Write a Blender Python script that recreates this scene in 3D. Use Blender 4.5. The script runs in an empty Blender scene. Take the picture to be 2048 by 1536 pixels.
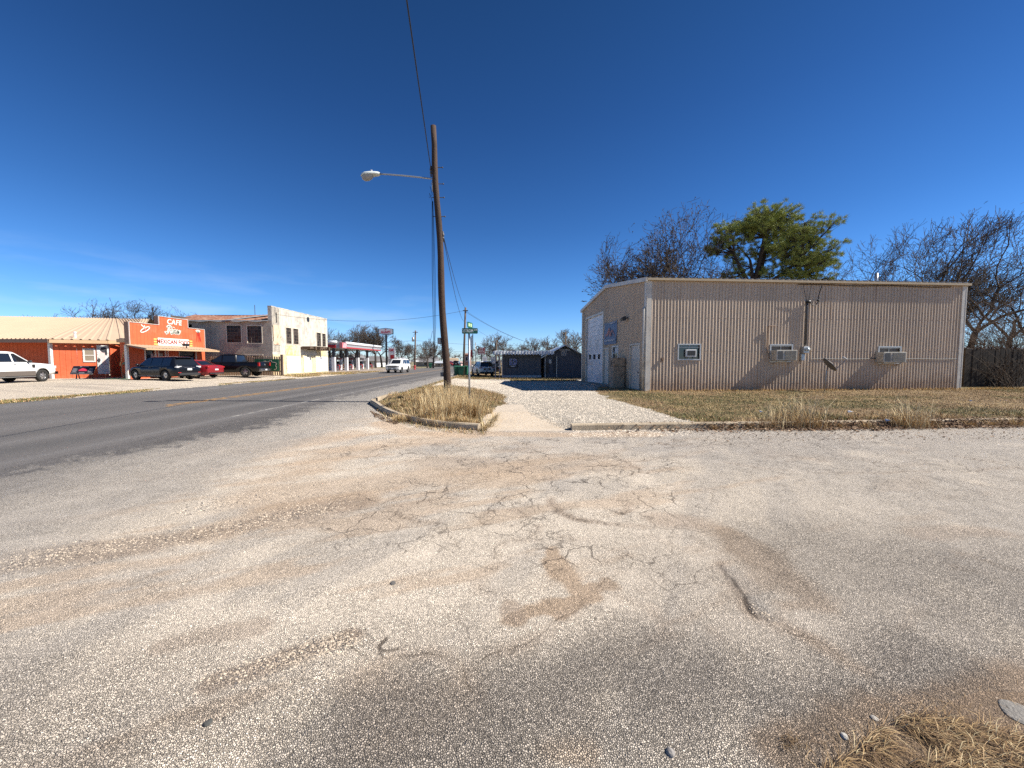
import bpy, bmesh, math, random
import numpy as np
from mathutils import Vector, Matrix
R = math.radians
random.seed(7)
NR = np.random.RandomState(11)
sc = bpy.context.scene
COL = sc.collection

# ------------------------------------------------------------------ camera
FPX, HCAM = 790.0, 1.6
YAW, PITCH = R(0.65), math.atan(46 / FPX)
cF = Vector((math.sin(YAW) * math.cos(PITCH), math.cos(YAW) * math.cos(PITCH), -math.sin(PITCH)))
cR = Vector((math.cos(YAW), -math.sin(YAW), 0))
cU = cR.cross(cF)
cam_d = bpy.data.cameras.new('camera')
cam_d.sensor_width = 36.0
cam_d.lens = 36.0 * FPX / 2048
cam_d.clip_start = 0.05
cam_d.clip_end = 6000
cam = bpy.data.objects.new('camera', cam_d)
COL.objects.link(cam)
m = Matrix((cR, cU, -cF)).transposed().to_4x4()
m.translation = (0, 0, HCAM)
cam.matrix_world = m
sc.camera = cam

def ray(px, py):
    return cF + cR * ((px - 1024) / FPX) + cU * ((768 - py) / FPX)
def gp(px, py, z=0.0):            # photo pixel -> point on level z
    d = ray(px, py); t = (z - HCAM) / d.z
    return Vector((d.x * t, d.y * t, z))
def at(px, py, Y):                # ... at distance Y down the road
    d = ray(px, py); t = Y / d.y
    return Vector((d.x * t, Y, HCAM + d.z * t))
def atx(px, py, X):               # ... on the plane x = X
    d = ray(px, py); t = X / d.x
    return Vector((X, d.y * t, HCAM + d.z * t))

# ------------------------------------------------------------------ light
SUN_EL, SUN_AZ = R(43), R(-4.5)    # azimuth measured from +X
sdir = Vector((math.cos(SUN_EL) * math.cos(SUN_AZ), math.cos(SUN_EL) * math.sin(SUN_AZ), math.sin(SUN_EL)))
sl = bpy.data.lights.new('sun', 'SUN')
sl.energy = 5.0
sl.angle = R(0.5)
sl.color = (1.0, 0.945, 0.86)
so = bpy.data.objects.new('sun', sl)
COL.objects.link(so)
so.rotation_euler = sdir.to_track_quat('Z', 'Y').to_euler()
w = bpy.data.worlds.new('World')
sc.world = w
w.use_nodes = True
nt = w.node_tree
bg = nt.nodes['Background']
sky = nt.nodes.new('ShaderNodeTexSky')
sky.sky_type = 'NISHITA'
sky.sun_disc = False
sky.sun_elevation = SUN_EL
sky.sun_rotation = math.pi / 2 - SUN_AZ
sky.altitude = 600
sky.air_density = 1.0
sky.dust_density = 0.0
sky.ozone_density = 4.5
hsv = nt.nodes.new('ShaderNodeHueSaturation')
hsv.inputs['Saturation'].default_value = 1.17
hsv.inputs['Value'].default_value = 1.0
gam = nt.nodes.new('ShaderNodeGamma')
gam.inputs['Gamma'].default_value = 1.0
tc = nt.nodes.new('ShaderNodeTexCoord')
# thin high cloud low over the horizon
mp = nt.nodes.new('ShaderNodeMapping')
mp.inputs['Scale'].default_value = (1.6, 1.6, 9.0)
mp.inputs['Rotation'].default_value = (0, R(4), 0)
nz = nt.nodes.new('ShaderNodeTexNoise')
nz.inputs['Scale'].default_value = 2.3
nz.inputs['Detail'].default_value = 6
nz.inputs['Roughness'].default_value = 0.52
rp = nt.nodes.new('ShaderNodeValToRGB')
rp.color_ramp.elements[0].position = 0.50
rp.color_ramp.elements[1].position = 0.78
sx = nt.nodes.new('ShaderNodeSeparateXYZ')
band = nt.nodes.new('ShaderNodeMapRange')
band.inputs['From Min'].default_value = 0.22
band.inputs['From Max'].default_value = 0.05
west = nt.nodes.new('ShaderNodeMapRange')
west.inputs['From Min'].default_value = 0.05
west.inputs['From Max'].default_value = -0.4
mu = nt.nodes.new('ShaderNodeMath'); mu.operation = 'MULTIPLY'
mu2 = nt.nodes.new('ShaderNodeMath'); mu2.operation = 'MULTIPLY'
mu3 = nt.nodes.new('ShaderNodeMath'); mu3.operation = 'MULTIPLY'; mu3.inputs[1].default_value = 0.5
mxc = nt.nodes.new('ShaderNodeMix'); mxc.data_type = 'RGBA'
mxc.inputs['B'].default_value = (7.4, 8.2, 9.2, 1)
L = nt.links.new
L(tc.outputs['Generated'], mp.inputs['Vector']); L(mp.outputs[0], nz.inputs['Vector'])
L(nz.outputs['Fac'], rp.inputs[0]); L(tc.outputs['Generated'], sx.inputs[0])
L(sx.outputs['Z'], band.inputs['Value']); L(sx.outputs['X'], west.inputs['Value'])
L(rp.outputs[0], mu.inputs[0]); L(band.outputs[0], mu.inputs[1])
L(mu.outputs[0], mu2.inputs[0]); L(west.outputs[0], mu2.inputs[1]); L(mu2.outputs[0], mu3.inputs[0])
L(sky.outputs[0], gam.inputs[0]); L(gam.outputs[0], hsv.inputs['Color']); 
el = nt.nodes.new('ShaderNodeValToRGB')
el.color_ramp.elements[0].position = 0.0; el.color_ramp.elements[0].color = (.92, 1.12, 1.50, 1)
el.color_ramp.elements[1].position = 1.0; el.color_ramp.elements[1].color = (.32, .45, .55, 1)
for p_, c_ in ((.05, (.86, 1.08, 1.48)), (.14, (.70, .97, 1.30)), (.30, (.54, .76, 1.02)), (.5, (.42, .59, .80)), (.7, (.35, .49, .62))):
    e_ = el.color_ramp.elements.new(p_); e_.color = (*c_, 1)
tint = nt.nodes.new('ShaderNodeMix'); tint.data_type = 'RGBA'; tint.blend_type = 'MULTIPLY'; tint.inputs['Factor'].default_value = 1.0
L(sx.outputs['Z'], el.inputs[0]); L(hsv.outputs[0], tint.inputs['A']); L(el.outputs[0], tint.inputs['B']); L(tint.outputs['Result'], mxc.inputs['A'])
L(mu3.outputs[0], mxc.inputs['Factor']); L(mxc.outputs['Result'], bg.inputs['Color'])
bg.inputs['Strength'].default_value = 0.065
sc.view_settings.view_transform = 'Standard'
sc.view_settings.look = 'None'
sc.view_settings.exposure = 0.84
sc.view_settings.gamma = 1.0
sc.cycles.use_denoising = False
sc.cycles.use_adaptive_sampling = False
sc.cycles.sample_clamp_indirect = 4.0
sc.cycles.diffuse_bounces = 3
sc.cycles.max_bounces = 6
sc.cycles.transparent_max_bounces = 8

# ------------------------------------------------------------------ materials
MATS = {}
def mat(name, col, rough=0.7, metal=0.0, var=0.12, vs=3.0, bump=0.0, bs=60.0, dirt=None, ds=1.2, dlo=0.45, dhi=0.7,
        streak=None, coat=0.0, spec=0.5, emit=None, alpha=None):
    """Principled material with noise variation; dirt=(rgb) adds patches, streak=(rgb) vertical runs."""
    if name in MATS: return MATS[name]
    M = bpy.data.materials.new(name); M.use_nodes = True
    t = M.node_tree; b = t.nodes['Principled BSDF']; N = t.nodes.new; K = t.links.new
    b.inputs['Roughness'].default_value = rough; b.inputs['Metallic'].default_value = metal
    b.inputs['Specular IOR Level'].default_value = spec
    if coat: b.inputs['Coat Weight'].default_value = coat; b.inputs['Coat Roughness'].default_value = 0.05
    g = N('ShaderNodeNewGeometry')
    n1 = N('ShaderNodeTexNoise'); n1.inputs['Scale'].default_value = vs; n1.inputs['Detail'].default_value = 6; n1.inputs['Roughness'].default_value = 0.65
    K(g.outputs['Position'], n1.inputs['Vector'])
    mr = N('ShaderNodeMapRange'); mr.inputs['From Min'].default_value = 0.25; mr.inputs['From Max'].default_value = 0.75
    mr.inputs['To Min'].default_value = 1 - var; mr.inputs['To Max'].default_value = 1 + var
    K(n1.outputs['Fac'], mr.inputs['Value'])
    mx = N('ShaderNodeVectorMath'); mx.operation = 'SCALE'; mx.inputs[0].default_value = col[:3]
    K(mr.outputs[0], mx.inputs['Scale']); out = mx.outputs[0]
    if dirt is not None:
        n2 = N('ShaderNodeTexNoise'); n2.inputs['Scale'].default_value = ds; n2.inputs['Detail'].default_value = 8; n2.inputs['Roughness'].default_value = 0.7
        K(g.outputs['Position'], n2.inputs['Vector'])
        r2 = N('ShaderNodeMapRange'); r2.inputs['From Min'].default_value = dlo; r2.inputs['From Max'].default_value = dhi
        K(n2.outputs['Fac'], r2.inputs['Value'])
        c = N('ShaderNodeMix'); c.data_type = 'RGBA'; K(r2.outputs[0], c.inputs['Factor']); K(out, c.inputs['A']); c.inputs['B'].default_value = (*dirt, 1); out = c.outputs['Result']
    if streak is not None:
        mpp = N('ShaderNodeMapping'); mpp.inputs['Scale'].default_value = (5, 5, 0.25); K(g.outputs['Position'], mpp.inputs['Vector'])
        n3 = N('ShaderNodeTexNoise'); n3.inputs['Scale'].default_value = 1.5; n3.inputs['Detail'].default_value = 5; K(mpp.outputs[0], n3.inputs['Vector'])
        r3 = N('ShaderNodeMapRange'); r3.inputs['From Min'].default_value = 0.48; r3.inputs['From Max'].default_value = 0.75; r3.inputs['To Max'].default_value = 0.75
        K(n3.outputs['Fac'], r3.inputs['Value'])
        c = N('ShaderNodeMix'); c.data_type = 'RGBA'; K(r3.outputs[0], c.inputs['Factor']); K(out, c.inputs['A']); c.inputs['B'].default_value = (*streak, 1); out = c.outputs['Result']
    K(out, b.inputs['Base Color'])
    if bump:
        n4 = N('ShaderNodeTexNoise'); n4.inputs['Scale'].default_value = bs; n4.inputs['Detail'].default_value = 4; K(g.outputs['Position'], n4.inputs['Vector'])
        bp = N('ShaderNodeBump'); bp.inputs['Strength'].default_value = bump; bp.inputs['Distance'].default_value = 0.02; K(n4.outputs['Fac'], bp.inputs['Height']); K(bp.outputs[0], b.inputs['Normal'])
    if emit: b.inputs['Emission Color'].default_value = (*emit[:3], 1); b.inputs['Emission Strength'].default_value = emit[3]
    MATS[name] = M
    return M

def glass(name, col, rough=0.06):
    M = mat(name, col, rough=rough, var=0.02, spec=0.9)
    return M

# ------------------------------------------------------------------ mesh building
class MB:
    """collects geometry, then links it as ONE mesh object"""
    def __init__(s): s.v = []; s.f = []
    def add(s, vs, fs):
        o = len(s.v); s.v.extend([tuple(p) for p in vs]); s.f.extend([tuple(i + o for i in f) for f in fs]); return s
    def quad(s, a, b, c, d): return s.add([a, b, c, d], [(0, 1, 2, 3)])
    def box(s, lo, hi, M=None):
        x0, y0, z0 = lo; x1, y1, z1 = hi
        vs = [Vector(p) for p in ((x0, y0, z0), (x1, y0, z0), (x1, y1, z0), (x0, y1, z0), (x0, y0, z1), (x1, y0, z1), (x1, y1, z1), (x0, y1, z1))]
        if M is not None: vs = [M @ p for p in vs]
        return s.add(vs, [(0, 3, 2, 1), (4, 5, 6, 7), (0, 1, 5, 4), (1, 2, 6, 5), (2, 3, 7, 6), (3, 0, 4, 7)])
    def bar(s, a, b, wx, wz, up=Vector((0, 0, 1))):
        a = Vector(a); b = Vector(b); d = (b - a).normalized()
        side = d.cross(up)
        if side.length < 1e-4: side = d.cross(Vector((1, 0, 0)))
        side.normalize(); u = side.cross(d).normalized()
        vs = [p + side * sx * wx / 2 + u * sz * wz / 2 for p in (a, b) for sx, sz in ((-1, -1), (1, -1), (1, 1), (-1, 1))]
        return s.add(vs, [(0, 1, 2, 3), (7, 6, 5, 4), (0, 4, 5, 1), (1, 5, 6, 2), (2, 6, 7, 3), (3, 7, 4, 0)])
    def tube(s, pts, r, n=8, cap=True):
        pts = [Vector(p) for p in pts]; k = len(pts); rs = r if hasattr(r, '__len__') else [r] * k
        ref = Vector((0, 0, 1))
        vs = []; pu = None
        for i, p in enumerate(pts):
            d = (pts[min(i + 1, k - 1)] - pts[max(i - 1, 0)]).normalized()
            if pu is None:
                pu = d.cross(ref)
                if pu.length < 1e-3: pu = d.cross(Vector((1, 0, 0)))
            else:
                pu = pu - d * pu.dot(d)
            pu.normalize(); q = d.cross(pu)
            for j in range(n):
                a = 2 * math.pi * j / n
                vs.append(p + (pu * math.cos(a) + q * math.sin(a)) * rs[i])
        fs = [(i * n + j, i * n + (j + 1) % n, (i + 1) * n + (j + 1) % n, (i + 1) * n + j) for i in range(k - 1) for j in range(n)]
        if cap: fs += [tuple(range(n))[::-1], tuple(range((k - 1) * n, k * n))]
        return s.add(vs, fs)
    def cyl(s, c, r, h, n=16, axis='z', r2=None):
        c = Vector(c); d = {'x': Vector((h, 0, 0)), 'y': Vector((0, h, 0)), 'z': Vector((0, 0, h))}[axis]
        return s.tube([c, c + d], [r, r if r2 is None else r2], n)
    def prism(s, poly, a, b):
        """poly: list of 3-D points; swept from offset a to offset b (vectors)"""
        a = Vector(a); b = Vector(b); n = len(poly)
        vs = [Vector(p) + a for p in poly] + [Vector(p) + b for p in poly]
        fs = [tuple(range(n))[::-1], tuple(range(n, 2 * n))] + [(i, (i + 1) % n, n + (i + 1) % n, n + i) for i in range(n)]
        return s.add(vs, fs)
    def grid(s, rows):
        n = len(rows[0]); vs = [p for r in rows for p in r]
        return s.add(vs, [(i * n + j, i * n + j + 1, (i + 1) * n + j + 1, (i + 1) * n + j) for i in range(len(rows) - 1) for j in range(n - 1)])
    def sphere(s, c, r, nu=12, nv=8, sc_=(1, 1, 1)):
        c = Vector(c); rows = []
        for i in range(nv + 1):
            th = math.pi * i / nv
            rows.append([c + Vector((math.sin(th) * math.cos(2 * math.pi * j / nu) * r * sc_[0], math.sin(th) * math.sin(2 * math.pi * j / nu) * r * sc_[1], math.cos(th) * r * sc_[2])) for j in range(nu + 1)])
        return s.grid(rows)
    def build(s, name, m=None, parent=None, smooth=False, bevel=0.0, fix=True):
        me = bpy.data.meshes.new(name)
        me.from_pydata([tuple(p) for p in s.v], [], s.f)
        if fix:
            b = bmesh.new(); b.from_mesh(me)
            if smooth: bmesh.ops.remove_doubles(b, verts=b.verts, dist=1e-5)
            bmesh.ops.recalc_face_normals(b, faces=b.faces)
            b.to_mesh(me); b.free()
        if smooth:
            me.polygons.foreach_set('use_smooth', [True] * len(me.polygons))
        if m is not None: me.materials.append(m)
        o = bpy.data.objects.new(name, me); COL.objects.link(o)
        if parent is not None: o.parent = parent
        if bevel:
            bv = o.modifiers.new('bevel', 'BEVEL'); bv.width = bevel; bv.segments = 2; bv.limit_method = 'ANGLE'
        return o

def tag(o, label=None, cat=None, group=None, kind=None):
    if label: o['label'] = label
    if cat: o['category'] = cat
    if group: o['group'] = group
    if kind: o['kind'] = kind
    return o
def empty(name, loc, rz=0.0, label=None, cat=None, group=None):
    o = bpy.data.objects.new(name, None); COL.objects.link(o)
    o.location = loc; o.rotation_euler = (0, 0, rz); o.empty_display_size = 0.2
    o.matrix_world = Matrix.Translation(loc) @ Matrix.Rotation(rz, 4, 'Z')
    return tag(o, label, cat, group)
def copy_tree(o, parent=None):
    c = o.copy(); COL.objects.link(c); c.parent = parent
    for ch in [x for x in o.children]: copy_tree(ch, c)
    return c
def text_mesh(body, size=1.0, ext=0.01, shear=0.0, bold=0.0, sx=1.0, align='CENTER', space=1.0):
    """text laid in the x-z plane facing -y, as (verts, faces)"""
    cu = bpy.data.curves.new('t', 'FONT'); cu.body = body; cu.size = size; cu.extrude = ext; cu.shear = shear
    cu.offset = bold; cu.align_x = align; cu.align_y = 'CENTER'; cu.space_character = space; cu.resolution_u = 3
    o = bpy.data.objects.new('t', cu); COL.objects.link(o)
    dg = bpy.context.evaluated_depsgraph_get(); dg.update()
    me = bpy.data.meshes.new_from_object(o.evaluated_get(dg))
    vs = [Vector((v.co.x * sx, -v.co.z, v.co.y)) for v in me.vertices]; fs = [tuple(p.vertices) for p in me.polygons]
    bpy.data.objects.remove(o); bpy.data.curves.remove(cu); bpy.data.meshes.remove(me)
    return vs, fs
def put_text(name, body, M, m, parent=None, **k):
    """M maps text plane (x right, z up, -y outward) into the parent's frame"""
    vs, fs = text_mesh(body, **k)
    return MB().add([M @ v for v in vs], fs).build(name, m, parent, fix=False)
def frame(o, xdir, z=Vector((0, 0, 1))):
    """matrix with x along xdir, z up, -y outward"""
    x = Vector(xdir).normalized(); y = z.cross(x)
    M = Matrix((x, y, z)).transposed().to_4x4(); M.translation = o
    return M

# ------------------------------------------------------------------ noise in numpy
_T = np.random.RandomState(3).rand(256, 256)
def vnoise(x, y, seed=0):
    x = np.asarray(x, float) + seed * 17.31; y = np.asarray(y, float) + seed * 9.77
    xi = np.floor(x).astype(int); yi = np.floor(y).astype(int); fx = x - xi; fy = y - yi
    fx = fx * fx * (3 - 2 * fx); fy = fy * fy * (3 - 2 * fy)
    a = _T[xi & 255, yi & 255]; b = _T[(xi + 1) & 255, yi & 255]; c = _T[xi & 255, (yi + 1) & 255]; d = _T[(xi + 1) & 255, (yi + 1) & 255]
    return (a * (1 - fx) + b * fx) * (1 - fy) + (c * (1 - fx) + d * fx) * fy
def fbm(x, y, seed=0, o=5, g=0.55):
    s = 0; a = 1; t = 0
    for i in range(o):
        s = s + a * vnoise(x * 2 ** i, y * 2 ** i, seed + i * 3); t += a; a *= g
    return s / t
def ss(a, b, x):
    t = np.clip((np.asarray(x, float) - a) / (b - a), 0, 1); return t * t * (3 - 2 * t)
def inpoly(px, py, poly):
    px = np.asarray(px, float); py = np.asarray(py, float); r = np.zeros(px.shape, bool); n = len(poly)
    for i in range(n):
        x0, y0 = poly[i][:2]; x1, y1 = poly[(i + 1) % n][:2]
        c = ((y0 > py) != (y1 > py)) & (px < (x1 - x0) * (py - y0) / ((y1 - y0) if abs(y1 - y0) > 1e-12 else 1e-12) + x0)
        r ^= c
    return r
# ================================================================== terrain
def W(pts, z=0.0): return [tuple(gp(x, y, z)[:2]) for x, y in pts]
EDGE = W([(748, 812), (762, 824), (795, 838), (850, 851), (900, 857), (955, 861), (1144, 861), (1400, 858), (1700, 854), (2048, 848)])
EDGE.append((EDGE[-1][0] + 40, EDGE[-1][1] + 1.6))
XW = -5.35                                                  # west kerb line of the right-hand block
BEHIND = EDGE + [(EDGE[-1][0], 400), (XW, 400), (XW, 17.5)]
ex = np.array([p[0] for p in EDGE]); ey = np.array([p[1] for p in EDGE])
def ystreet(x): return np.interp(x, ex, ey)
POT = W([(1440, 1122), (1478, 1176), (1496, 1212), (1518, 1236), (1536, 1240), (1560, 1220), (1540, 1190), (1500, 1150), (1465, 1122)])
def gz(x, y):
    x = np.asarray(x, float); y = np.asarray(y, float)
    z = 0.25 * ss(-19.3, -25, x) * (1 - ss(46, 60, y))
    b = inpoly(x - .06, y - .14, BEHIND)
    d = y - ystreet(x)
    rm = ss(-1.15, -0.75, x) * (1 - ss(1.3, 1.7, x))
    step = 0.11 * ((1 - rm) + rm * ss(0, 2.2, d))
    fade = 1 - ss(16, 20, y) * (1 - ss(0, 2.5, x - XW))
    z = z + b * (step + 0.12 * ss(1, 8, d) - 0.33 * ss(22, 40, y)) * fade
    near = (1 - ss(6, 9, y)) * ss(-5, -3, x)
    z = z + near * 0.02 * (fbm(x * 0.5, y * 0.5, 5, 3) - 0.5)
    return z
def g1(x, y): return float(gz(np.array([x]), np.array([y]))[0])

ISLAND = W([(975, 862), (955, 861), (900, 857), (850, 851), (795, 838), (762, 824), (752, 812), (770, 801), (800, 789), (830, 777), (858, 769), (905, 776), (945, 781), (990, 790), (1015, 799), (1003, 812), (985, 822), (965, 838)], 0.1)
WALK = W([(984, 816), (1045, 815), (1062, 834), (1150, 861), (958, 861), (968, 836)], 0.05)
GRAVEL = W([(858, 769), (905, 776), (945, 781), (990, 790), (1015, 799), (1010, 812), (1045, 815), (1062, 834), (1150, 861), (1376, 858), (1388, 842), (1340, 829), (1290, 816), (1220, 801), (1190, 788), (1200, 774), (1160, 766), (1080, 766), (1000, 761), (900, 752)], 0.15)
DIRT = W([(1640, 1536), (1725, 1500), (1790, 1455), (1870, 1420), (1960, 1385), (2060, 1380), (2400, 1400), (2500, 1700), (1640, 1700)])

def stroke(x, y, pts, w, soft=0.5, nz_=0.5, ns=1.2, z=0.0):
    P = W(pts, z); d = np.full(x.shape, 1e9)
    if len(P) == 1: d = np.hypot(x - P[0][0], y - P[0][1])
    for (x0, y0), (x1, y1) in zip(P[:-1], P[1:]):
        L2 = (x1 - x0) ** 2 + (y1 - y0) ** 2
        t = np.clip(((x - x0) * (x1 - x0) + (y - y0) * (y1 - y0)) / L2, 0, 1)
        d = np.minimum(d, np.hypot(x - x0 - t * (x1 - x0), y - y0 - t * (y1 - y0)))
    n = fbm(x * ns, y * ns, len(pts) + int(abs(pts[0][0])) % 17, 5, 0.6) - 0.5
    return 1 - ss(w * (1 - soft), w * (1 + soft), d + n * w * nz_ * 2.5)

CRACKS = [(0.014, 0.9, [(701, 1290), (719, 1309), (778, 1316), (823, 1309), (872, 1309), (914, 1317), (930, 1345), (945, 1384)]),
    (0.045, 1.0, [(771, 1276), (757, 1292), (766, 1300), (794, 1297)]), (0.038, 1.0, [(759, 1294), (764, 1314)]),
    (0.014, 0.8, [(966, 1317), (1001, 1300), (1088, 1265), (1158, 1216), (1193, 1174), (1249, 1143), (1263, 1115)]),
    (0.009, 0.7, [(1022, 1206), (1005, 1190), (963, 1181), (960, 1160), (987, 1129), (994, 1091), (1074, 1080), (1078, 1052)]),
    (0.011, 0.8, [(959, 1035), (984, 1021), (1036, 1021), (1057, 1038), (1019, 1052), (966, 1049), (959, 1035)]),
    (0.012, 0.8, [(788, 1024), (816, 1038), (858, 1045), (893, 1049), (903, 1077), (921, 1098)]),
    (0.016, 0.9, [(1102, 1003), (1123, 1024), (1165, 1042), (1224, 1049), (1290, 1056)]),
    (0.05, 1.0, [(1442, 1128), (1452, 1150), (1479, 1179), (1494, 1208), (1515, 1234), (1534, 1239)]), (0.03, .9, [(1490, 1203), (1515, 1237), (1545, 1236)]),
    (0.012, 0.9, [(1537, 1248), (1585, 1267), (1629, 1278), (1665, 1299), (1691, 1323), (1724, 1340)]),
    (0.007, 0.8, [(1430, 1263), (1464, 1292), (1508, 1325)]), (0.006, 0.8, [(1560, 1240), (1610, 1272), (1640, 1296)]),
    (0.022, 1.0, [(1316, 886), (1336, 890), (1410, 888), (1497, 890)]), (0.020, 0.7, [(1903, 939), (1965, 941), (2045, 935)]),
    (0.014, 0.6, [(1453, 926), (1556, 939), (1629, 948), (1775, 946), (1903, 938)]),
    (0.016, 0.7, [(1672, 908), (1720, 917), (1786, 928)]), (0.014, 0.7, [(1880, 905), (1960, 920), (2000, 925)]),
    (0.016, 0.9, [(1103, 996), (1127, 1030), (1178, 1044)]), (0.02, 0.9, [(1148, 907), (1192, 914), (1233, 914), (1260, 931), (1278, 938), (1262, 950)]),
    (0.014, 0.8, [(1040, 888), (1060, 884), (1052, 890)]), (0.02, 0.8, [(1085, 878), (1110, 880), (1130, 884)]),
    (0.014, 0.7, [(985, 925), (1040, 936), (1010, 945)]), (0.013, 0.7, [(700, 1010), (740, 1020), (800, 1012), (860, 1000)]),
    (0.012, 0.7, [(1090, 960), (1130, 955), (1150, 945)]), (0.012, 0.7, [(1230, 1000), (1262, 1010), (1240, 1030), (1220, 1020)]),
    (0.012, 0.7, [(1052, 1010), (1110, 1008), (1125, 1022), (1070, 1026), (1052, 1010)]),
    (0.010, 0.7, [(1193, 1174), (1230, 1190), (1300, 1215), (1330, 1260)]), (0.012, 0.6, [(1390, 1075), (1420, 1100), (1442, 1128)]),
    (0.010, 0.6, [(1300, 1075), (1340, 1090), (1360, 1120), (1330, 1150), (1290, 1180)]), (0.008, 0.6, [(1120, 1075), (1180, 1085), (1230, 1100), (1263, 1115)]),
    (0.016, 0.55, [(1500, 870), (1580, 876), (1640, 880)]), (0.016, 0.6, [(1740, 862), (1800, 866)]), (0.016, 0.6, [(1590, 893), (1650, 897)]),
    (0.010, 0.6, [(1915, 1105), (1960, 1118), (2020, 1140)]), (0.008, 0.6, [(1915, 1135), (1970, 1150)])]
_rc = random.Random(5)
def jag(P, n=3, k=0.13):
    for _ in range(n):
        Q = [P[0]]
        for a, b in zip(P[:-1], P[1:]):
            dx, dy = b[0] - a[0], b[1] - a[1]; o = _rc.uniform(-k, k)
            Q += [((a[0] + b[0]) / 2 - dy * o, (a[1] + b[1]) / 2 + dx * o), b]
        P = Q
    return P
CRK = [(w_, s_, jag(W(p))) for w_, s_, p in CRACKS]

BEIGE = np.array((.80, .69, .555)); GREY = np.array((.58, .52, .45)); DARK = np.array((.22, .195, .17)); SAND = np.array((.62, .465, .325)); TAN = np.array((.46, .355, .265))
HWY = np.array((.14, .13, .125)); SHLD = np.array((.33, .305, .275))
def mixc(c, k, t): return c * (1 - t[..., None]) + np.asarray(k) * t[..., None]

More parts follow.
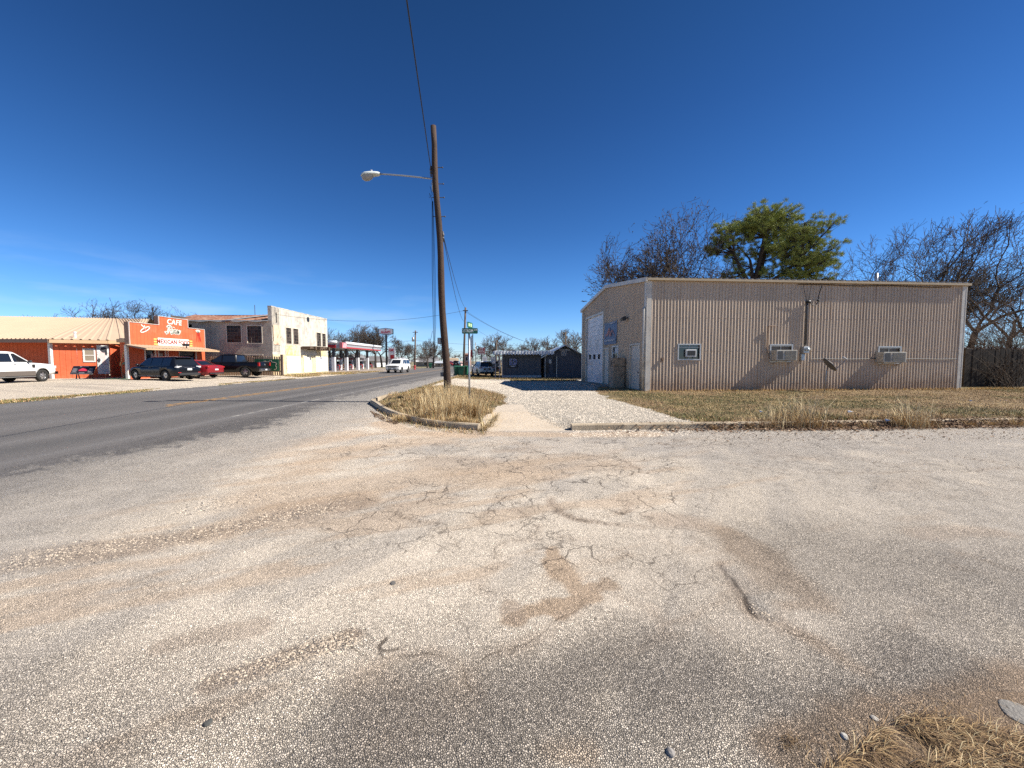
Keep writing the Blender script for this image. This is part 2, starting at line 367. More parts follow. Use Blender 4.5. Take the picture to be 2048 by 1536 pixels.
def paint(x, y):
    """dirt, wear and patches of the paved ground: colour, stone contrast, crazing"""
    n1 = fbm(x * 0.35, y * 0.35, 1, 5); n2 = fbm(x * 1.7, y * 1.7, 2, 5); n3 = fbm(x * 0.9 + 7, y * 0.25, 3, 4)
    n4 = fbm(x * 6, y * 6, 9, 3)
    c = np.broadcast_to(BEIGE, x.shape + (3,)).copy()
    c *= (0.88 + 0.28 * (n2 - 0.5) + 0.24 * (n4 - 0.5) + .12)[..., None]
    c = mixc(c, GREY * .95, 0.8 * ss(0.45, 0.66, n1) * ss(0.3, 0.6, n2)); c = mixc(c, BEIGE * 1.12, .6 * ss(.5, .64, fbm(x * 1.1, y * 2.2, 13, 5)))
    g = np.full(x.shape, 0.75)
    st_ = fbm((x * .5 + y * .86) * .55, (x * .86 - y * .5) * 2.6, 71, 5); c = mixc(c, GREY * .92, .5 * ss(.50, .68, st_)); st2 = fbm((x * .9 + y * .4) * .8, (x * .4 - y * .9) * 3.4, 73, 5); c = mixc(c, SAND * 1.05, .55 * ss(.54, .70, st2)); g = g + .5 * (n4 - .5)
    right = ss(1.0, 5.0, x - 0.15 * (y - 3)); c = mixc(c, np.array((.50, .445, .38)), 0.75 * right * ss(.28, .55, n2 + .1))
    far = ss(5.4, 7.2, y) * ss(-3, 1, x); c = mixc(c, np.array((.44, .40, .36)), 0.45 * far)
    # sandy washes
    def wash(pts, w_, k, a, soft=0.5, nz_=0.6, ns=1.2):
        nonlocal c
        c = mixc(c, k, a * stroke(x, y, pts, w_, soft, nz_, ns))
    wash([(1040, 945), (800, 960), (560, 990)], 0.45, SAND * 1.1, 0.55)
    wash([(620, 930), (740, 890), (860, 880)], 0.5, SAND * 1.12, 0.5)
    wash([(420, 905), (520, 900), (700, 870)], 0.5, SAND * 1.15, 0.6)
    wash([(900, 925), (1000, 935), (1200, 925)], 0.5, SAND, 0.45)
    wash([(860, 866), (1100, 870), (1300, 868)], 0.28, SAND * 1.1, 0.7)
    wash([(760, 845), (830, 868), (940, 872)], 0.3, SAND * 1.15, 0.75)
    wash([(700, 1000), (560, 1020), (440, 1065)], 0.22, SAND * 0.95, 0.6)
    wash([(1105, 1105), (1125, 1150), (1150, 1175), (1180, 1190)], 0.10, SAND * 0.95, 0.95, 0.35, 0.9, 4)
    wash([(1030, 1235), (1060, 1220), (1150, 1205)], 0.075, SAND * 0.9, 0.95, 0.3, 1.0, 4)
    wash([(1120, 1225), (1190, 1180), (1215, 1170)], 0.07, SAND * 0.9, 0.9, 0.3, 1.0, 4)
    wash([(1030, 1240), (1020, 1215)], 0.06, TAN, 0.7, 0.4, .8, 4)
    wash([(1450, 1060), (1500, 1100), (1560, 1140), (1620, 1190)], 0.20, SAND * 0.85, 0.9, 0.5, 0.8, 2.5)
    wash([(1560, 1210), (1640, 1210)], 0.09, SAND * 0.9, 0.8, 0.5, .8, 3)
    wash([(1390, 1045), (1330, 1040)], 0.2, TAN * 1.25, 0.6)
    wash([(930, 1390), (800, 1430), (740, 1350)], 0.16, SAND * 1.02, 0.5, .6, .8, 3)
    wash([(1110, 1500), (1170, 1500)], 0.07, SAND, 0.6, 0.5, .9, 5)
    wash([(2000, 1065), (1900, 1062), (1840, 1070)], 0.14, TAN * 1.2, 0.5)
    wash([(0, 1125), (150, 1105), (300, 1085), (450, 1062), (560, 1035), (700, 1010)], 0.22, TAN * 1.02, 0.8, 0.5, 0.7, 2)
    wash([(440, 1360), (560, 1320), (650, 1290), (700, 1275)], 0.065, TAN * 0.95, 0.85, 0.5, 0.8, 4)
    wash([(330, 1290), (520, 1250)], 0.07, TAN * 1.1, 0.5, 0.5, 0.8, 4)
    wash([(1440, 1130), (1490, 1200), (1530, 1232)], 0.03, TAN * 0.7, 0.8, 0.6, .6, 6)
    # darker asphalt where the stone shows through
    dk = np.maximum(stroke(x, y, [(1000, 1420), (1150, 1360), (1290, 1290)], 0.26, 0.8, 0.5, 2), 0.9 * stroke(x, y, [(760, 1500), (1000, 1490), (1300, 1480), (1500, 1440)], 0.34, 0.7, 0.5, 2))
    dk = np.maximum(dk, 0.9 * stroke(x, y, [(1300, 1380), (1480, 1370), (1640, 1420), (1900, 1330)], 0.25, 0.7, 0.6, 2))
    dk = np.maximum(dk, 0.6 * stroke(x, y, [(600, 1430), (680, 1420)], 0.1, 0.7, 0.8, 3))
    dk = np.maximum(dk, 0.55 * stroke(x, y, [(1700, 1100), (2100, 1200)], 0.8, 0.8, 0.5, 1))
    c = mixc(c, DARK * 1.25, 0.68 * dk * ss(.25, .6, n2 + .1)); g = g + 0.4 * dk
    nearv = 1 - ss(1.3, 2.6, y); g = g + 0.35 * nearv; c = mixc(c, np.array((.37, .32, .27)), 0.55 * nearv * ss(0.30, 0.55, n2 + .05)); c = mixc(c, np.array((.36, .315, .27)), .45 * ss(.2, 1.4, x) * (1 - ss(2.2, 4.5, y)))
    # highway edge: speckled old chip seal between the lanes and the corner
    e = x + 0.5 * (n3 - 0.5) * 3
    c = mixc(c, GREY * 0.86, 0.85 * (1 - ss(-4.6, -3.2, e - 0.05 * (y - 8))))
    c = mixc(c, np.array((.30, .275, .25)), 0.85 * (1 - ss(-6.6, -4.9, e)) * ss(0.32, 0.5, n2 + 0.12))
    c = mixc(c, SHLD, 0.85 * ss(11.5, 16, y) * (1 - ss(-5.0, -3.8, x)))
    xe_ = x - .40 * np.clip(10.2 - y, 0, 4.2) * -1 - 1.65 + (n2 - 0.5) * 1.2
    xe_ = x + (n2 - .5) * 1.2 - np.interp(y, [0, 5.8, 10, 12.5, 16], [-1.2, .1, 1.25, .6, 0])
    c = mixc(c, HWY, 0.93 * (1 - ss(-7.45, -6.75, xe_ + 1.6 * (n4 - .5))))
    # long tyre tracks and pale wheel polish along the highway
    hw = 1 - ss(-7.8, -7.2, x)
    for xt, w_, k, a in ((-8.9, .55, .098, .7), (-10.7, .5, .1, .7), (-13.6, .5, .105, .6), (-15.3, .5, .105, .6), (-9.8, .25, .2, .5), (-11.9, .35, .19, .4), (-17.8, .8, .2, .6), (-7.9, .12, .22, .5)):
        t = np.exp(-((x - xt + 0.4 * (fbm(x * 0 + 1, y * 0.05, 4, 2) - 0.5)) / w_) ** 2) * (0.6 + 0.8 * (n3 - 0.3)); c = mixc(c, np.array((k, k * .965, k * .94)), np.clip(a * t * hw, 0, 1))
    g = np.where(hw > 0.5, 0.42, g)
    # crazing zones
    al = np.maximum(stroke(x, y, [(1000, 915), (1150, 935), (1260, 930)], 0.9, 0.6, .4), 0.6 * stroke(x, y, [(1000, 1060), (1150, 1080), (1330, 1130)], 0.34, 0.6, .5))
    al = np.maximum(al, 0.8 * stroke(x, y, [(1250, 880), (1500, 885), (1700, 880)], 0.7, 0.6, .5)); al = np.maximum(al, 0.75 * stroke(x, y, [(750, 900), (900, 900)], 0.9, .6, .5)); al = np.maximum(al, .85 * stroke(x, y, [(800, 1010), (1000, 990), (1250, 990)], 1.1, .6, .5)); al = np.maximum(al, .9 * stroke(x, y, [(1020, 1120), (1180, 1110), (1340, 1150)], .28, .6, .6)); al = np.maximum(al, .55 * stroke(x, y, [(1600, 930), (2048, 940)], 1.3, .6, .6)); al = np.maximum(al, .35 * stroke(x, y, [(1000, 1230), (1300, 1180)], .5, .6, .6))
    ck = np.zeros(x.shape); dep = np.zeros(x.shape)
    for w_, s_, P in CRK:
        P = np.array(P); lo = P.min(0) - 0.3; hi = P.max(0) + 0.3
        sel = np.nonzero((x > lo[0]) & (x < hi[0]) & (y > lo[1]) & (y < hi[1]))
        if not len(sel[0]): continue
        xs, ys = x[sel], y[sel]; d = np.full(xs.shape, 1e9)
        for a, b in zip(P[:-1], P[1:]):
            v = b - a; t = np.clip(((xs - a[0]) * v[0] + (ys - a[1]) * v[1]) / (v @ v + 1e-12), 0, 1)
            d = np.minimum(d, np.hypot(xs - a[0] - t * v[0], ys - a[1] - t * v[1]))
        ww = np.maximum(w_ * 0.24 * (0.25 + 1.5 * n4[sel]), 0.0010 * ys + .00008 * ys * ys)
        ck[sel] = np.maximum(ck[sel], s_ * (0.35 + .65 * ss(.3, .6, n4[sel])) * (1 - ss(ww * 0.6, ww * 1.5, d)))
        dust = 0.5 * s_ * (1 - ss(0.02, 0.09, d)) * ss(.35, .65, n2[sel]); c[sel] = mixc(c[sel], TAN * 1.05, dust)
    pot = inpoly(x + 0.05 * (n4 - .5), y + 0.06 * (n4 - .5), POT)
    c = mixc(c, GREY * 0.62, 0.75 * stroke(x, y, [(1500, 1195), (1525, 1225), (1538, 1232)], .055, .6, .7, 6))
    c = mixc(c, GREY * 0.8, 0.5 * stroke(x, y, [(1460, 1140), (1500, 1180), (1530, 1210)], .08, .7, .7, 5))
    dd_ = np.maximum(inpoly(x + .1 * (n4 - .5), y + .1 * (n2 - .5), DIRT) * 1.0, .8 * stroke(x, y, [(1560, 1500), (1760, 1420), (2060, 1360)], .10, .8, .8, 5)); c = mixc(c, np.array((.30, .205, .13)) * (.45 + .95 * n4)[..., None], .85 * dd_); g = g * (1 - .4 * dd_)
    dep = -0.004 * ck
    return c, g, al, ck, dep

# ---- one fine sheet, cut into the ground's own regions along natural, ragged edges
rows = np.concatenate([1 / np.linspace(1 / 0.75, 1 / 8, 540), 8 * 1.013 ** np.arange(1, 169), 70.5 * 1.06 ** np.arange(1, 64)])
us = np.linspace(-1.95, 1.95, 1080)
GX = rows[:, None] * us[None, :] + 0.0; GY = np.repeat(rows[:, None], len(us), 1)
nr, nc = GX.shape
cc, gg, al, ck, dep = paint(GX, GY)
GZ = gz(GX, GY) + dep
# earth, gravel and turf tints
nA = fbm(GX * 0.45, GY * 0.45, 21, 5); nB = fbm(GX * 1.9, GY * 1.9, 22, 5); nC = fbm(GX * 7, GY * 7, 23, 3)
turf = np.array((.30, .205, .11)); green = np.array((.15, .135, .06)); strawc = np.array((.46, .33, .165))
lawn_c = mixc(np.broadcast_to(turf, GX.shape + (3,)).copy(), green, 0.75 * ss(.46, .62, nA + .25 * (nB - .5))); lawn_c = mixc(lawn_c, strawc, 0.7 * ss(.5, .68, nB)); lawn_c *= (0.75 + 0.5 * nC)[..., None]
grav_c = np.broadcast_to(np.array((.67, .595, .49)), GX.shape + (3,)) * (0.82 + 0.3 * nB + 0.12 * (nC - .5))[..., None]
grav_c = mixc(grav_c, np.array((.42, .36, .28)), .5 * ss(.5, .7, nA))
cafe_c = np.broadcast_to(np.array((.62, .53, .42)), GX.shape + (3,)) * (0.84 + 0.28 * fbm(GX * .25, GY * 1.5, 31, 5))[..., None]
cafe_c = mixc(cafe_c, np.array((.40, .34, .28)), .6 * ss(.52, .72, fbm(GX * .18, GY * 1.1, 33, 4)))
conc_c = np.broadcast_to(np.array((.56, .475, .375)), GX.shape + (3,)) * (0.85 + 0.3 * nB)[..., None]
earth_c = mixc(np.broadcast_to(np.array((.36, .29, .20)), GX.shape + (3,)).copy(), np.array((.20, .19, .10)), ss(.4, .65, nA))

fx = (GX[:-1, :-1] + GX[1:, 1:]) / 2; fy = (GY[:-1, :-1] + GY[1:, 1:]) / 2
rg = 0.5 * (fbm(fx * 1.3, fy * 1.3, 41, 4) - 0.5); rg2 = 0.5 * (fbm(fx * 1.3, fy * 1.3, 47, 4) - 0.5)
reg = np.full(fx.shape, 0)
jx, jy = fx + rg * 1.6, fy + rg2 * 1.6
beh = inpoly(fx, fy, BEHIND)
reg[beh] = 4                                                     # lawn
reg[beh & inpoly(jx, jy, GRAVEL)] = 3
reg[beh & (jx < 9) & (jy > 21) & (jy < 36) & (jx > -5.2)] = 3
reg[beh & inpoly(fx, fy, WALK)] = 6
reg[beh & inpoly(jx * .5 + fx * .5, jy * .5 + fy * .5, ISLAND)] = 8
st = (~beh) & (fy < 16) & (fx > -7); reg[st] = 2
reg[(~beh) & (fy >= 16) & (fx > -7.2) & (fx <= XW + 0.02)] = 1
reg[(~beh) & (fx <= -7) & (jx > -19.0)] = 1
reg[(~beh) & (jx <= -19.0) & (jx > -60) & (fy < 49) & (fy > -5)] = 5
reg[(~beh) & (jx <= -19.0) & (jx > -19.9) & (fy < 22 + 6 * rg) & (fbm(fx * .4, fy * .4, 51, 3) > .47)] = 4
reg[(~beh) & (fx <= -18.9) & (fx > -45) & (fy >= 54) & (fy < 84)] = 7
reg[(~beh) & inpoly(fx + .25 * rg, fy + .25 * rg2, DIRT)] = 9

COLR = {0: earth_c, 1: cc, 2: cc, 3: grav_c, 4: lawn_c, 5: cafe_c, 6: conc_c, 7: np.broadcast_to(np.array((.36, .30, .25)), GX.shape + (3,)) * (0.8 + 0.4 * nB)[..., None], 8: lawn_c * 0.95, 9: cc}

def ground_mat(name, scale, contrast, bumpd, crackc=(.085, .066, .052), scale2=None, rough=0.93, pits=0.0):
    M = bpy.data.materials.new(name); M.use_nodes = True; t = M.node_tree; b = t.nodes['Principled BSDF']; N = t.nodes.new; K = t.links.new
    b.inputs['Roughness'].default_value = rough; b.inputs['Specular IOR Level'].default_value = 0.25
    g = N('ShaderNodeNewGeometry')
    A = lambda n: (lambda a: (setattr(a, 'attribute_name', n), a)[1])(N('ShaderNodeAttribute'))
    col, gr, ald, crk = A('col'), A('grain'), A('craze'), A('crack')
    wv = N('ShaderNodeTexNoise'); wv.inputs['Scale'].default_value = scale * .35; wv.inputs['Detail'].default_value = 2; K(g.outputs['Position'], wv.inputs['Vector'])
    ad = N('ShaderNodeVectorMath'); ad.operation = 'MULTIPLY_ADD'; K(wv.outputs['Color'], ad.inputs[0]); ad.inputs[1].default_value = (1.1 / scale,) * 3; K(g.outputs['Position'], ad.inputs[2])
    vo = N('ShaderNodeTexVoronoi'); vo.inputs['Scale'].default_value = scale; K(ad.outputs[0], vo.inputs['Vector'])
    ve = N('ShaderNodeTexVoronoi'); ve.feature = 'DISTANCE_TO_EDGE'; ve.inputs['Scale'].default_value = scale; K(ad.outputs[0], ve.inputs['Vector'])
    sp = N('ShaderNodeSeparateColor'); K(vo.outputs['Color'], sp.inputs[0])
    # stone tone
    mr = N('ShaderNodeMapRange'); mr.inputs['To Min'].default_value = 1 - contrast; mr.inputs['To Max'].default_value = 1 + contrast * .75; K(sp.outputs[0], mr.inputs['Value'])
    eg = N('ShaderNodeMapRange'); eg.inputs['From Max'].default_value = 0.2; eg.inputs['To Min'].default_value = 0.30; K(ve.outputs['Distance'], eg.inputs['Value'])
    ml = N('ShaderNodeMath'); ml.operation = 'MULTIPLY'; K(mr.outputs[0], ml.inputs[0]); K(eg.outputs[0], ml.inputs[1])
    mg = N('ShaderNodeMix'); mg.inputs['A'].default_value = 1.0; K(gr.outputs['Fac'], mg.inputs['Factor']); K(ml.outputs[0], mg.inputs['B'])
    fine = N('ShaderNodeTexNoise'); fine.inputs['Scale'].default_value = scale * 3.1; fine.inputs['Detail'].default_value = 3; K(g.outputs['Position'], fine.inputs['Vector'])
    fr = N('ShaderNodeMapRange'); fr.inputs['From Min'].default_value = .25; fr.inputs['From Max'].default_value = .75; fr.inputs['To Min'].default_value = .84; fr.inputs['To Max'].default_value = 1.16; K(fine.outputs['Fac'], fr.inputs['Value'])
    m2 = N('ShaderNodeMath'); m2.operation = 'MULTIPLY'; K(mg.outputs['Result'], m2.inputs[0]); K(fr.outputs[0], m2.inputs[1])
    sc_ = N('ShaderNodeVectorMath'); sc_.operation = 'SCALE'; K(col.outputs['Color'], sc_.inputs[0]); K(m2.outputs[0], sc_.inputs['Scale'])
    # crazed network
    nd = N('ShaderNodeTexNoise'); nd.inputs['Scale'].default_value = 2.2; nd.inputs['Detail'].default_value = 5; K(g.outputs['Position'], nd.inputs['Vector'])
    ad2 = N('ShaderNodeVectorMath'); ad2.operation = 'MULTIPLY_ADD'; K(nd.outputs['Color'], ad2.inputs[0]); ad2.inputs[1].default_value = (.55,) * 3; K(g.outputs['Position'], ad2.inputs[2])
    vc = N('ShaderNodeTexVoronoi'); vc.feature = 'DISTANCE_TO_EDGE'; vc.inputs['Scale'].default_value = 2.4; K(ad2.outputs[0], vc.inputs['Vector'])
    cr = N('ShaderNodeMapRange'); cr.inputs['From Min'].default_value = 0.013; cr.inputs['From Max'].default_value = 0.003
    sy = N('ShaderNodeSeparateXYZ'); K(g.outputs['Position'], sy.inputs[0]); wd = N('ShaderNodeMath'); wd.operation = 'MULTIPLY_ADD'; wd.inputs[1].default_value = -.0019; K(sy.outputs['Y'], wd.inputs[0]); K(vc.outputs['Distance'], wd.inputs[2]); K(wd.outputs[0], cr.inputs['Value'])
    br = N('ShaderNodeTexNoise'); br.inputs['Scale'].default_value = 1.7; br.inputs['Detail'].default_value = 3; K(g.outputs['Position'], br.inputs['Vector'])
    bk = N('ShaderNodeMapRange'); bk.inputs['From Min'].default_value = .40; bk.inputs['From Max'].default_value = .54; K(br.outputs['Fac'], bk.inputs['Value'])
    c1 = N('ShaderNodeMath'); c1.operation = 'MULTIPLY'; K(cr.outputs[0], c1.inputs[0]); K(ald.outputs['Fac'], c1.inputs[1])
    c2 = N('ShaderNodeMath'); c2.operation = 'MULTIPLY'; K(c1.outputs[0], c2.inputs[0]); K(bk.outputs[0], c2.inputs[1])
    vd = N('ShaderNodeTexVoronoi'); vd.feature = 'DISTANCE_TO_EDGE'; vd.inputs['Scale'].default_value = 6.3; K(ad2.outputs[0], vd.inputs['Vector'])
    wd2 = N('ShaderNodeMath'); wd2.operation = 'MULTIPLY_ADD'; wd2.inputs[1].default_value = -.0052; K(sy.outputs['Y'], wd2.inputs[0]); K(vd.outputs['Distance'], wd2.inputs[2])
    cq = N('ShaderNodeMapRange'); cq.inputs['From Min'].default_value = .016; cq.inputs['From Max'].default_value = .002; cq.inputs['To Max'].default_value = .75; K(wd2.outputs[0], cq.inputs['Value'])
    bk2 = N('ShaderNodeMapRange'); bk2.inputs['From Min'].default_value = .52; bk2.inputs['From Max'].default_value = .60; K(nd.outputs['Fac'], bk2.inputs['Value'])
    q1 = N('ShaderNodeMath'); q1.operation = 'MULTIPLY'; K(cq.outputs[0], q1.inputs[0]); K(bk2.outputs[0], q1.inputs[1]); q2 = N('ShaderNodeMath'); q2.operation = 'MULTIPLY'; K(q1.outputs[0], q2.inputs[0]); K(ald.outputs['Fac'], q2.inputs[1])
    qm = N('ShaderNodeMath'); qm.operation = 'MAXIMUM'; K(c2.outputs[0], qm.inputs[0]); K(q2.outputs[0], qm.inputs[1])
    c3 = N('ShaderNodeMath'); c3.operation = 'MAXIMUM'; K(qm.outputs[0], c3.inputs[0]); K(crk.outputs['Fac'], c3.inputs[1])
    c4 = N('ShaderNodeMath'); c4.operation = 'MULTIPLY'; c4.inputs[1].default_value = .85; K(c3.outputs[0], c4.inputs[0])
    mx = N('ShaderNodeMix'); mx.data_type = 'RGBA'; K(c4.outputs[0], mx.inputs['Factor']); K(sc_.outputs[0], mx.inputs['A']); mx.inputs['B'].default_value = (*crackc, 1)
    K(mx.outputs['Result'], b.inputs['Base Color'])
    bp = N('ShaderNodeBump'); bp.inputs['Distance'].default_value = bumpd; bp.inputs['Strength'].default_value = 0.9
    ec = N('ShaderNodeMapRange'); ec.inputs['From Max'].default_value = 0.28; K(ve.outputs['Distance'], ec.inputs['Value'])
    hs = N('ShaderNodeMath'); hs.operation = 'MULTIPLY_ADD'; K(ec.outputs[0], hs.inputs[0]); K(gr.outputs['Fac'], hs.inputs[1]); K(sp.outputs[1], hs.inputs[2])
    K(hs.outputs[0], bp.inputs['Height']); K(bp.outputs[0], b.inputs['Normal'])
    return M

GM = {0: ground_mat('earth', 30, .3, .01), 1: ground_mat('asphalt', 90, .5, .005), 2: ground_mat('chip_seal', 112, .50, .008), 3: ground_mat('limestone_gravel', 30, .45, .022), 4: ground_mat('turf_soil', 40, .4, .02), 5: ground_mat('pale_caliche', 34, .3, .012), 6: ground_mat('old_concrete', 60, .35, .006), 7: ground_mat('forecourt', 50, .3, .006), 9: ground_mat('dirt', 105, .45, .006)}
GM[8] = GM[4]
GRAIN = {0: .5, 1: None, 2: None, 3: .95, 4: .7, 5: .6, 6: .35, 7: .5, 8: .7, 9: None}
NAME = {0: 'ground', 1: 'highway', 2: 'side_street', 3: 'gravel_lot', 4: 'lawn', 5: 'caliche_lot', 6: 'sidewalk', 7: 'forecourt', 8: 'verge', 9: 'roadside_dirt'}

def sheet(name, X, Y, Z, faces, col, gr, ald, crk, M):
    """faces: (n,4) indices into flattened arrays"""
    u, inv = np.unique(faces.ravel(), return_inverse=True)
    me = bpy.data.meshes.new(name)
    co = np.stack([X.ravel()[u], Y.ravel()[u], Z.ravel()[u]], 1).astype(np.float32)
    me.vertices.add(len(u)); me.vertices.foreach_set('co', co.ravel())
    n = len(faces); me.loops.add(n * 4); me.polygons.add(n)
    me.loops.foreach_set('vertex_index', inv.astype(np.int32).ravel()); me.polygons.foreach_set('loop_start', np.arange(0, n * 4, 4, dtype=np.int32))
    me.polygons.foreach_set('use_smooth', np.ones(n, bool))
    me.update(calc_edges=True)
    a = me.attributes.new('col', 'FLOAT_COLOR', 'POINT'); c4 = np.ones((len(u), 4), np.float32); c4[:, :3] = np.clip(col.reshape(-1, 3)[u], .01, .9); a.data.foreach_set('color', c4.ravel())
    for k, v in (('grain', gr), ('craze', ald), ('crack', crk)):
        a = me.attributes.new(k, 'FLOAT', 'POINT'); a.data.foreach_set('value', np.asarray(v, np.float32).ravel()[u])
    me.materials.append(M)
    o = bpy.data.objects.new(name, me); COL.objects.link(o); o['kind'] = 'structure'
    return o
ii = np.arange(nr * nc).reshape(nr, nc)
Fq = np.stack([ii[:-1, :-1], ii[:-1, 1:], ii[1:, 1:], ii[1:, :-1]], -1)
Zr = np.zeros_like(GX)
for k in NAME:
    sel = reg == k
    if not sel.any(): continue
    g_ = gg if GRAIN[k] is None else np.full(GX.shape, GRAIN[k])
    pv = k in (1, 2)
    sheet(NAME[k], GX, GY, GZ, Fq[sel], COLR[k], g_, al if pv else Zr, ck if pv else Zr, GM[k])
# coarse surroundings a little lower: what lies beside and behind the viewpoint, and the plain beyond
def coarse(name, xs, ys, dz, k, region=None):
    X, Y = np.meshgrid(xs, ys); c, g_, a_, c_, d_ = paint(X, np.maximum(Y, 0.4)); Z = gz(X, Y) + dz
    i = np.arange(X.size).reshape(X.shape); F = np.stack([i[:-1, :-1], i[:-1, 1:], i[1:, 1:], i[1:, :-1]], -1).reshape(-1, 4)
    if k == 0: c = np.broadcast_to(np.array((.33, .26, .18)), X.shape + (3,)) * (0.7 + .6 * fbm(X * .2, Y * .2, 61, 4))[..., None]
    return sheet(name, X, Y, Z, F, c, g_ * 0 + .7, a_ * 0, c_ * 0, GM[k])
coarse('side_street', np.arange(-7, 22, .12), np.arange(-7, 7, .12), -0.007, 2)
coarse('highway', np.arange(-19, -6.9, .25), np.arange(-60, 14, .5), -0.009, 1)
coarse('ground', np.concatenate([-np.geomspace(3000, 45, 30), np.arange(-44, 45, 2.0), np.geomspace(45, 3000, 30)]), np.concatenate([[-800, -200, -90], np.arange(-60, 80, 2.0), np.geomspace(80, 3000, 30)]), -0.10, 0)

# ---- painted lines
def worn(name, col, lo, hi):
    M = mat(name, col, rough=.85, var=.15, vs=8)
    t = M.node_tree; b = t.nodes['Principled BSDF']; out = t.nodes['Material Output']; N = t.nodes.new; K = t.links.new
    g = N('ShaderNodeNewGeometry'); n = N('ShaderNodeTexNoise'); n.inputs['Scale'].default_value = 2.6; n.inputs['Detail'].default_value = 9; n.inputs['Roughness'].default_value = .75; K(g.outputs['Position'], n.inputs['Vector'])
    r = N('ShaderNodeMapRange'); r.inputs['From Min'].default_value = lo; r.inputs['From Max'].default_value = hi; K(n.outputs['Fac'], r.inputs['Value']); K(r.outputs[0], b.inputs['Alpha'])
    return M
def line(name, x, w_, y0, y1, M, gap=0):
    b = MB(); y = y0
    while y < y1:
        e = min(y + 6, y1); b.quad((x - w_ / 2, y, .006), (x + w_ / 2, y, .006), (x + w_ / 2, e, .006), (x - w_ / 2, e, .006)); y = e + gap
    tag(b.build(name, M, fix=False), kind='structure')
YEL = worn('worn_yellow_paint', (.46, .25, .07), .39, .56); WHT = worn('worn_white_paint', (.50, .47, .42), .46, .68)
line('road_marking', -12.35, .16, 14.4, 300, YEL); line('road_marking', -12.02, .14, 14.0, 300, YEL)
line('road_marking', -7.9, .13, 11.0, 300, WHT); line('road_marking', -17.0, .12, 20, 300, WHT)

# ---- kerbs
KERB = mat('kerb_concrete', (.42, .34, .24), rough=.95, var=.25, vs=5, bump=.5, bs=30, dirt=(.22, .17, .11), ds=1.4)
def kerb(pts, w_=.15, h=.15, name='kerb'):
    b = MB(); n = len(pts); P = [Vector((p[0], p[1], 0)) for p in pts]; rings = []
    for i, p in enumerate(P):
        d = (P[min(i + 1, n - 1)] - P[max(i - 1, 0)]).normalized(); s = Vector((-d.y, d.x, 0)); z = p.z - .03
        hh = h * (0.97 + .03 * math.sin(i * .21))
        rings.append([p - s * .0 + Vector((0, 0, z)), p + s * .01 + Vector((0, 0, hh * .8)), p + s * .035 + Vector((0, 0, hh)), p + s * w_ + Vector((0, 0, hh)), p + s * (w_ + .01) + Vector((0, 0, z))])
    b.grid(rings); b.add(rings[0], [(0, 1, 2, 3, 4)]); b.add(rings[-1], [(4, 3, 2, 1, 0)])
    return tag(b.build(name, KERB, smooth=False), kind='structure')
def dense(P, step=.3):
    Q = []
    for a, b in zip(P[:-1], P[1:]):
        n = max(1, int(math.hypot(b[0] - a[0], b[1] - a[1]) / step))
        Q += [(a[0] + (b[0] - a[0]) * k / n, a[1] + (b[1] - a[1]) * k / n) for k in range(n)]
    return Q + [P[-1]]
def smoothline(P, it=2):
    for _ in range(it):
        Q = [P[0]]
        for a, b in zip(P[:-1], P[1:]): Q += [(a[0] * .75 + b[0] * .25, a[1] * .75 + b[1] * .25), (a[0] * .25 + b[0] * .75, a[1] * .25 + b[1] * .75)]
        P = Q + [P[-1]]
    return P
k1 = [(XW, 17.3), (XW + .05, 15)] + EDGE[:6]
kerb(dense(smoothline(k1)))
kerb(dense(EDGE[6:], .6), .16, .145)
# ================================================================== the ribbed metal workshop
Z = Vector((0, 0, 1))
A4 = R(4.0)
wx = Vector((math.cos(A4), math.sin(A4), 0)); wy = Vector((-math.sin(A4), math.cos(A4), 0))
C0 = gp(1290, 783, .21); C0.z = 0
SHOP_L, SHOP_W, EAVE, PEAK, SHZ = 15.85, 11.2, 5.30, 6.02, 0.08
shop = empty('metal_building', C0, A4, 'long tan ribbed metal workshop with pale corner trim beside the gravel drive', 'workshop')
M_shop = shop.matrix_world.inverted()
def wallU(px, py):      # photo pixel on the long wall -> (u, z)
    d = ray(px, py); n = -wy; t = (C0 - Vector((0, 0, HCAM))).dot(n) / d.dot(n); p = d * t + Vector((0, 0, HCAM)); return (p - C0).dot(wx), p.z
def gabL(px, py):       # photo pixel on the gable wall -> (v, z)
    d = ray(px, py); n = -wx; t = (C0 - Vector((0, 0, HCAM))).dot(n) / d.dot(n); p = d * t + Vector((0, 0, HCAM)); return (p - C0).dot(wy), p.z
TANW = mat('tan_metal', (.56, .44, .325), rough=.45, var=.07, vs=1.2, streak=(.47, .365, .27), spec=.35)
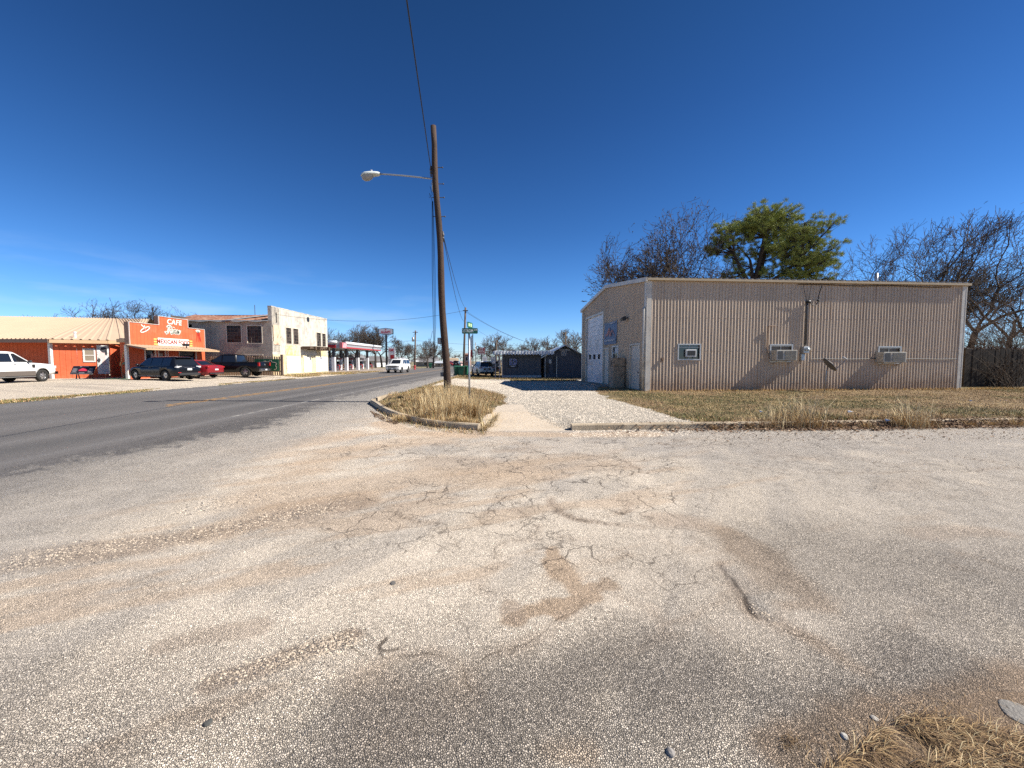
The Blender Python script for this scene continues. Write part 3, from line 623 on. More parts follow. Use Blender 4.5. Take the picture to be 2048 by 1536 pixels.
def panel_wear(M, sheet=.915):
    """sheet-to-sheet tone differences, splashed dirt along the base, a few rust runs"""
    t = M.node_tree; b = t.nodes['Principled BSDF']; N = t.nodes.new; K = t.links.new; src = b.inputs['Base Color'].links[0].from_socket
    g = N('ShaderNodeNewGeometry'); dt = N('ShaderNodeVectorMath'); dt.operation = 'DOT_PRODUCT'; dt.inputs[1].default_value = (wx.x / sheet + wy.x / sheet, wx.y / sheet + wy.y / sheet, 0); K(g.outputs['Position'], dt.inputs[0])
    fl = N('ShaderNodeMath'); fl.operation = 'FLOOR'; K(dt.outputs['Value'], fl.inputs[0]); wn = N('ShaderNodeTexWhiteNoise'); wn.noise_dimensions = '1D'; K(fl.outputs[0], wn.inputs['W'])
    mr = N('ShaderNodeMapRange'); mr.inputs['To Min'].default_value = .90; mr.inputs['To Max'].default_value = 1.08; K(wn.outputs['Value'], mr.inputs['Value'])
    fr = N('ShaderNodeMath'); fr.operation = 'FRACT'; K(dt.outputs['Value'], fr.inputs[0]); lp = N('ShaderNodeMapRange'); lp.inputs['From Max'].default_value = .035; lp.inputs['To Min'].default_value = .78; K(fr.outputs[0], lp.inputs['Value'])
    m1 = N('ShaderNodeMath'); m1.operation = 'MULTIPLY'; K(mr.outputs[0], m1.inputs[0]); K(lp.outputs[0], m1.inputs[1])
    sc_ = N('ShaderNodeVectorMath'); sc_.operation = 'SCALE'; K(src, sc_.inputs[0]); K(m1.outputs[0], sc_.inputs['Scale'])
    sp = N('ShaderNodeSeparateXYZ'); K(g.outputs['Position'], sp.inputs[0]); n = N('ShaderNodeTexNoise'); n.inputs['Scale'].default_value = 2.2; n.inputs['Detail'].default_value = 6; K(g.outputs['Position'], n.inputs['Vector'])
    ad = N('ShaderNodeMath'); ad.operation = 'MULTIPLY_ADD'; ad.inputs[1].default_value = -1.3; K(n.outputs['Fac'], ad.inputs[0]); K(sp.outputs['Z'], ad.inputs[2])
    bs = N('ShaderNodeMapRange'); bs.inputs['From Min'].default_value = .45; bs.inputs['From Max'].default_value = -.35; bs.inputs['To Max'].default_value = .7; K(ad.outputs[0], bs.inputs['Value'])
    c = N('ShaderNodeMix'); c.data_type = 'RGBA'; K(bs.outputs[0], c.inputs['Factor']); K(sc_.outputs[0], c.inputs['A']); c.inputs['B'].default_value = (.30, .20, .125, 1)
    mp_ = N('ShaderNodeMapping'); mp_.inputs['Scale'].default_value = (3.2, 3.2, .16); K(g.outputs['Position'], mp_.inputs['Vector']); n2 = N('ShaderNodeTexNoise'); n2.inputs['Scale'].default_value = 1.9; n2.inputs['Detail'].default_value = 4; K(mp_.outputs[0], n2.inputs['Vector'])
    r2 = N('ShaderNodeMapRange'); r2.inputs['From Min'].default_value = .64; r2.inputs['From Max'].default_value = .76; r2.inputs['To Max'].default_value = .55; K(n2.outputs['Fac'], r2.inputs['Value'])
    c2 = N('ShaderNodeMix'); c2.data_type = 'RGBA'; K(r2.outputs[0], c2.inputs['Factor']); K(c.outputs['Result'], c2.inputs['A']); c2.inputs['B'].default_value = (.27, .15, .08, 1)
    K(c2.outputs['Result'], b.inputs['Base Color'])
panel_wear(TANW)
TRIM = mat('pale_trim', (.60, .55, .47), rough=.45, var=.06, dirt=(.42, .36, .29), ds=2.0, spec=.4)
ROOFW = mat('galvanised_roof', (.62, .60, .56), rough=.35, metal=.35, var=.1, dirt=(.45, .36, .27), ds=1.0)
WHITE = mat('white_paint', (.72, .71, .68), rough=.5, var=.05, dirt=(.5, .47, .42), ds=1.5, dlo=.55, dhi=.85)
BLACK = mat('black_paint', (.018, .018, .02), rough=.4, var=.1)
DARKG = glass('dark_glass', (.015, .018, .022))
GREYM = mat('grey_metal', (.30, .30, .29), rough=.4, metal=.6, var=.1)
GALV = mat('galvanised_steel', (.42, .43, .43), rough=.4, metal=.7, var=.12)
CABLE = mat('black_cable', (.015, .015, .016), rough=.6)
ALU = mat('aluminium_frame', (.55, .54, .51), rough=.4, metal=.4, var=.08)
def ribs(L, period=.1525, flat=.052, s1=.0665, top=.019, s2=.015, h=.034):
    P = []; x = 0
    while x < L:
        P += [(x, 0), (x + flat, 0), (x + flat + s2, h), (x + flat + s2 + top, h)]; x += period
    return [(min(a, L), b) for a, b in P if a <= L + 1e-6] + [(L, 0)]
# openings in the long wall
WIN = [(1357, 690, 1398, 718), (1541, 691, 1581, 722), (1757, 695, 1797, 725)]
def strip_wall(L, top, holes, z0=SHZ, flip=1):
    """ribbed sheet in the (u, z) plane as faces, leaving out holes (u0, u1, z0, z1)"""
    b = MB(); P = ribs(L)
    for (ua, da), (ub, db) in zip(P[:-1], P[1:]):
        if ub - ua < 1e-6: continue
        um = (ua + ub) / 2; segs = [(z0, None)]; cuts = sorted([(h[2], h[3]) for h in holes if h[0] < um < h[1]])
        lo = z0; parts = []
        for c0, c1 in cuts:
            if c0 > lo: parts.append((lo, lo, c0, c0))
            lo = c1
        parts.append((lo, lo, top(ua), top(ub)))
        for a0, b0, a1, b1 in parts:
            b.add([(ua, -da, a0), (ub, -db, b0), (ub, -db, b1), (ua, -da, a1)], [(0, 1, 2, 3)])
    return b
holes = []
for x0, y0, x1, y1 in WIN:
    u0, z1 = wallU(x0, y0); u1, z0 = wallU(x1, y1); holes.append((u0, u1, z0, z1))
b = strip_wall(SHOP_L, lambda u: EAVE, holes)
w1 = b.build('wall', TANW, shop, fix=False)
def gtop(v): return EAVE + (PEAK - EAVE) * (1 - abs(v - SHOP_W / 2) / (SHOP_W / 2))
v1, zt = gabL(1207, 640); v0, _ = gabL(1174, 640); ROLL = (6.25, 10.0, SHZ, 4.5)
GH = [ROLL]
dA = (gabL(1280, 700)[0], gabL(1262, 700)[0], SHZ, gabL(1271, 690)[1]); dB = (gabL(1218, 700)[0], gabL(1208.5, 700)[0], SHZ, gabL(1213, 698)[1]); wB = (gabL(1237, 700)[0], gabL(1226, 700)[0], gabL(1230, 718)[1], gabL(1230, 694)[1])
GH += [dA, dB, wB]
b = strip_wall(SHOP_W, gtop, GH)
# (u, -d, z) -> gable runs along +y, its outside is -x
b.v = [(p[1], p[0], p[2]) for p in b.v]
b.build('wall', TANW, shop, fix=False)
b = MB()
for pts in ([(SHOP_L, 0), (SHOP_L, SHOP_W)],):
    b.add([(SHOP_L, 0, SHZ), (SHOP_L, SHOP_W, SHZ), (SHOP_L, SHOP_W, EAVE), (SHOP_L, SHOP_W / 2, PEAK), (SHOP_L, 0, EAVE)], [(0, 1, 2, 3, 4)])
b.quad((0, SHOP_W, SHZ), (SHOP_L, SHOP_W, SHZ), (SHOP_L, SHOP_W, EAVE), (0, SHOP_W, EAVE))
b.build('wall', TANW, shop)
b = MB(); rn = random.Random(1)
for z in (.55, 2.05, 3.55, 4.95):
    u_ = .061 + .1525 * .5 * 0
    while u_ < SHOP_L - .3:
        if not any(h[0] - .1 < u_ < h[1] + .1 and h[2] - .1 < z < h[3] + .1 for h in holes): b.box((u_ + .012, -.040, z - .012), (u_ + .034, -.033, z + .012))
        u_ += .1525 * 2
tag(b.build('screw', mat('rusty_screw', (.10, .05, .03), rough=.8), shop, fix=False), kind='stuff')
# inside floor/dark lining so that openings look in on a room
b = MB(); b.box((.12, .12, SHZ), (SHOP_L - .1, SHOP_W - .1, .1)); b.build('floor', mat('shop_floor', (.12, .11, .1)), shop)
# roof with ribs, 0.17 m over the long wall
b = MB()
for side in (0, 1):
    rowsr = []
    for (u, d) in ribs(SHOP_L + .24, period=.30, flat=.2, s1=.04, top=.02, s2=.04, h=.03):
        e0 = (-.17 if side == 0 else SHOP_W + .17); k = (PEAK - EAVE) / (SHOP_W / 2)
        rowsr.append([(u - .12, e0, EAVE - .17 * k + d + .05), (u - .12, SHOP_W / 2, PEAK + d + .05)])
    b.grid(rowsr)
    e0 = (-.17 if side == 0 else SHOP_W + .17)
b.build('roof', ROOFW, shop, fix=False)
k = (PEAK - EAVE) / (SHOP_W / 2)
b = MB(); b.box((-.10, -.165, EAVE - .10), (SHOP_L + .1, -.03, EAVE + .018)); b.build('eave_trim', mat('eave_tan', (.47, .36, .22), rough=.5, var=.08), shop, bevel=.008)
b = MB()
b.prism([(-.10, -.165, EAVE - .16), (-.10, -.165, EAVE + .03), (-.10, SHOP_W / 2, PEAK + .05), (-.10, SHOP_W + .165, EAVE + .03), (-.10, SHOP_W + .165, EAVE - .16), (-.10, SHOP_W / 2, PEAK - .14)], (-.03, 0, 0), (.06, 0, 0))
b.build('rake_trim', TRIM, shop)
for (x, y, sx, sy) in ((0, 0, 1, 1), (SHOP_L, 0, -1, 1)):
    b = MB(); W_ = .21
    b.box((min(x - .035 * sx, x + W_ * sx), y - .04, SHZ), (max(x - .035 * sx, x + W_ * sx), y - .03, EAVE - .10))
    b.box((min(x - .045 * sx, x - .035 * sx), y - .04, SHZ), (max(x - .045 * sx, x - .035 * sx), y + .16, EAVE - .12))
    b.box((min(x - .02 * sx, x + .02 * sx) - .0, y - .047, SHZ), (max(x - .02 * sx, x + .02 * sx), y - .040, EAVE - .12))
    b.build('corner_trim', TRIM, shop, bevel=.004)
b = MB(); b.box((-.045, SHOP_W - .16, SHZ), (-.035, SHOP_W + .03, EAVE - .1)); b.build('corner_trim', TRIM, shop)
# downpipe on the near corner
b = MB(); b.tube([(-.09, .06, SHZ + .02), (-.09, .06, EAVE - 1.25)], .055, 10); b.tube([(-.09, .06, 1.75), (-.09, .06, 1.79)], .066, 10); b.build('downpipe', TRIM, shop, smooth=True)
# windows with room air conditioners sitting in them
for i, (u0, u1, z0, z1) in enumerate(holes):
    f = MB(); t = .055
    f.box((u0 - t, -.06, z0 - t), (u1 + t, -.005, z0)); f.box((u0 - t, -.06, z1), (u1 + t, -.005, z1 + t)); f.box((u0 - t, -.058, z0), (u0, -.005, z1)); f.box((u1, -.058, z0), (u1 + t, -.005, z1))
    wn = f.build('window', ALU, shop)
    p = MB(); p.quad((u0, .03, z0), (u1, .03, z0), (u1, .03, z1), (u0, .03, z1)); p.build('pane', mat('brown_board', (.10, .085, .07), rough=.6, var=.4, vs=6) if i else DARKG, wn)
    s_ = MB()
    s_.bar((u0, -.005, z1 - (.03 if i else .10)), (u1, -.005, z1 - (.03 if i else .10)), .02, .02); s_.bar(((u0 + u1) / 2, 0.004, z0), ((u0 + u1) / 2, .004, z1), .015, .02)
    s_.build('sash', ALU, wn)
CREAM = mat('cream_plastic', (.50, .46, .38), rough=.55, var=.08, dirt=(.33, .28, .2), ds=4)
COIL = mat('condenser_fins', (.06, .06, .06), rough=.6, var=.3, vs=30)
def aircon(u0, u1, z0, z1, depth, label, small=False):
    loc = shop.matrix_world @ Vector(((u0 + u1) / 2, 0, z0))
    e = empty('air_conditioner', loc, A4, label, 'air conditioner', 'room air conditioners in the workshop wall')
    w_, h = (u1 - u0), (z1 - z0)
    b = MB(); b.box((-w_ / 2, -depth, 0), (w_ / 2, .02, h)); b.build('case', CREAM if not small else WHITE, e, bevel=.012)
    g = MB()
    if small:
        g.box((-w_ / 2 + .05, -depth - .012, .05), (w_ / 2 - .05, -depth - .004, h - .05))
        g.build('grille', mat('coil_black', (.03, .03, .03), rough=.6, var=.8, vs=26), e)
    else:
        c = MB(); c.box((-w_ / 2 + .40 * w_, -depth - .008, .04), (w_ / 2 - .05, -depth - .003, h - .04)); c.build('coil', COIL, e)
        for k in range(11): g.box((-w_ / 2 + .40 * w_, -depth - .02, .05 + k * (h - .1) / 11), (w_ / 2 - .05, -depth - .009, .062 + k * (h - .1) / 11))
        g.build('louver', CREAM, e)
        q = MB(); q.box((-w_ / 2 + .06 * w_, -depth - .008, .05), (-w_ / 2 + .30 * w_, -depth - .003, h - .05)); q.build('side_vent', COIL, e)
    br = MB()
    for s in (-1, 1):
        br.bar((s * w_ * .38, -.02, -.16), (s * w_ * .38, -depth * .8, -.012), .02, .02); br.bar((s * w_ * .38, -depth * .85, -.012), (s * w_ * .38, 0, -.012), .02, .02)
        br.build('bracket', GREYM, e); br = MB()
    return e
for (x0, y0, x1, y1, dep, lab, sm) in ((1371, 699, 1391, 713.5, .10, 'small white air conditioner in the dark window nearest the building corner', True), (1546, 700, 1586, 721, .42, 'cream louvred air conditioner in the wall beside the electric meter', False), (1760, 704, 1804, 725, .42, 'cream louvred air conditioner in the wall past the satellite dish', False)):
    u0, z1 = wallU(x0, y0); u1, z0 = wallU(x1, y1); s_ = 1 - dep / 19; aircon(u0 * s_ + .0, u1 * s_, HCAM + (z0 - HCAM) * s_, HCAM + (z1 - HCAM) * s_, dep, lab, sm)
# gable: roller door, two doors, window, floodlight
GHOST = mat('roller_white', (.66, .66, .68), rough=.45, var=.05, dirt=(.45, .42, .4), ds=1.0)
dr = MB(); n = 14
for i in range(n):
    z0 = ROLL[2] + (ROLL[3] - ROLL[2]) * i / n; z1 = ROLL[2] + (ROLL[3] - ROLL[2]) * (i + 1) / n
    dr.box((.05, ROLL[0], z0 + .012), (.09, ROLL[1], z1)); dr.box((.075, ROLL[0], z0), (.09, ROLL[1], z0 + .012))
door = dr.build('roller_door', GHOST, shop)
for i in range(3):
    v = ROLL[0] + .75 + i * 1.02; q = MB(); q.box((.035, v, 1.72), (.05, v + .42, 2.03)); q.build('window', DARKG, door)
q = MB(); q.box((-.06, ROLL[0] - .12, ROLL[3]), (.05, ROLL[1] + .12, ROLL[3] + .12)); q.box((-.05, ROLL[0] - .12, SHZ), (.05, ROLL[0], ROLL[3])); q.box((-.05, ROLL[1], SHZ), (.05, ROLL[1] + .12, ROLL[3])); q.build('door_frame', TRIM, shop)
for d_, nm in ((dA, 0), (dB, 1)):
    y0, y1, z0, z1 = d_
    q = MB(); q.box((.02, y0 + .01, z0), (.06, y1 - .01, z1 - .01)); dd = q.build('door', mat('cream_door', (.56, .52, .45), rough=.5, var=.06, dirt=(.4, .36, .3), ds=1.5), shop)
    q = MB(); q.box((-.045, y0 - .07, z0), (.03, y0, z1 + .07)); q.box((-.045, y1, z0), (.03, y1 + .07, z1 + .07)); q.box((-.044, y0, z1), (.03, y1, z1 + .07)); q.build('frame', TRIM, dd)
    q = MB(); q.sphere((-.02, y0 + .12, 1.05), .035, 10, 6); q.bar((-.02, y0 + .12, 1.05), (.03, y0 + .12, 1.05), .02, .02); q.build('handle', BLACK, dd, smooth=True)
y0, y1, z0, z1 = wB
q = MB(); t = .06
for a in (((-.05, y0 - t, z0 - t), (.03, y1 + t, z0)), ((-.05, y0 - t, z1), (.03, y1 + t, z1 + t)), ((-.05, y0 - t, z0), (.03, y0, z1)), ((-.05, y1, z0), (.03, y1 + t, z1)), ((-.02, y0, (z0 + z1) / 2 - .02), (.03, y1, (z0 + z1) / 2 + .02))): q.box(*a)
wn = q.build('window', WHITE, shop); q = MB(); q.quad((.035, y0, z0), (.035, y1, z0), (.035, y1, z1), (.035, y0, z1)); q.build('pane', DARKG, wn)
q = MB(); q.box((.02, y0 + .02, (z0 + z1) / 2 + .05), (.026, y1 - .25, z1 - .05)); q.build('blind', mat('blind_white', (.6, .6, .6)), wn)
v, z = gabL(1257, 636); q = MB(); q.bar((-.02, v, z), (-.22, v, z - .02), .05, .05); q.box((-.03, v - .07, z - .07), (-.0, v + .07, z + .07)); q.prism([(-.18, v - .16, z - .12), (-.18, v - .16, z + .10), (-.38, v - .13, z - .02), (-.34, v - .13, z - .16)], (0, 0, 0), (0, .30, 0)); q.build('floodlight', BLACK, shop)
# vent pipe, service mast, meter, cables (parts of the building)
u, z = wallU(1818, 576); q = MB(); q.cyl((u, 1.6, EAVE), .075, .80, 12); q.build('vent_pipe', GALV, shop, smooth=True)
u, z = wallU(1611, 605); uM, zM = wallU(1606, 700)
q = MB(); q.tube([(u, -.09, z), (u + .0, -.10, z - .3), (uM + .02, -.10, zM + .2)], .045, 10); q.build('service_mast', mat('dark_conduit', (.09, .085, .08), rough=.5, metal=.3, var=.2), shop, smooth=True)
q = MB(); q.sphere((u + .05, -.12, z + .02), .085, 10, 8, (1.5, 1, .8)); q.build('weatherhead', BLACK, shop, smooth=True)
q = MB(); q.box((uM - .13, -.20, zM - .14), (uM + .14, -.03, zM + .16)); q.box((uM - .12, -.21, zM - .06), (uM + .1, -.19, zM + .10)); mtr = q.build('meter_box', GALV, shop, bevel=.012)
q = MB(); q.cyl((uM + .02, -.20, zM + .03), .085, -.09, 14, 'y'); q.build('meter', mat('meter_glass', (.5, .53, .52), rough=.1), mtr, smooth=True)
q = MB(); q.box((uM - .19, -.15, zM - .50), (uM - .02, -.03, zM - .20)); q.bar((uM - .1, -.08, zM - .2), (uM - .03, -.08, zM - .14), .04, .04); q.build('breaker_box', GALV, shop, bevel=.015)
q = MB(); ul, zl = wallU(1622, 719)
pts = [(ul + k * .5, -.045, 1.70 + .012 * math.sin(k * 1.3)) for k in range(int((SHOP_L - ul) / .5) + 1)]; q.tube(pts, .012, 5); q.build('wall_cable', CABLE, shop)
q = MB(); ur, zr = wallU(1636, 578)
pts = [(u - .45, -.07, EAVE - .16)] + [(u - .45 + k * .6, -.07, EAVE - .17 + .02 * math.sin(k)) for k in range(1, 14)]; q.tube(pts, .018, 5)
q.tube([(u - .33, -.2, EAVE - .17), (u - .05, -.11, z + .05)], .01, 5); q.tube([(u + .1, -.2, EAVE - .17), (u + .03, -.11, z + .05)], .01, 5)
q.tube([(u + .1, -.13, z + .03), (u + .2, -.15, z - .12), (u + .38, -.15, z - .16), (u + .5, -.15, z + .05), (u + .5, -.16, z + .3), (u + .62, -.2, EAVE - .17)], .02, 6); q.sphere((u + .49, -.15, z + .08), .05, 8, 6)
q.build('service_cable', CABLE, shop)
u2, z2 = wallU(1535, 652); q = MB(); q.tube([(u2 + .3, -.12, z2), (u2, -.12, z2), (u2 - .03, -.06, z2 - .15), (u2 - .02, -.05, z2 - 1.0), (u2 + .12, -.05, z2 - 1.5)], .018, 6); q.bar((u2 + .12, -.12, z2), (u2 + .14, -.12, z2 - .18), .03, .03); q.build('pipe', mat('rusty_pipe', (.28, .19, .13), rough=.8, var=.3), shop)
u3, z3 = wallU(1324, 718); q = MB(); q.box((u3 - .05, -.10, z3 - .05), (u3 + .05, -.02, z3 + .06)); q.bar((u3, -.07, z3 - .02), (u3 - .03, -.07, z3 - .16), .03, .03); q.build('outlet_box', mat('rusty_box', (.24, .16, .11), rough=.8), shop)
# banner hung on the gable
BAN = mat('banner_blue', (.105, .16, .26), rough=.55, var=.06); CORAL = mat('banner_coral', (.55, .24, .19), rough=.6)
va, za = gabL(1236, 642); vb, zb = gabL(1210, 691); zb = gabL(1211, 690)[1]; za = gabL(1222, 647)[1] + .1
loc = shop.matrix_world @ Vector((-.05, (va + vb) / 2, (za + zb) / 2))
ban = empty('banner', loc, A4 - math.pi / 2, 'dusty blue banner with coral mountain peaks hung on the shaded gable', 'banner')
bw, bh = (vb - va), (za - zb); b = MB()
rws = []
for i in range(13):
    rws.append([(-bw / 2 + bw * i / 12, -.012 - .018 * math.sin(i * 1.1 + j * .8) - .03 * (j == 8) * math.sin(i * .5), -bh / 2 + bh * j / 8 - .05 * (j == 8) * math.sin(math.pi * i / 12)) for j in range(9)])
b.grid(rws); b.build('cloth', BAN, ban, smooth=True)
b = MB(); S = [(-.42, -.22), (-.28, -.02), (-.22, -.10), (-.10, .16), (-.04, .24), (.08, -.02), (.12, .02), (.20, .12), (.38, -.14), (.40, -.20)]
for a, c in zip(S[:-1], S[1:]): b.bar((a[0] * bw, -.05, a[1] * bh), (c[0] * bw, -.05, c[1] * bh), .006, .045)
for a, c in (((-.04, .20), (-.20, -.14)), ((-.04, .12), (-.12, -.08)), ((.0, .08), (.04, -.16)), ((.08, -.02), (.0, -.14)), ((.2, .1), (.06, -.14))): b.bar((a[0] * bw, -.05, a[1] * bh), (c[0] * bw, -.05, c[1] * bh), .006, .06)
b.build('mountain_print', CORAL, ban)
b = MB(); random.seed(4); x = -.42
while x < .4:
    w_ = random.uniform(.04, .10); b.box((x * bw, -.052, -.36 * bh), ((x + w_) * bw, -.047, -.29 * bh)); x += w_ + .022
b.build('print', mat('banner_white', (.5, .5, .52)), ban); b = MB(); b.box((.02 * bw, -.052, .39 * bh), (.4 * bw, -.047, .43 * bh)); b.build('print', mat('banner_white', (.5, .5, .52)), ban)
# old box standing at the gable
bx = at(1233.5, 783, 20.4); bz = g1(bx.x, 20.4)
cab = empty('metal_cabinet', (bx.x, 20.4, bz - .02), A4, 'weathered mottled beige cabinet standing by the shaded doors of the workshop', 'cabinet')
BOXM = mat('mottled_beige', (.36, .27, .19), rough=.85, var=.25, vs=6, bump=.7, bs=14, dirt=(.07, .05, .035), ds=4.5, dlo=.56, dhi=.64)
q = MB(); hcab = 1.56; q.box((-.31, -.28, 0), (.31, .28, 1.12)); q.box((-.315, -.285, 1.13), (.315, .285, hcab)); q.build('body', BOXM, cab, bevel=.03)
q = MB(); q.box((-.27, -.30, .06), (.29, -.284, 1.08)); q.build('lower_door', BOXM, cab, bevel=.01); q = MB(); q.box((-.27, -.302, 1.17), (.29, -.288, 1.5)); q.build('upper_door', BOXM, cab, bevel=.01)
q = MB(); q.box((-.34, -.12, 1.18), (-.316, .04, 1.42)); q.build('vent', BLACK, cab)
# satellite dish on its pole
dp = wallU(1650, 783); dl = gp(1649, 786, .22); dl = at(1649, 784, 17.7); dz = g1(dl.x, 17.7)
dish = empty('satellite_dish', (dl.x, 17.7, dz), 0, 'dark satellite dish on a thin bent post in front of the tan wall', 'satellite dish')
top = at(1656, 733, 17.7); tp = Vector((top.x - dl.x, 0, top.z - dz))
q = MB(); q.tube([(0, 0, -.05), (.02, 0, tp.z * .5), (.05, .01, tp.z * .75), (tp.x - .02, .02, tp.z)], .022, 8); q.build('post', GREYM, dish, smooth=True)
q = MB(); rr = []
nrm = Vector((.72, -.22, .62)).normalized(); sdx = nrm.cross(Z).normalized(); sup = sdx.cross(nrm)
for i in range(7):
    r_ = .33 * i / 6; rr.append([tp + Vector((.03, 0, .06)) + sdx * (r_ * .95 * math.cos(a)) + sup * (r_ * 1.1 * math.sin(a)) + nrm * (.25 * r_ * r_ / .33 - .03) for a in [2 * math.pi * j / 24 for j in range(25)]])
q.grid(rr); ds_ = q.build('reflector', mat('dish_grey', (.075, .072, .07), rough=.5, var=.2), dish, smooth=True); ds_.modifiers.new('thick', 'SOLIDIFY').thickness = .02
lo_ = tp + Vector((.05, 0, .06)) - sup * .33 ; hd = tp + Vector((.72, -.12, .34))
q = MB(); q.tube([lo_, hd], .016, 6); q.build('feed_arm', GREYM, dish); q = MB(); q.tube([hd - Vector((.0, 0, .02)), hd + Vector((-.16, .02, .10))], [.045, .03], 8); q.build('receiver', mat('receiver_grey', (.4, .4, .4)), dish, smooth=True)

# ================================================================== timber pole with the street lamp
PB = at(895.5, 798, 15.3); PB.z = g1(PB.x, 15.3) - .15
PT = at(866.5, 252, 15.3)
pole = empty('utility_pole', PB, 0, 'tall dark brown leaning timber pole on the dry grass corner', 'utility pole')
WOOD = mat('creosoted_wood', (.05, .026, .015), rough=.85, var=.35, vs=7, bump=.9, bs=26, streak=(.018, .011, .008))
dv = PT - PB
q = MB(); npz = 15; pts = [dv * (i / npz) + Vector((.03 * math.sin(i * .9), .02 * math.cos(i * 1.3), 0)) * (0 < i < npz) for i in range(npz + 1)]
q.tube(pts, [.145 - .042 * i / npz + .004 * math.sin(i * 2.1) for i in range(npz + 1)], 14); q.build('shaft', WOOD, pole, smooth=True)
def onpole(zz): return dv * ((zz - PB.z) / dv.z)
HW = mat('old_hardware', (.10, .095, .09), rough=.6, metal=.5, var=.3)
for zz in (8.85, 8.25, 7.75, 7.05):
    c = onpole(zz); q = MB(); q.tube([c + Vector((-.2, 0, 0)), c + Vector((.27, 0, 0))], .014, 6); q.sphere(c + Vector((.26, 0, 0)), .03, 8, 6); q.build('through_bolt', HW, pole)
for zz, o in ((8.75, -.17), (6.35, .15)):
    c = onpole(zz); q = MB(); q.sphere(c + Vector((o, 0, .02)), .055, 10, 6, (1, 1, 1.4)); q.sphere(c + Vector((o, 0, -.1)), .05, 10, 6); q.bar(c + Vector((o, 0, -.25)), c + Vector((o, 0, .15)), .03, .05); q.build('insulator', HW, pole, smooth=True)
c = onpole(2.35); q = MB(); q.box(c + Vector((-.26, -.1, -.10)), c + Vector((-.14, .1, .14))); q.build('meter_box', GREYM, pole, bevel=.01)
c1, c2 = at(884, 752, 15.25) - PB, at(885, 735, 15.25) - PB; q = MB(); q.box(c1 + Vector((-.05, -.06, -.02)), c1 + Vector((.06, .06, .14))); q.tube([c1 + Vector((0, 0, .12)), c1 + Vector((.03, 0, .3)), c1 + Vector((.12, 0, .42))], .01, 6); q.build('junction_box', mat('junction_grey', (.12, .12, .12), rough=.5), pole)
# lamp arm and head
LP = onpole(8.55) + PB
LP = PB + onpole(8.42)
lamp = empty('street_lamp', LP, 0, 'cobra head street lamp on a curved steel arm over the highway', 'street lamp')
h0 = at(760, 348, 15.1) - LP; a0 = Vector((-.12, -.02, 0)); q = MB()
pts = [a0 + Vector((.0, 0, -.45)), a0 + Vector((-.02, 0, -.1))]
for i in range(15):
    t = i / 14; pts.append(Vector((a0.x + (h0.x - a0.x) * t, a0.y + (h0.y - a0.y) * t, a0.z + (h0.z - a0.z) * (1 - (1 - t) ** 1.9))))
q.tube(pts, .03, 8); q.build('arm', GALV, lamp, smooth=True)
q = MB(); q.bar(a0 + Vector((.03, 0, -.5)), a0 + Vector((.03, 0, .15)), .1, .05); q.build('bracket', HW, lamp)
hl = at(722, 352, 15.05) - LP; dv2 = (hl - h0); Lh = dv2.length
q = MB(); prof = [(0, .06, .055, .0), (.10, .11, .085, .0), (.25, .13, .10, .005), (.5, .17, .11, .01), (.75, .18, .10, .012), (.9, .14, .075, .01), (1.0, .03, .02, 0)]
rings = []
for t, wy_, hz, oz in prof:
    cen = h0 + dv2 * t
    rings.append([cen + Vector((0, wy_ * math.cos(a), max(-.03, hz * math.sin(a)) + oz)) for a in [2 * math.pi * j / 16 for j in range(17)]])
q.grid(rings); q.build('head', mat('lamp_housing', (.62, .66, .62), rough=.4, var=.06), lamp, smooth=True)
q = MB(); rings = []
for t, k_ in ((.36, .35), (.45, .75), (.6, 1), (.78, 1), (.9, .7), (.97, .15)):
    cen = h0 + dv2 * t; rings.append([cen + Vector((0, .145 * k_ * math.cos(a), -.03 - .17 * k_ * abs(math.sin(a)))) for a in [math.pi * j / 10 for j in range(11)]])
q.grid(rings); q.build('lens', mat('lamp_lens', (.34, .32, .29), rough=.15, var=.2, vs=9), lamp, smooth=True)
q = MB(); q.cyl(h0 + dv2 * .45 + Vector((0, 0, .1)), .04, .07, 10); q.build('photocell', mat('photocell_grey', (.35, .36, .38)), lamp, smooth=True)

def wire(name, a, c, sag, label, r=.012, grp='overhead wires', n=18):
    a, c = Vector(a), Vector(c); q = MB(); pts = []
    for i in range(n + 1):
        t = i / n; p = a.lerp(c, t); p.z -= sag * 4 * t * (1 - t); pts.append(p)
    q.tube(pts, r, 5); o = q.build(name, CABLE, None, smooth=True); tag(o, label, 'cable', grp); return o
P9 = PB + onpole(8.75) + Vector((-.17, 0, 0))
o = wire('overhead_wire', P9, at(815, 0, 7.9) + (at(815, 0, 7.9) - P9) * 2.2, .12, 'thick twisted cable rising from the lamp pole out of the picture top', .016)
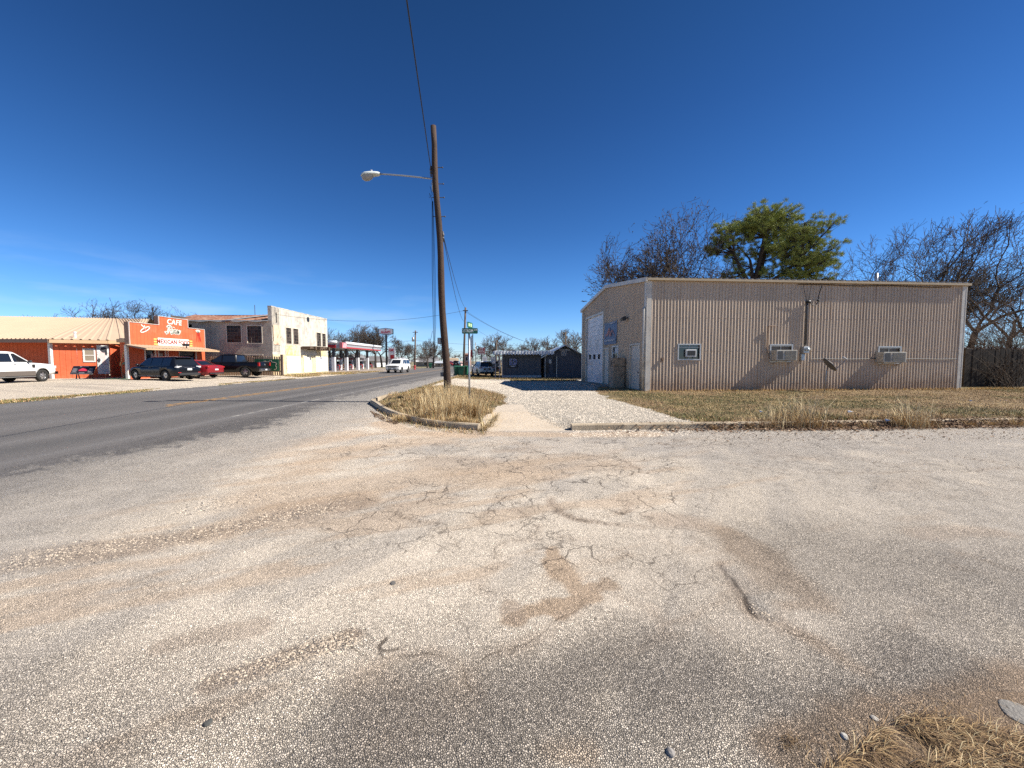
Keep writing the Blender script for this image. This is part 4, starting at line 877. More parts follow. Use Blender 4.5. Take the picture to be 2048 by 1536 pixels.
# loose cable tails hanging beside the shaft
q = MB(); c0_ = PB + onpole(7.6) + Vector((-.18, -.02, 0))
for k, (dx, r_, zb_) in enumerate(((-.03, .010, 1.55), (.03, .009, 1.75), (.08, .007, 2.4))):
    e = at(868 + k, 700, 15.25); q.tube([c0_ + Vector((dx * .3, 0, 0)), Vector((c0_.x + dx, c0_.y - .03, 5)), Vector((e.x + dx * .5, c0_.y - .03, 3)), Vector((e.x, c0_.y - .02, zb_))], r_, 6)
q.tube([c0_, c0_ + Vector((-.1, 0, .3)), c0_ + Vector((-.12, 0, .12)), c0_ + Vector((0, 0, .25)), c0_ + Vector((-.08, 0, .55))], .008, 5)
tag(q.build('hanging_cable', CABLE, None, smooth=True), 'bundle of black cable ends hanging loose beside the dark timber pole', 'cable')
e2 = at(866, 668, 15.2); q = MB(); q.tube([Vector((e2.x - .02, 15.2, 2.75)), Vector((e2.x - .09, 15.2, 2.4)), Vector((e2.x - .1, 15.2, 2.0)), Vector((e2.x - .07, 15.2, 1.7))], .007, 5); tag(q.build('hanging_cable', CABLE), 'single thin wire tail curling off beside the thicker hanging bundle', 'cable')

# ---- street sign
SP = gp(939, 812, .16); SP.z = g1(SP.x, SP.y)
sgn = empty('street_sign', SP, 0, 'grey street name post with green Ostrom Avenue blade beside the timber pole', 'street sign')
hp = at(939, 662, SP.y).z - SP.z
SG = mat('sign_green', (.008, .10, .062), rough=.35, var=.06, spec=.5); SW = mat('sign_white', (.78, .80, .78), rough=.4)
q = MB(); q.tube([(0, 0, -.2), (0, 0, hp - .09)], .031, 12); q.build('post', GALV, sgn, smooth=True)
q = MB(); q.box((-.02, -.02, hp - .13), (.02, .02, hp + .12)); q.build('clamp', GALV, sgn)
def blade(M_, L_, H_, body):
    q = MB(); n = 6; r_ = .03; pl = []
    for cx_, cz_, a0_ in ((L_ / 2 - r_, H_ / 2 - r_, 0), (-L_ / 2 + r_, H_ / 2 - r_, 90), (-L_ / 2 + r_, -H_ / 2 + r_, 180), (L_ / 2 - r_, -H_ / 2 + r_, 270)):
        for k in range(n): a = R(a0_ + 90 * k / (n - 1)); pl.append(M_ @ Vector((cx_ + r_ * math.cos(a), 0, cz_ + r_ * math.sin(a))))
    nv = M_.to_3x3() @ Vector((0, 1, 0)); q.prism(pl, -nv * .004, nv * .004); bl = q.build('blade', SG, sgn)
    return bl
M1 = Matrix.Translation((.03, -.04, hp)) @ Matrix.Rotation(R(2), 4, 'Z'); bl = blade(M1, .50, .175, '')
put_text('lettering', 'OSTROM', M1 @ Matrix.Translation((-.075, -.006, -.002)), SW, bl, size=.135, ext=.001, bold=.0012, sx=.66)
put_text('lettering', 'AVE', M1 @ Matrix.Translation((.185, -.006, .03)), SW, bl, size=.07, ext=.001, bold=.001, sx=.85)
M2 = Matrix.Translation((.03, .0, hp + .185)) @ Matrix.Rotation(R(77), 4, 'Z'); bl = blade(M2, .5, .175, '')
q = MB(); q.box((-.16, -.0085, -.045), (-.02, -.006, .05), M2); q.box((.03, -.0085, -.05), (.17, -.006, .055), M2); q.build('glare_lettering', mat('glare_letters', (.45, .62, .35), rough=.4, var=.5, vs=30), bl)  # pale patches: illegible letters with the blade's yellow-green sun reflection painted in
# ================================================================== the orange cafe
ORANGE = mat('orange_paint', (.60, .125, .05), rough=.75, var=.12, vs=2.5, streak=(.50, .10, .045), dirt=(.64, .19, .10), ds=1.1, dlo=.52, dhi=.75, spec=.25)
ROOFT = mat('tan_roof', (.50, .37, .255), rough=.5, var=.06, vs=.6, spec=.35)
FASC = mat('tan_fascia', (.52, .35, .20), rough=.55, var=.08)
BROWN = mat('brown_side_shade', (.20, .13, .10), rough=.8, var=.1)
CWHITE = mat('chalky_white', (.70, .66, .60), rough=.7, var=.08, dirt=(.4, .33, .27), ds=5, dlo=.55, dhi=.75)
LZ = .25
FX, FY0, FY1 = -28.0, 29.7, 37.0
cafe = empty('cafe', (FX, FY0, LZ), 0, 'orange cafe with a stepped false front and long tan metal roof', 'cafe')
cafe.matrix_world = Matrix.Translation((FX, FY0, LZ))
def CP(x, y, z): return (x - FX, y - FY0, z - LZ)
def cbox(b, x0, y0, z0, x1, y1, z1): return b.box(CP(x0, y0, z0), CP(x1, y1, z1))
# front block
b = MB(); cbox(b, -29.2, 30.3, LZ, -28.30, 37.0, 3.2); b.build('front_wall', ORANGE, cafe)
# facade with vertical board grooves, openings in the shade of the awning
def fY(px): return atx(px, 700, FX).y
ops = [(fY(291), fY(310), .95, 2.52), (fY(317.5), fY(330), LZ, 2.45), (fY(359), fY(391), .8, 2.5)]
b = MB(); y = FY0; edges = sorted({FY0, FY1, *[o[0] for o in ops], *[o[1] for o in ops]})
def board(b, x, y0, y1, z0, z1):
    y = y0
    while y < y1 - 1e-4:
        e = min(y + .3, y1); b.box(CP(x - .3, y + .006, z0), CP(x, e - .006, z1)); y = e
for y0, y1 in zip(edges[:-1], edges[1:]):
    o = [k for k in ops if k[0] <= (y0 + y1) / 2 <= k[1]]
    if o:
        board(b, FX - .02, y0, y1, o[0][3], 2.79)
        if o[0][2] > LZ + .05: board(b, FX - .02, y0, y1, LZ, o[0][2])
    else: board(b, FX - .02, y0, y1, LZ, 2.79)
b.build('facade', ORANGE, cafe)
for i, (y0, y1, z0, z1) in enumerate(ops):
    q = MB(); t = .09
    q.box(CP(FX - .05, y0 - t, z0 - (t if i != 1 else 0)), CP(FX + .02, y0, z1 + t)); q.box(CP(FX - .05, y1, z0 - (t if i != 1 else 0)), CP(FX + .02, y1 + t, z1 + t)); q.box(CP(FX - .05, y0, z1), CP(FX + .018, y1, z1 + t))
    if i != 1: q.box(CP(FX - .05, y0, z0 - t), CP(FX + .018, y1, z0))
    fr = q.build('door_frame' if i == 1 else 'window', CWHITE, cafe)
    q = MB(); q.box(CP(FX - .28, y0, z0), CP(FX - .12, y1, z1)); p = q.build('pane' if i != 1 else 'door', DARKG if i != 1 else mat('brown_door', (.16, .06, .035), rough=.6), fr)
    if i == 1:
        q = MB(); q.box(CP(FX - .12, y0 + .12, 1.25), CP(FX - .10, y1 - .12, 2.2)); q.build('glazing', mat('pale_glazing', (.30, .30, .26), rough=.2), fr)
b = MB(); cbox(b, FX - .0, fY(334.5), LZ, FX + .02, fY(336.5), 2.6); cbox(b, FX, fY(357), LZ, FX + .02, fY(358), 2.6); b.build('facade_batten', CWHITE, cafe)
# paper notice in the window
b = MB(); cbox(b, FX - .115, fY(304), 1.5, FX - .11, fY(309), 2.2); b.build('notice', mat('faded_paper', (.40, .37, .38)), cafe)
# false front
S1, S2 = atx(316.5, 640, FX).y, atx(375, 650, FX).y
def sgn_poly(o): return [(FX, FY0 - o, 2.79), (FX, FY1 + o, 2.79), (FX, FY1 + o, 4.50 + o), (FX, S2 + o, 4.50 + o), (FX, S2 + o, 5.20 + o), (FX, S1 - o, 5.20 + o), (FX, S1 - o, 4.50 + o), (FX, FY0 - o, 4.50 + o)]
b = MB(); b.prism([CP(*p) for p in sgn_poly(0)], (-.30, 0, 0), (0, 0, 0)); sign = b.build('false_front', ORANGE, cafe)
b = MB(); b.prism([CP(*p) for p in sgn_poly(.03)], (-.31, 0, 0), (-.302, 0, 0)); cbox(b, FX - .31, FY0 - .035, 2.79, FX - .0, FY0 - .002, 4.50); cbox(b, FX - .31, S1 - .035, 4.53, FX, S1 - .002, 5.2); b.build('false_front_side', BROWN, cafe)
b = MB(); P = sgn_poly(0)
for a, c in zip(P[1:], P[2:] + P[:1]):
    if abs(a[2] - 2.79) < .01 and abs(c[2] - 2.79) < .01: continue
    a_, c_ = Vector(CP(*a)), Vector(CP(*c)); b.bar(a_ + Vector((.012, 0, 0)), c_ + Vector((.012, 0, 0)), .03, .075, Vector((1, 0, 0)))
b.build('false_front_trim', CWHITE, sign)
b = MB(); y = FY0 + .305
while y < FY1 - .1: b.box(CP(FX - .001, y, 2.80), CP(FX + .0025, y + .012, (5.18 if S1 < y < S2 else 4.48))); y += .305
b.build('board_groove', mat('groove_dark', (.26, .045, .02), rough=.9), sign)
SGW = mat('sign_white_paint', (.80, .77, .70), rough=.6, var=.05); SGR = mat('sign_red_paint', (.26, .02, .02), rough=.6, var=.25, vs=9); SGN = mat('sign_sage', (.30, .33, .27), rough=.6); SGG = mat('sign_gold', (.66, .45, .12), rough=.6, var=.15)
FM = lambda y, z, a=0.0: Matrix.Translation(CP(FX, y, z)) @ Matrix(((0, -1, 0, 0), (1, 0, 0, 0), (0, 0, 1, 0), (0, 0, 0, 1))) @ Matrix.Rotation(a, 4, 'Y')   # text plane onto the front, facing the road
FO = Matrix.Translation((0, -.012, 0))
def pxs(px, py): p = atx(px, py, FX); return p.y, p.z
y_, z_ = pxs(348, 645); put_text('lettering', 'CAFE', FM(y_, z_) @ FO, SGW, sign, size=.58, ext=.012, bold=.012, sx=1.0, shear=.15, space=1.12)
def strokes(b, pts_list, ox, oz, s, w_, o):
    for P in pts_list:
        for a, c in zip(P[:-1], P[1:]): b.bar((ox + a[0] * s, o, oz + a[1] * s), (ox + c[0] * s, o, oz + c[1] * s), .012, w_)
def arc(cx, cz, rx, rz, a0, a1, n=10): return [(cx + rx * math.cos(R(a0 + (a1 - a0) * i / n)), cz + rz * math.sin(R(a0 + (a1 - a0) * i / n))) for i in range(n + 1)]
RICA = [[(-.78, -.18), (-.72, -.40), (-.55, -.42), (-.38, -.1), (-.25, .38)], arc(-.22, .20, .30, .27, 170, -60), [(-.12, -.02), (-.02, -.38), (.10, -.45), (.20, -.20)],
        [(.34, .12), (.26, -.30), (.34, -.40)], [(.38, .30), (.40, .38)], arc(.58, -.14, .14, .22, 60, 300), [(.64, -.33), (.72, -.2)], arc(.86, -.16, .13, .2, 30, 390), [(1.0, .0), (.98, -.36), (1.06, -.40), (1.28, .08)]]
y_, z_ = pxs(345, 660.5); M_ = FM(y_, z_)
for w_, o, mm in ((.17, -.016, SGW), (.055, -.027, SGN)):
    b = MB(); strokes(b, RICA, -.16, 0, .72, w_, o); b.v = [tuple(M_ @ Vector(v)) for v in b.v]; b.build('lettering', mm, sign)
ya, za = pxs(307, 664.5); yb, zb = pxs(384, 684)
b = MB(); cbox(b, FX + .002, ya + .35, 2.86, FX + .014, yb - .35, 3.47); b.build('sign_band', SGW, sign)
b = MB()
for k in range(3):
    for y0, y1 in ((ya - .02, ya + .35), (yb - .35, yb + .02)): b = MB(); cbox(b, FX + .002, y0, 2.88 + k * .2, FX + .012, y1, 3.00 + k * .2); b.build('sign_band_stripe', SGG, sign)
put_text('lettering', 'MEXICAN FOOD', FM((ya + yb) / 2, 3.165) @ Matrix.Translation((0, -.02, 0)), SGR, sign, size=.48, ext=.004, bold=.015, sx=.88, space=1.06)
# taco and chillies painted on the front
y_, z_ = pxs(290, 659); M_ = FM(y_, z_, R(-28)); b = MB(); ring = arc(0, 0, .44, .13, 0, 360, 20)
for a, c in zip(ring[:-1], ring[1:]): b.bar((a[0], -.012, a[1]), (c[0], -.012, c[1]), .012, .06)
b.bar((-.12, -.012, .46), (.08, -.012, .02), .012, .07); b.bar((.10, -.012, .30), (.02, -.012, .0), .012, .06); b.v = [tuple(M_ @ Vector(v)) for v in b.v]; b.build('taco_painting', SGW, sign)
b = MB()
for k in range(6): b.sphere((-.28 + k * .11, -.01, -.02 + .03 * (k % 2)), .05, 8, 5, (1, .2, 1))
b.v = [tuple(M_ @ Vector(v)) for v in b.v]; b.build('taco_filling', mat('taco_brown', (.25, .07, .05)), sign)
y_, z_ = pxs(395.5, 663); M_ = FM(y_, z_); b = MB()
for a in (-70, -40, -10, 20, 50, 75): b.bar((0, -.012, -.1), (.28 * math.sin(R(a)), -.012, .18 * math.cos(R(a))), .012, .07)
b.v = [tuple(M_ @ Vector(v)) for v in b.v]; b.build('chilli_leaf_painting', mat('leaf_white', (.55, .62, .55)), sign)
b = MB()
for x0, x1 in ((-.10, -.22), (-.02, .0), (.06, .18), (.12, .30)):
    b.prism([(x0 - .05, 0, -.12), (x0 + .06, 0, -.12), (x1 + .04, 0, -.85), (x1, 0, -.98)], (0, -.016, 0), (0, -.004, 0))
b.v = [tuple(M_ @ Vector(v)) for v in b.v]; b.build('chilli_painting', mat('chilli_red', (.42, .03, .015)), sign)
# awning over the front
b = MB(); rr = []; y = 29.3; k = 0
while y < 36.65:
    for o, d in ((0, 0), (.2, 0), (.23, .03), (.26, .03), (.29, 0)):
        if y + o < 36.65: rr.append([CP(-28 + .0, y + o, 2.82 + d), CP(-26.45, y + o, 2.56 + d)])
    y += .30
b.grid(rr); b.build('awning', ROOFT, cafe, fix=False)
b = MB(); cbox(b, -26.47, 29.3, 2.42, -26.41, 36.65, 2.545); b.build('awning_fascia', FASC, cafe)
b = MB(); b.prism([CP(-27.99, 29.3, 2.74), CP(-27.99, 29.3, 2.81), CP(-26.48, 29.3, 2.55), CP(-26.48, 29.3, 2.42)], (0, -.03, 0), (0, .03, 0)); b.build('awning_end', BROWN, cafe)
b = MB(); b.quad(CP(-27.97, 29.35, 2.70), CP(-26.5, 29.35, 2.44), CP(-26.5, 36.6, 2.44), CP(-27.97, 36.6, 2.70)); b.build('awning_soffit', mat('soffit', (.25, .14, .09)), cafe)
b = MB(); cbox(b, -28.22, 29.5, LZ, -28.05, 29.67, 2.79); b.build('post', CWHITE, cafe)
p_ = at(373, 692, 34.2); q = MB(); p_ = atx(373, 691, -26.9); q.bar(CP(p_.x, p_.y, 2.65), CP(p_.x, p_.y, 2.85), .05, .05); q.box(CP(p_.x - .12, p_.y - .28, 2.84), CP(p_.x + .12, p_.y + .18, 3.04)); q.build('floodlight', BLACK, cafe)
# long wing: slanting main roof
RG = at(310, 636.5, 40.0); RZ = RG.z
eave = [(-75, 30.3, 3.25), (-34.6, 30.3, 3.25), (-34.55, 30.35, 3.25), (-32.5, 32.65, 3.27), (-31.9, 34.5, 3.32), (-29.5, 34.5, 3.32), (-29.25, 30.05, 3.22), (-28.35, 29.9, 3.22)]
def eav(x):
    for (xa, ya, za), (xb, yb, zb) in zip(eave[:-1], eave[1:]):
        if xa <= x <= xb: t = (x - xa) / (xb - xa + 1e-9); return Vector((x, ya + (yb - ya) * t, za + (zb - za) * t))
    return Vector(eave[-1])
b = MB(); rr = []; x = -75.0
while x < -28.36:
    for o, d in ((0, 0), (.18, 0), (.20, .07), (.25, .07), (.30, 0)):
        xx = min(x + o, -28.36); e = eav(xx); t = Vector((-75 + (xx + 75) * 39.4 / 46.64, 40.0, RZ + .35 * (-(xx) - 35) / 25)); rr.append([CP(e.x, e.y, e.z + d), CP(*(e.lerp(t, .42) + Vector((0, 0, d - (.75 if xx > -29.5 else 0))))), CP(t.x, t.y, t.z + d)])
    x += .32
b.grid(rr); b.build('main_roof', ROOFT, cafe, fix=False)
b = MB(); b.quad(CP(-75, 40.02, RZ + .5), CP(-35.6, 40.02, RZ - .08), CP(-35.6, 50, 3.2), CP(-75, 50, 3.2)); b.build('rear_roof', ROOFT, cafe)
for (a, c, mm) in (((-75, 30.28, 3.12), (-34.62, 30.28, 3.12), BROWN), ((-34.58, 30.33, 3.10), (-32.5, 32.63, 3.13), FASC), ((-32.48, 32.63, 3.13), (-31.9, 34.48, 3.18), FASC), ((-31.9, 34.48, 3.18), (-29.45, 34.48, 3.18), BROWN), ((-29.45, 34.48, 3.15), (-29.25, 30.03, 3.12), FASC), ((-29.25, 30.03, 3.12), (-28.36, 29.88, 3.12), FASC)):  # fascias turned from the sun painted brown: their shade put into the colour
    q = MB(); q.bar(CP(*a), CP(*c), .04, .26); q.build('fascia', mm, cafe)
# south wall (in the roof's shade), mural bay wall, recess
def bwall(b, a, c, z0, z1, st=.305, th=.12):
    a, c = Vector((*a, 0)), Vector((*c, 0)); d = (c - a); L_ = d.length; d.normalize(); n = Vector((d.y, -d.x, 0)); s = 0
    while s < L_ - 1e-3:
        e = min(s + st, L_); p0 = a + d * (s + .006); p1 = a + d * (e - .006)
        b.prism([CP(p0.x, p0.y, z0), CP(p1.x, p1.y, z0), CP(p1.x, p1.y, z1), CP(p0.x, p0.y, z1)], n * 0, -n * th); s = e
DORG = ORANGE
b = MB(); bwall(b, (-75, 32.0), (-34.9, 32.0), LZ, 3.24); bwall(b, (-34.85, 31.9), (-34.85, 30.8), LZ, 3.24, th=.1); b.build('south_wall', ORANGE, cafe)
BA, BC = (-34.80, 30.75), (-32.85, 32.95)
b = MB(); bwall(b, BA, BC, LZ, 3.24); bwall(b, (-32.75, 34.8), (-32.83, 33.0), LZ, 3.24); b.build('bay_wall', ORANGE, cafe)
b = MB()
for k in range(14): zz = LZ + k * .2; b.box(CP(-33.0, 34.8, zz), CP(-29.15, 34.92, zz + .185))
b.build('recess_wall', ORANGE, cafe)
b = MB()
for k in range(14): zz = LZ + k * .2; b.box(CP(-29.25, 30.25, zz), CP(-28.31, 30.29, zz + .188))
b.build('lap_siding', ORANGE, cafe)
b = MB(); cbox(b, -34.98, 30.55, LZ, -34.80, 30.73, 3.1); b.build('corner_post', CWHITE, cafe)
bd = Vector((BC[0] - BA[0], BC[1] - BA[1], 0)).normalized(); bn = Vector((bd.y, -bd.x, 0))
def bayP(px, py):
    d = ray(px, py); o = Vector((BA[0], BA[1], 0)); t = (o - Vector((0, 0, HCAM))).dot(bn) / d.dot(bn); p = d * t + Vector((0, 0, HCAM)); return (p - o).dot(bd), p.z
def baybox(b, u0, u1, z0, z1, o0, o1):
    o = Vector((BA[0], BA[1], 0)); p0 = o + bd * u0; p1 = o + bd * u1
    b.prism([CP(p0.x, p0.y, z0), CP(p1.x, p1.y, z0), CP(p1.x, p1.y, z1), CP(p0.x, p0.y, z1)], bn * o0, bn * o1)
u0, z1 = bayP(165, 697); u1, z0 = bayP(192, 724); t = .1
q = MB(); baybox(q, u0, u1, z1 - t, z1, .0, .05); baybox(q, u0, u1, z0, z0 + t, 0, .05); baybox(q, u0, u0 + t, z0 + t, z1 - t, 0, .05); baybox(q, u1 - t, u1, z0 + t, z1 - t, 0, .05); wn = q.build('window', CWHITE, cafe)
q = MB(); n = 10
for k in range(n): zz = z0 + t + (z1 - z0 - 2 * t) * k / n; baybox(q, u0 + t, u1 - t, zz, zz + (z1 - z0 - 2 * t) / n * .88, .004, .02 + .008 * (k % 2))
q.build('blind', mat('tan_blind', (.28, .23, .17), rough=.6), wn)
q = MB(); baybox(q, u0 + t, u1 - t, (z0 + z1) / 2 - .025, (z0 + z1) / 2 + .025, .02, .045); q.build('sash', CWHITE, wn)
# tall painted panel: a plain portrait-format panel in black, white and grey-green
ua, zc = bayP(192.5, 690); ub, zd = bayP(219.5, 747.5)
o = Vector((BA[0], BA[1], 0)) + bd * ((ua + ub) / 2); o.z = zd
pan = empty('painted_panel', o + bn * .03, math.atan2(bd.y, bd.x), 'tall white panel with a pink and black portrait painting leaning on the orange bay', 'painting')
pw, ph = ub - ua, zc - zd
q = MB(); q.box((-pw / 2, -.03, 0), (pw / 2, .02, ph)); q.build('board', mat('panel_white', (.66, .66, .62), rough=.6), pan)
q = MB(); q.box((-pw / 2, -.036, ph * .31), (pw / 2, -.031, ph * .325)); q.build('divider', mat('panel_grey', (.25, .25, .25)), pan)
def blob(b, cx, cz, rx, rz, y, n=20, seed=0, j=.0):
    rn = random.Random(seed); P = [(cx + rx * (1 + rn.uniform(-j, j)) * math.cos(2 * math.pi * i / n), 0, cz + rz * (1 + rn.uniform(-j, j)) * math.sin(2 * math.pi * i / n)) for i in range(n)]
    b.prism(P, (0, y, 0), (0, y + .004, 0))
q = MB(); blob(q, -.02 * pw, .66 * ph, .27 * pw, .15 * ph, -.036); q.prism([(-.14 * pw, 0, .34 * ph), (.30 * pw, 0, .34 * ph), (.17 * pw, 0, .58 * ph), (-.08 * pw, 0, .56 * ph)], (0, -.0355, 0), (0, -.033, 0)); q.build('face_painting', mat('panel_pink', (.68, .52, .47), rough=.6), pan)
q = MB(); blob(q, .10 * pw, .84 * ph, .30 * pw, .095 * ph, -.042, j=.1, seed=3); blob(q, .28 * pw, .74 * ph, .11 * pw, .10 * ph, -.042, j=.1, seed=4); q.build('hair_painting', mat('panel_black', (.04, .04, .045), var=.6, vs=12), pan)
q = MB(); blob(q, -.36 * pw, .48 * ph, .13 * pw, .075 * ph, -.042, j=.2, seed=5); q.build('flower_painting', MATS['panel_black'], pan)
q = MB(); rn = random.Random(8)
for k in range(16):
    cx, cz = rn.choice((-1, 1)) * rn.uniform(.34, .46) * pw, rn.uniform(.36, .96) * ph; q = MB(); blob(q, cx, cz, .04 * pw, .018 * ph, -.036, 8); q.build('leaf_painting', mat('panel_sage', (.40, .44, .36)), pan)
q = MB()
for k in range(5): q.box((-pw * (.3 - .03 * k), -.035, ph * (.08 + .04 * k)), (pw * (.32 - .04 * (k % 3)), -.031, ph * (.088 + .04 * k)))
q.build('caption_line', mat('panel_line', (.45, .43, .42)), pan)
# tilted black display board on a low stand
pb = at(167, 757, 30.2)
tb = empty('display_board', (-31.95 - .5, 30.15, LZ), R(16), 'black tilted display board with a red car picture below the blinds window', 'display board')
tb.matrix_world = Matrix.Translation((at(168, 757, 29.9).x, 29.9, LZ)) @ Matrix.Rotation(R(12), 4, 'Z') @ Matrix.Scale(.74, 4)
TM = Matrix.Translation((0, 0, .95)) @ Matrix.Rotation(R(-32), 4, 'X')
q = MB(); q.box((-.95, -.03, -.5), (.95, .03, .42), TM); q.build('board', mat('board_black', (.02, .018, .025), rough=.35, var=.2), tb)
q = MB(); rn = random.Random(2)
for s in (-1, 1):
    q = MB()
    for k in range(6): q.box((s * .66 - rn.uniform(.15, .24), -.036, -.33 + k * .085), (s * .66 + rn.uniform(.12, .22), -.031, -.30 + k * .085), TM)
    q.build('print', mat('board_print', (.35, .33, .36)), tb)
q = MB(); q.box((-.35, -.036, .30), (.38, -.031, .37), TM); q.box((-.24, -.036, -.42), (.22, -.031, -.37), TM); q.build('print', mat('board_print', (.35, .33, .36)), tb)
q = MB(); P = [(-.33, -.18), (.33, -.18), (.36, -.05), (.26, .03), (.16, .16), (-.12, .16), (-.24, .03), (-.35, -.05)]
q.prism([TM @ Vector((a, -.038, c)) for a, c in P], TM.to_3x3() @ Vector((0, -.004, 0)), TM.to_3x3() @ Vector((0, .006, 0))); q.build('car_picture', mat('board_red', (.55, .04, .08), rough=.35), tb)
q = MB(); q.box((-.95, -.034, -.53), (.95, .05, -.5), TM); q.build('edge', mat('board_edge', (.22, .2, .2)), tb)
for s in (-.55, .55):
    q = MB(); q.bar((s, -.12, 0), (s, .0, .75), .07, .07); q.bar((s, .3, 0), (s, .05, .8), .06, .06); q.build('leg', BLACK, tb)
# coiled hose hanging at the recess and a garland of dried peppers
hq = at(250, 745, 30.15); q = MB()
for k in range(5):
    P = [(hq.x + .26 * math.cos(a) * (1 - .06 * k), 30.16 - .02 * k, .92 + (.62 - .04 * k) * math.sin(a)) for a in [2 * math.pi * j / 20 for j in range(21)]]; q.tube(P, .018, 5)
tag(q.build('garden_hose', mat('hose_green', (.11, .16, .09), rough=.5), None, smooth=True), 'coiled dark green garden hose hanging on the orange lap siding', 'hose')
q = MB()
P = [(hq.x - .9 + .25 * k + .05 * math.sin(k * 2), 29.3 + .1 * math.cos(k * 1.5), LZ + .03) for k in range(9)]; q.tube(P, .022, 5); tag(q.build('garden_hose', mat('hose_bright', (.10, .22, .12)), None, smooth=True), 'length of green hose lying along the ground at the cafe wall', 'hose')
q = MB(); rn = random.Random(3)
for k in range(15):
    t = k / 14; x = -28.4 - .8 * t; z = 2.95 - 1.55 * t + .25 * math.sin(t * 3.1); d = Vector((rn.uniform(-.6, .6), -.3, -1)).normalized()
    q.tube([(x, 30.16, z), (x + d.x * .1, 30.14, z - .1), (x + d.x * .22, 30.13, z - .2)], [.035, .04, .008], 6)
tag(q.build('garland', mat('dried_pepper', (.55, .33, .12), rough=.5, var=.4, vs=8), None, smooth=True), 'string garland of yellow dried peppers draped on the cafe siding', 'garland')
q = MB(); p_ = eav(-33.7); q.tube([(p_.x - .5, p_.y + .5, 3.35), (p_.x - .5, p_.y + .5, 3.8)], .07, 8); q.sphere((p_.x - .5, p_.y + .5, 3.85), .11, 8, 6, (1, 1, .6)); q.v = [CP(*v) for v in q.v]; q.build('roof_vent', mat('vent_white', (.7, .7, .7)), cafe)

# ================================================================== the old stucco garage
GX_, GY0, GY1, GZT = -22.7, 38.55, 50.3, 6.85
gar = empty('old_garage', (GX_, GY0, 0), 0, 'derelict two storey stucco garage with rusty roof and boarded white front', 'derelict building')
gar.matrix_world = Matrix.Translation((GX_, GY0, 0))
def GP(x, y, z): return (x - GX_, y - GY0, z)
STUC = mat('grey_stucco', (.43, .37, .295), rough=.95, var=.18, vs=1.2, bump=.3, bs=25, dirt=(.24, .20, .16), ds=.9, dlo=.48, dhi=.72, streak=(.25, .205, .165))
PLAS = mat('chalky_plaster', (.58, .535, .45), rough=.95, var=.10, vs=1.5, bump=.4, bs=20, dirt=(.30, .27, .24), ds=1.6, dlo=.47, dhi=.70, streak=(.34, .295, .24))
YELP = mat('yellowed_plaster', (.60, .43, .19), rough=.95, var=.15, vs=2, dirt=(.68, .60, .45), ds=2.4, dlo=.42, dhi=.6, streak=(.45, .26, .08))
RUST = mat('rusty_sheet', (.22, .085, .045), rough=.9, var=.35, vs=1.5, dirt=(.40, .27, .19), ds=1.6, dlo=.48, dhi=.64)
STEELW = mat('window_bars', (.12, .09, .07), rough=.7)
GZ0 = .22
sw = [(-36.0, GX_ - .02, GZ0, 5.45)]
def sP(px, py): p = at(px, py, GY0); return p.x, p.z
def fP(px, py): p = atx(px, py, GX_); return p.y, p.z
# side wall with two window openings + low wide opening: built as strips around the holes
def wall_holes(rect, holes, f):
    """faces of a rectangle (a0,a1,z0,z1) minus holes; f maps (a, z) to a point"""
    as_ = sorted({rect[0], rect[1], *[h[0] for h in holes], *[h[1] for h in holes]}); zs = sorted({rect[2], rect[3], *[h[2] for h in holes], *[h[3] for h in holes]})
    b = MB()
    for a0, a1 in zip(as_[:-1], as_[1:]):
        for z0, z1 in zip(zs[:-1], zs[1:]):
            if any(h[0] <= (a0 + a1) / 2 <= h[1] and h[2] <= (z0 + z1) / 2 <= h[3] for h in holes): continue
            b.quad(f(a0, z0), f(a1, z0), f(a1, z1), f(a0, z1))
    return b
def rectpx(P, x0, y0, x1, y1):
    a0, z1 = P(x0, y0); a1, z0 = P(x1, y1); return (a0, a1, z0, z1)
SH = [rectpx(sP, 453, 651, 483, 685), rectpx(sP, 494, 652, 524, 686), rectpx(sP, 452, 711, 525, 724), rectpx(sP, 377, 648.5, 384, 655)]
wall_holes((-32.3, GX_, GZ0, 5.45), SH, lambda a, z: GP(a, GY0, z)).build('side_wall', STUC, gar)
FH = [rectpx(fP, 571.5, 655, 583, 688), rectpx(fP, 586, 657, 597, 689), rectpx(fP, 633, 665, 642, 693), rectpx(fP, 644, 667, 651.5, 693.5)]
wall_holes((GY0, GY1, GZ0, GZT), FH, lambda a, z: GP(GX_, a, z)).build('front_wall', PLAS, gar)
b = MB(); b.box(GP(GX_ - .35, GY0 + .001, 5.4), GP(GX_ - .002, GY1, GZT - .02)); b.build('parapet', PLAS, gar)
b = MB(); rn = random.Random(6); y = GY0
while y < GY1: e = min(GY1, y + rn.uniform(.3, .8)); b.box(GP(GX_ - .37, y, GZT - .02), GP(GX_ + .02, e, GZT + rn.uniform(.02, .07))); y = e
b.build('coping', PLAS, gar)
b = MB(); b.quad(GP(GX_, GY1, GZ0), GP(-32.3, GY1, GZ0), GP(-32.3, GY1, 6), GP(GX_, GY1, 6)); b.quad(GP(-32.3, GY0, GZ0), GP(-32.3, GY1, GZ0), GP(-32.3, GY1, 6), GP(-32.3, GY0, 6)); b.quad(GP(-32.3, GY0 + .1, .3), GP(GX_, GY0 + .1, .3), GP(GX_, GY1, .3), GP(-32.3, GY1, .3)); b.build('rear_wall', mat('dark_inside', (.08, .07, .06)), gar)
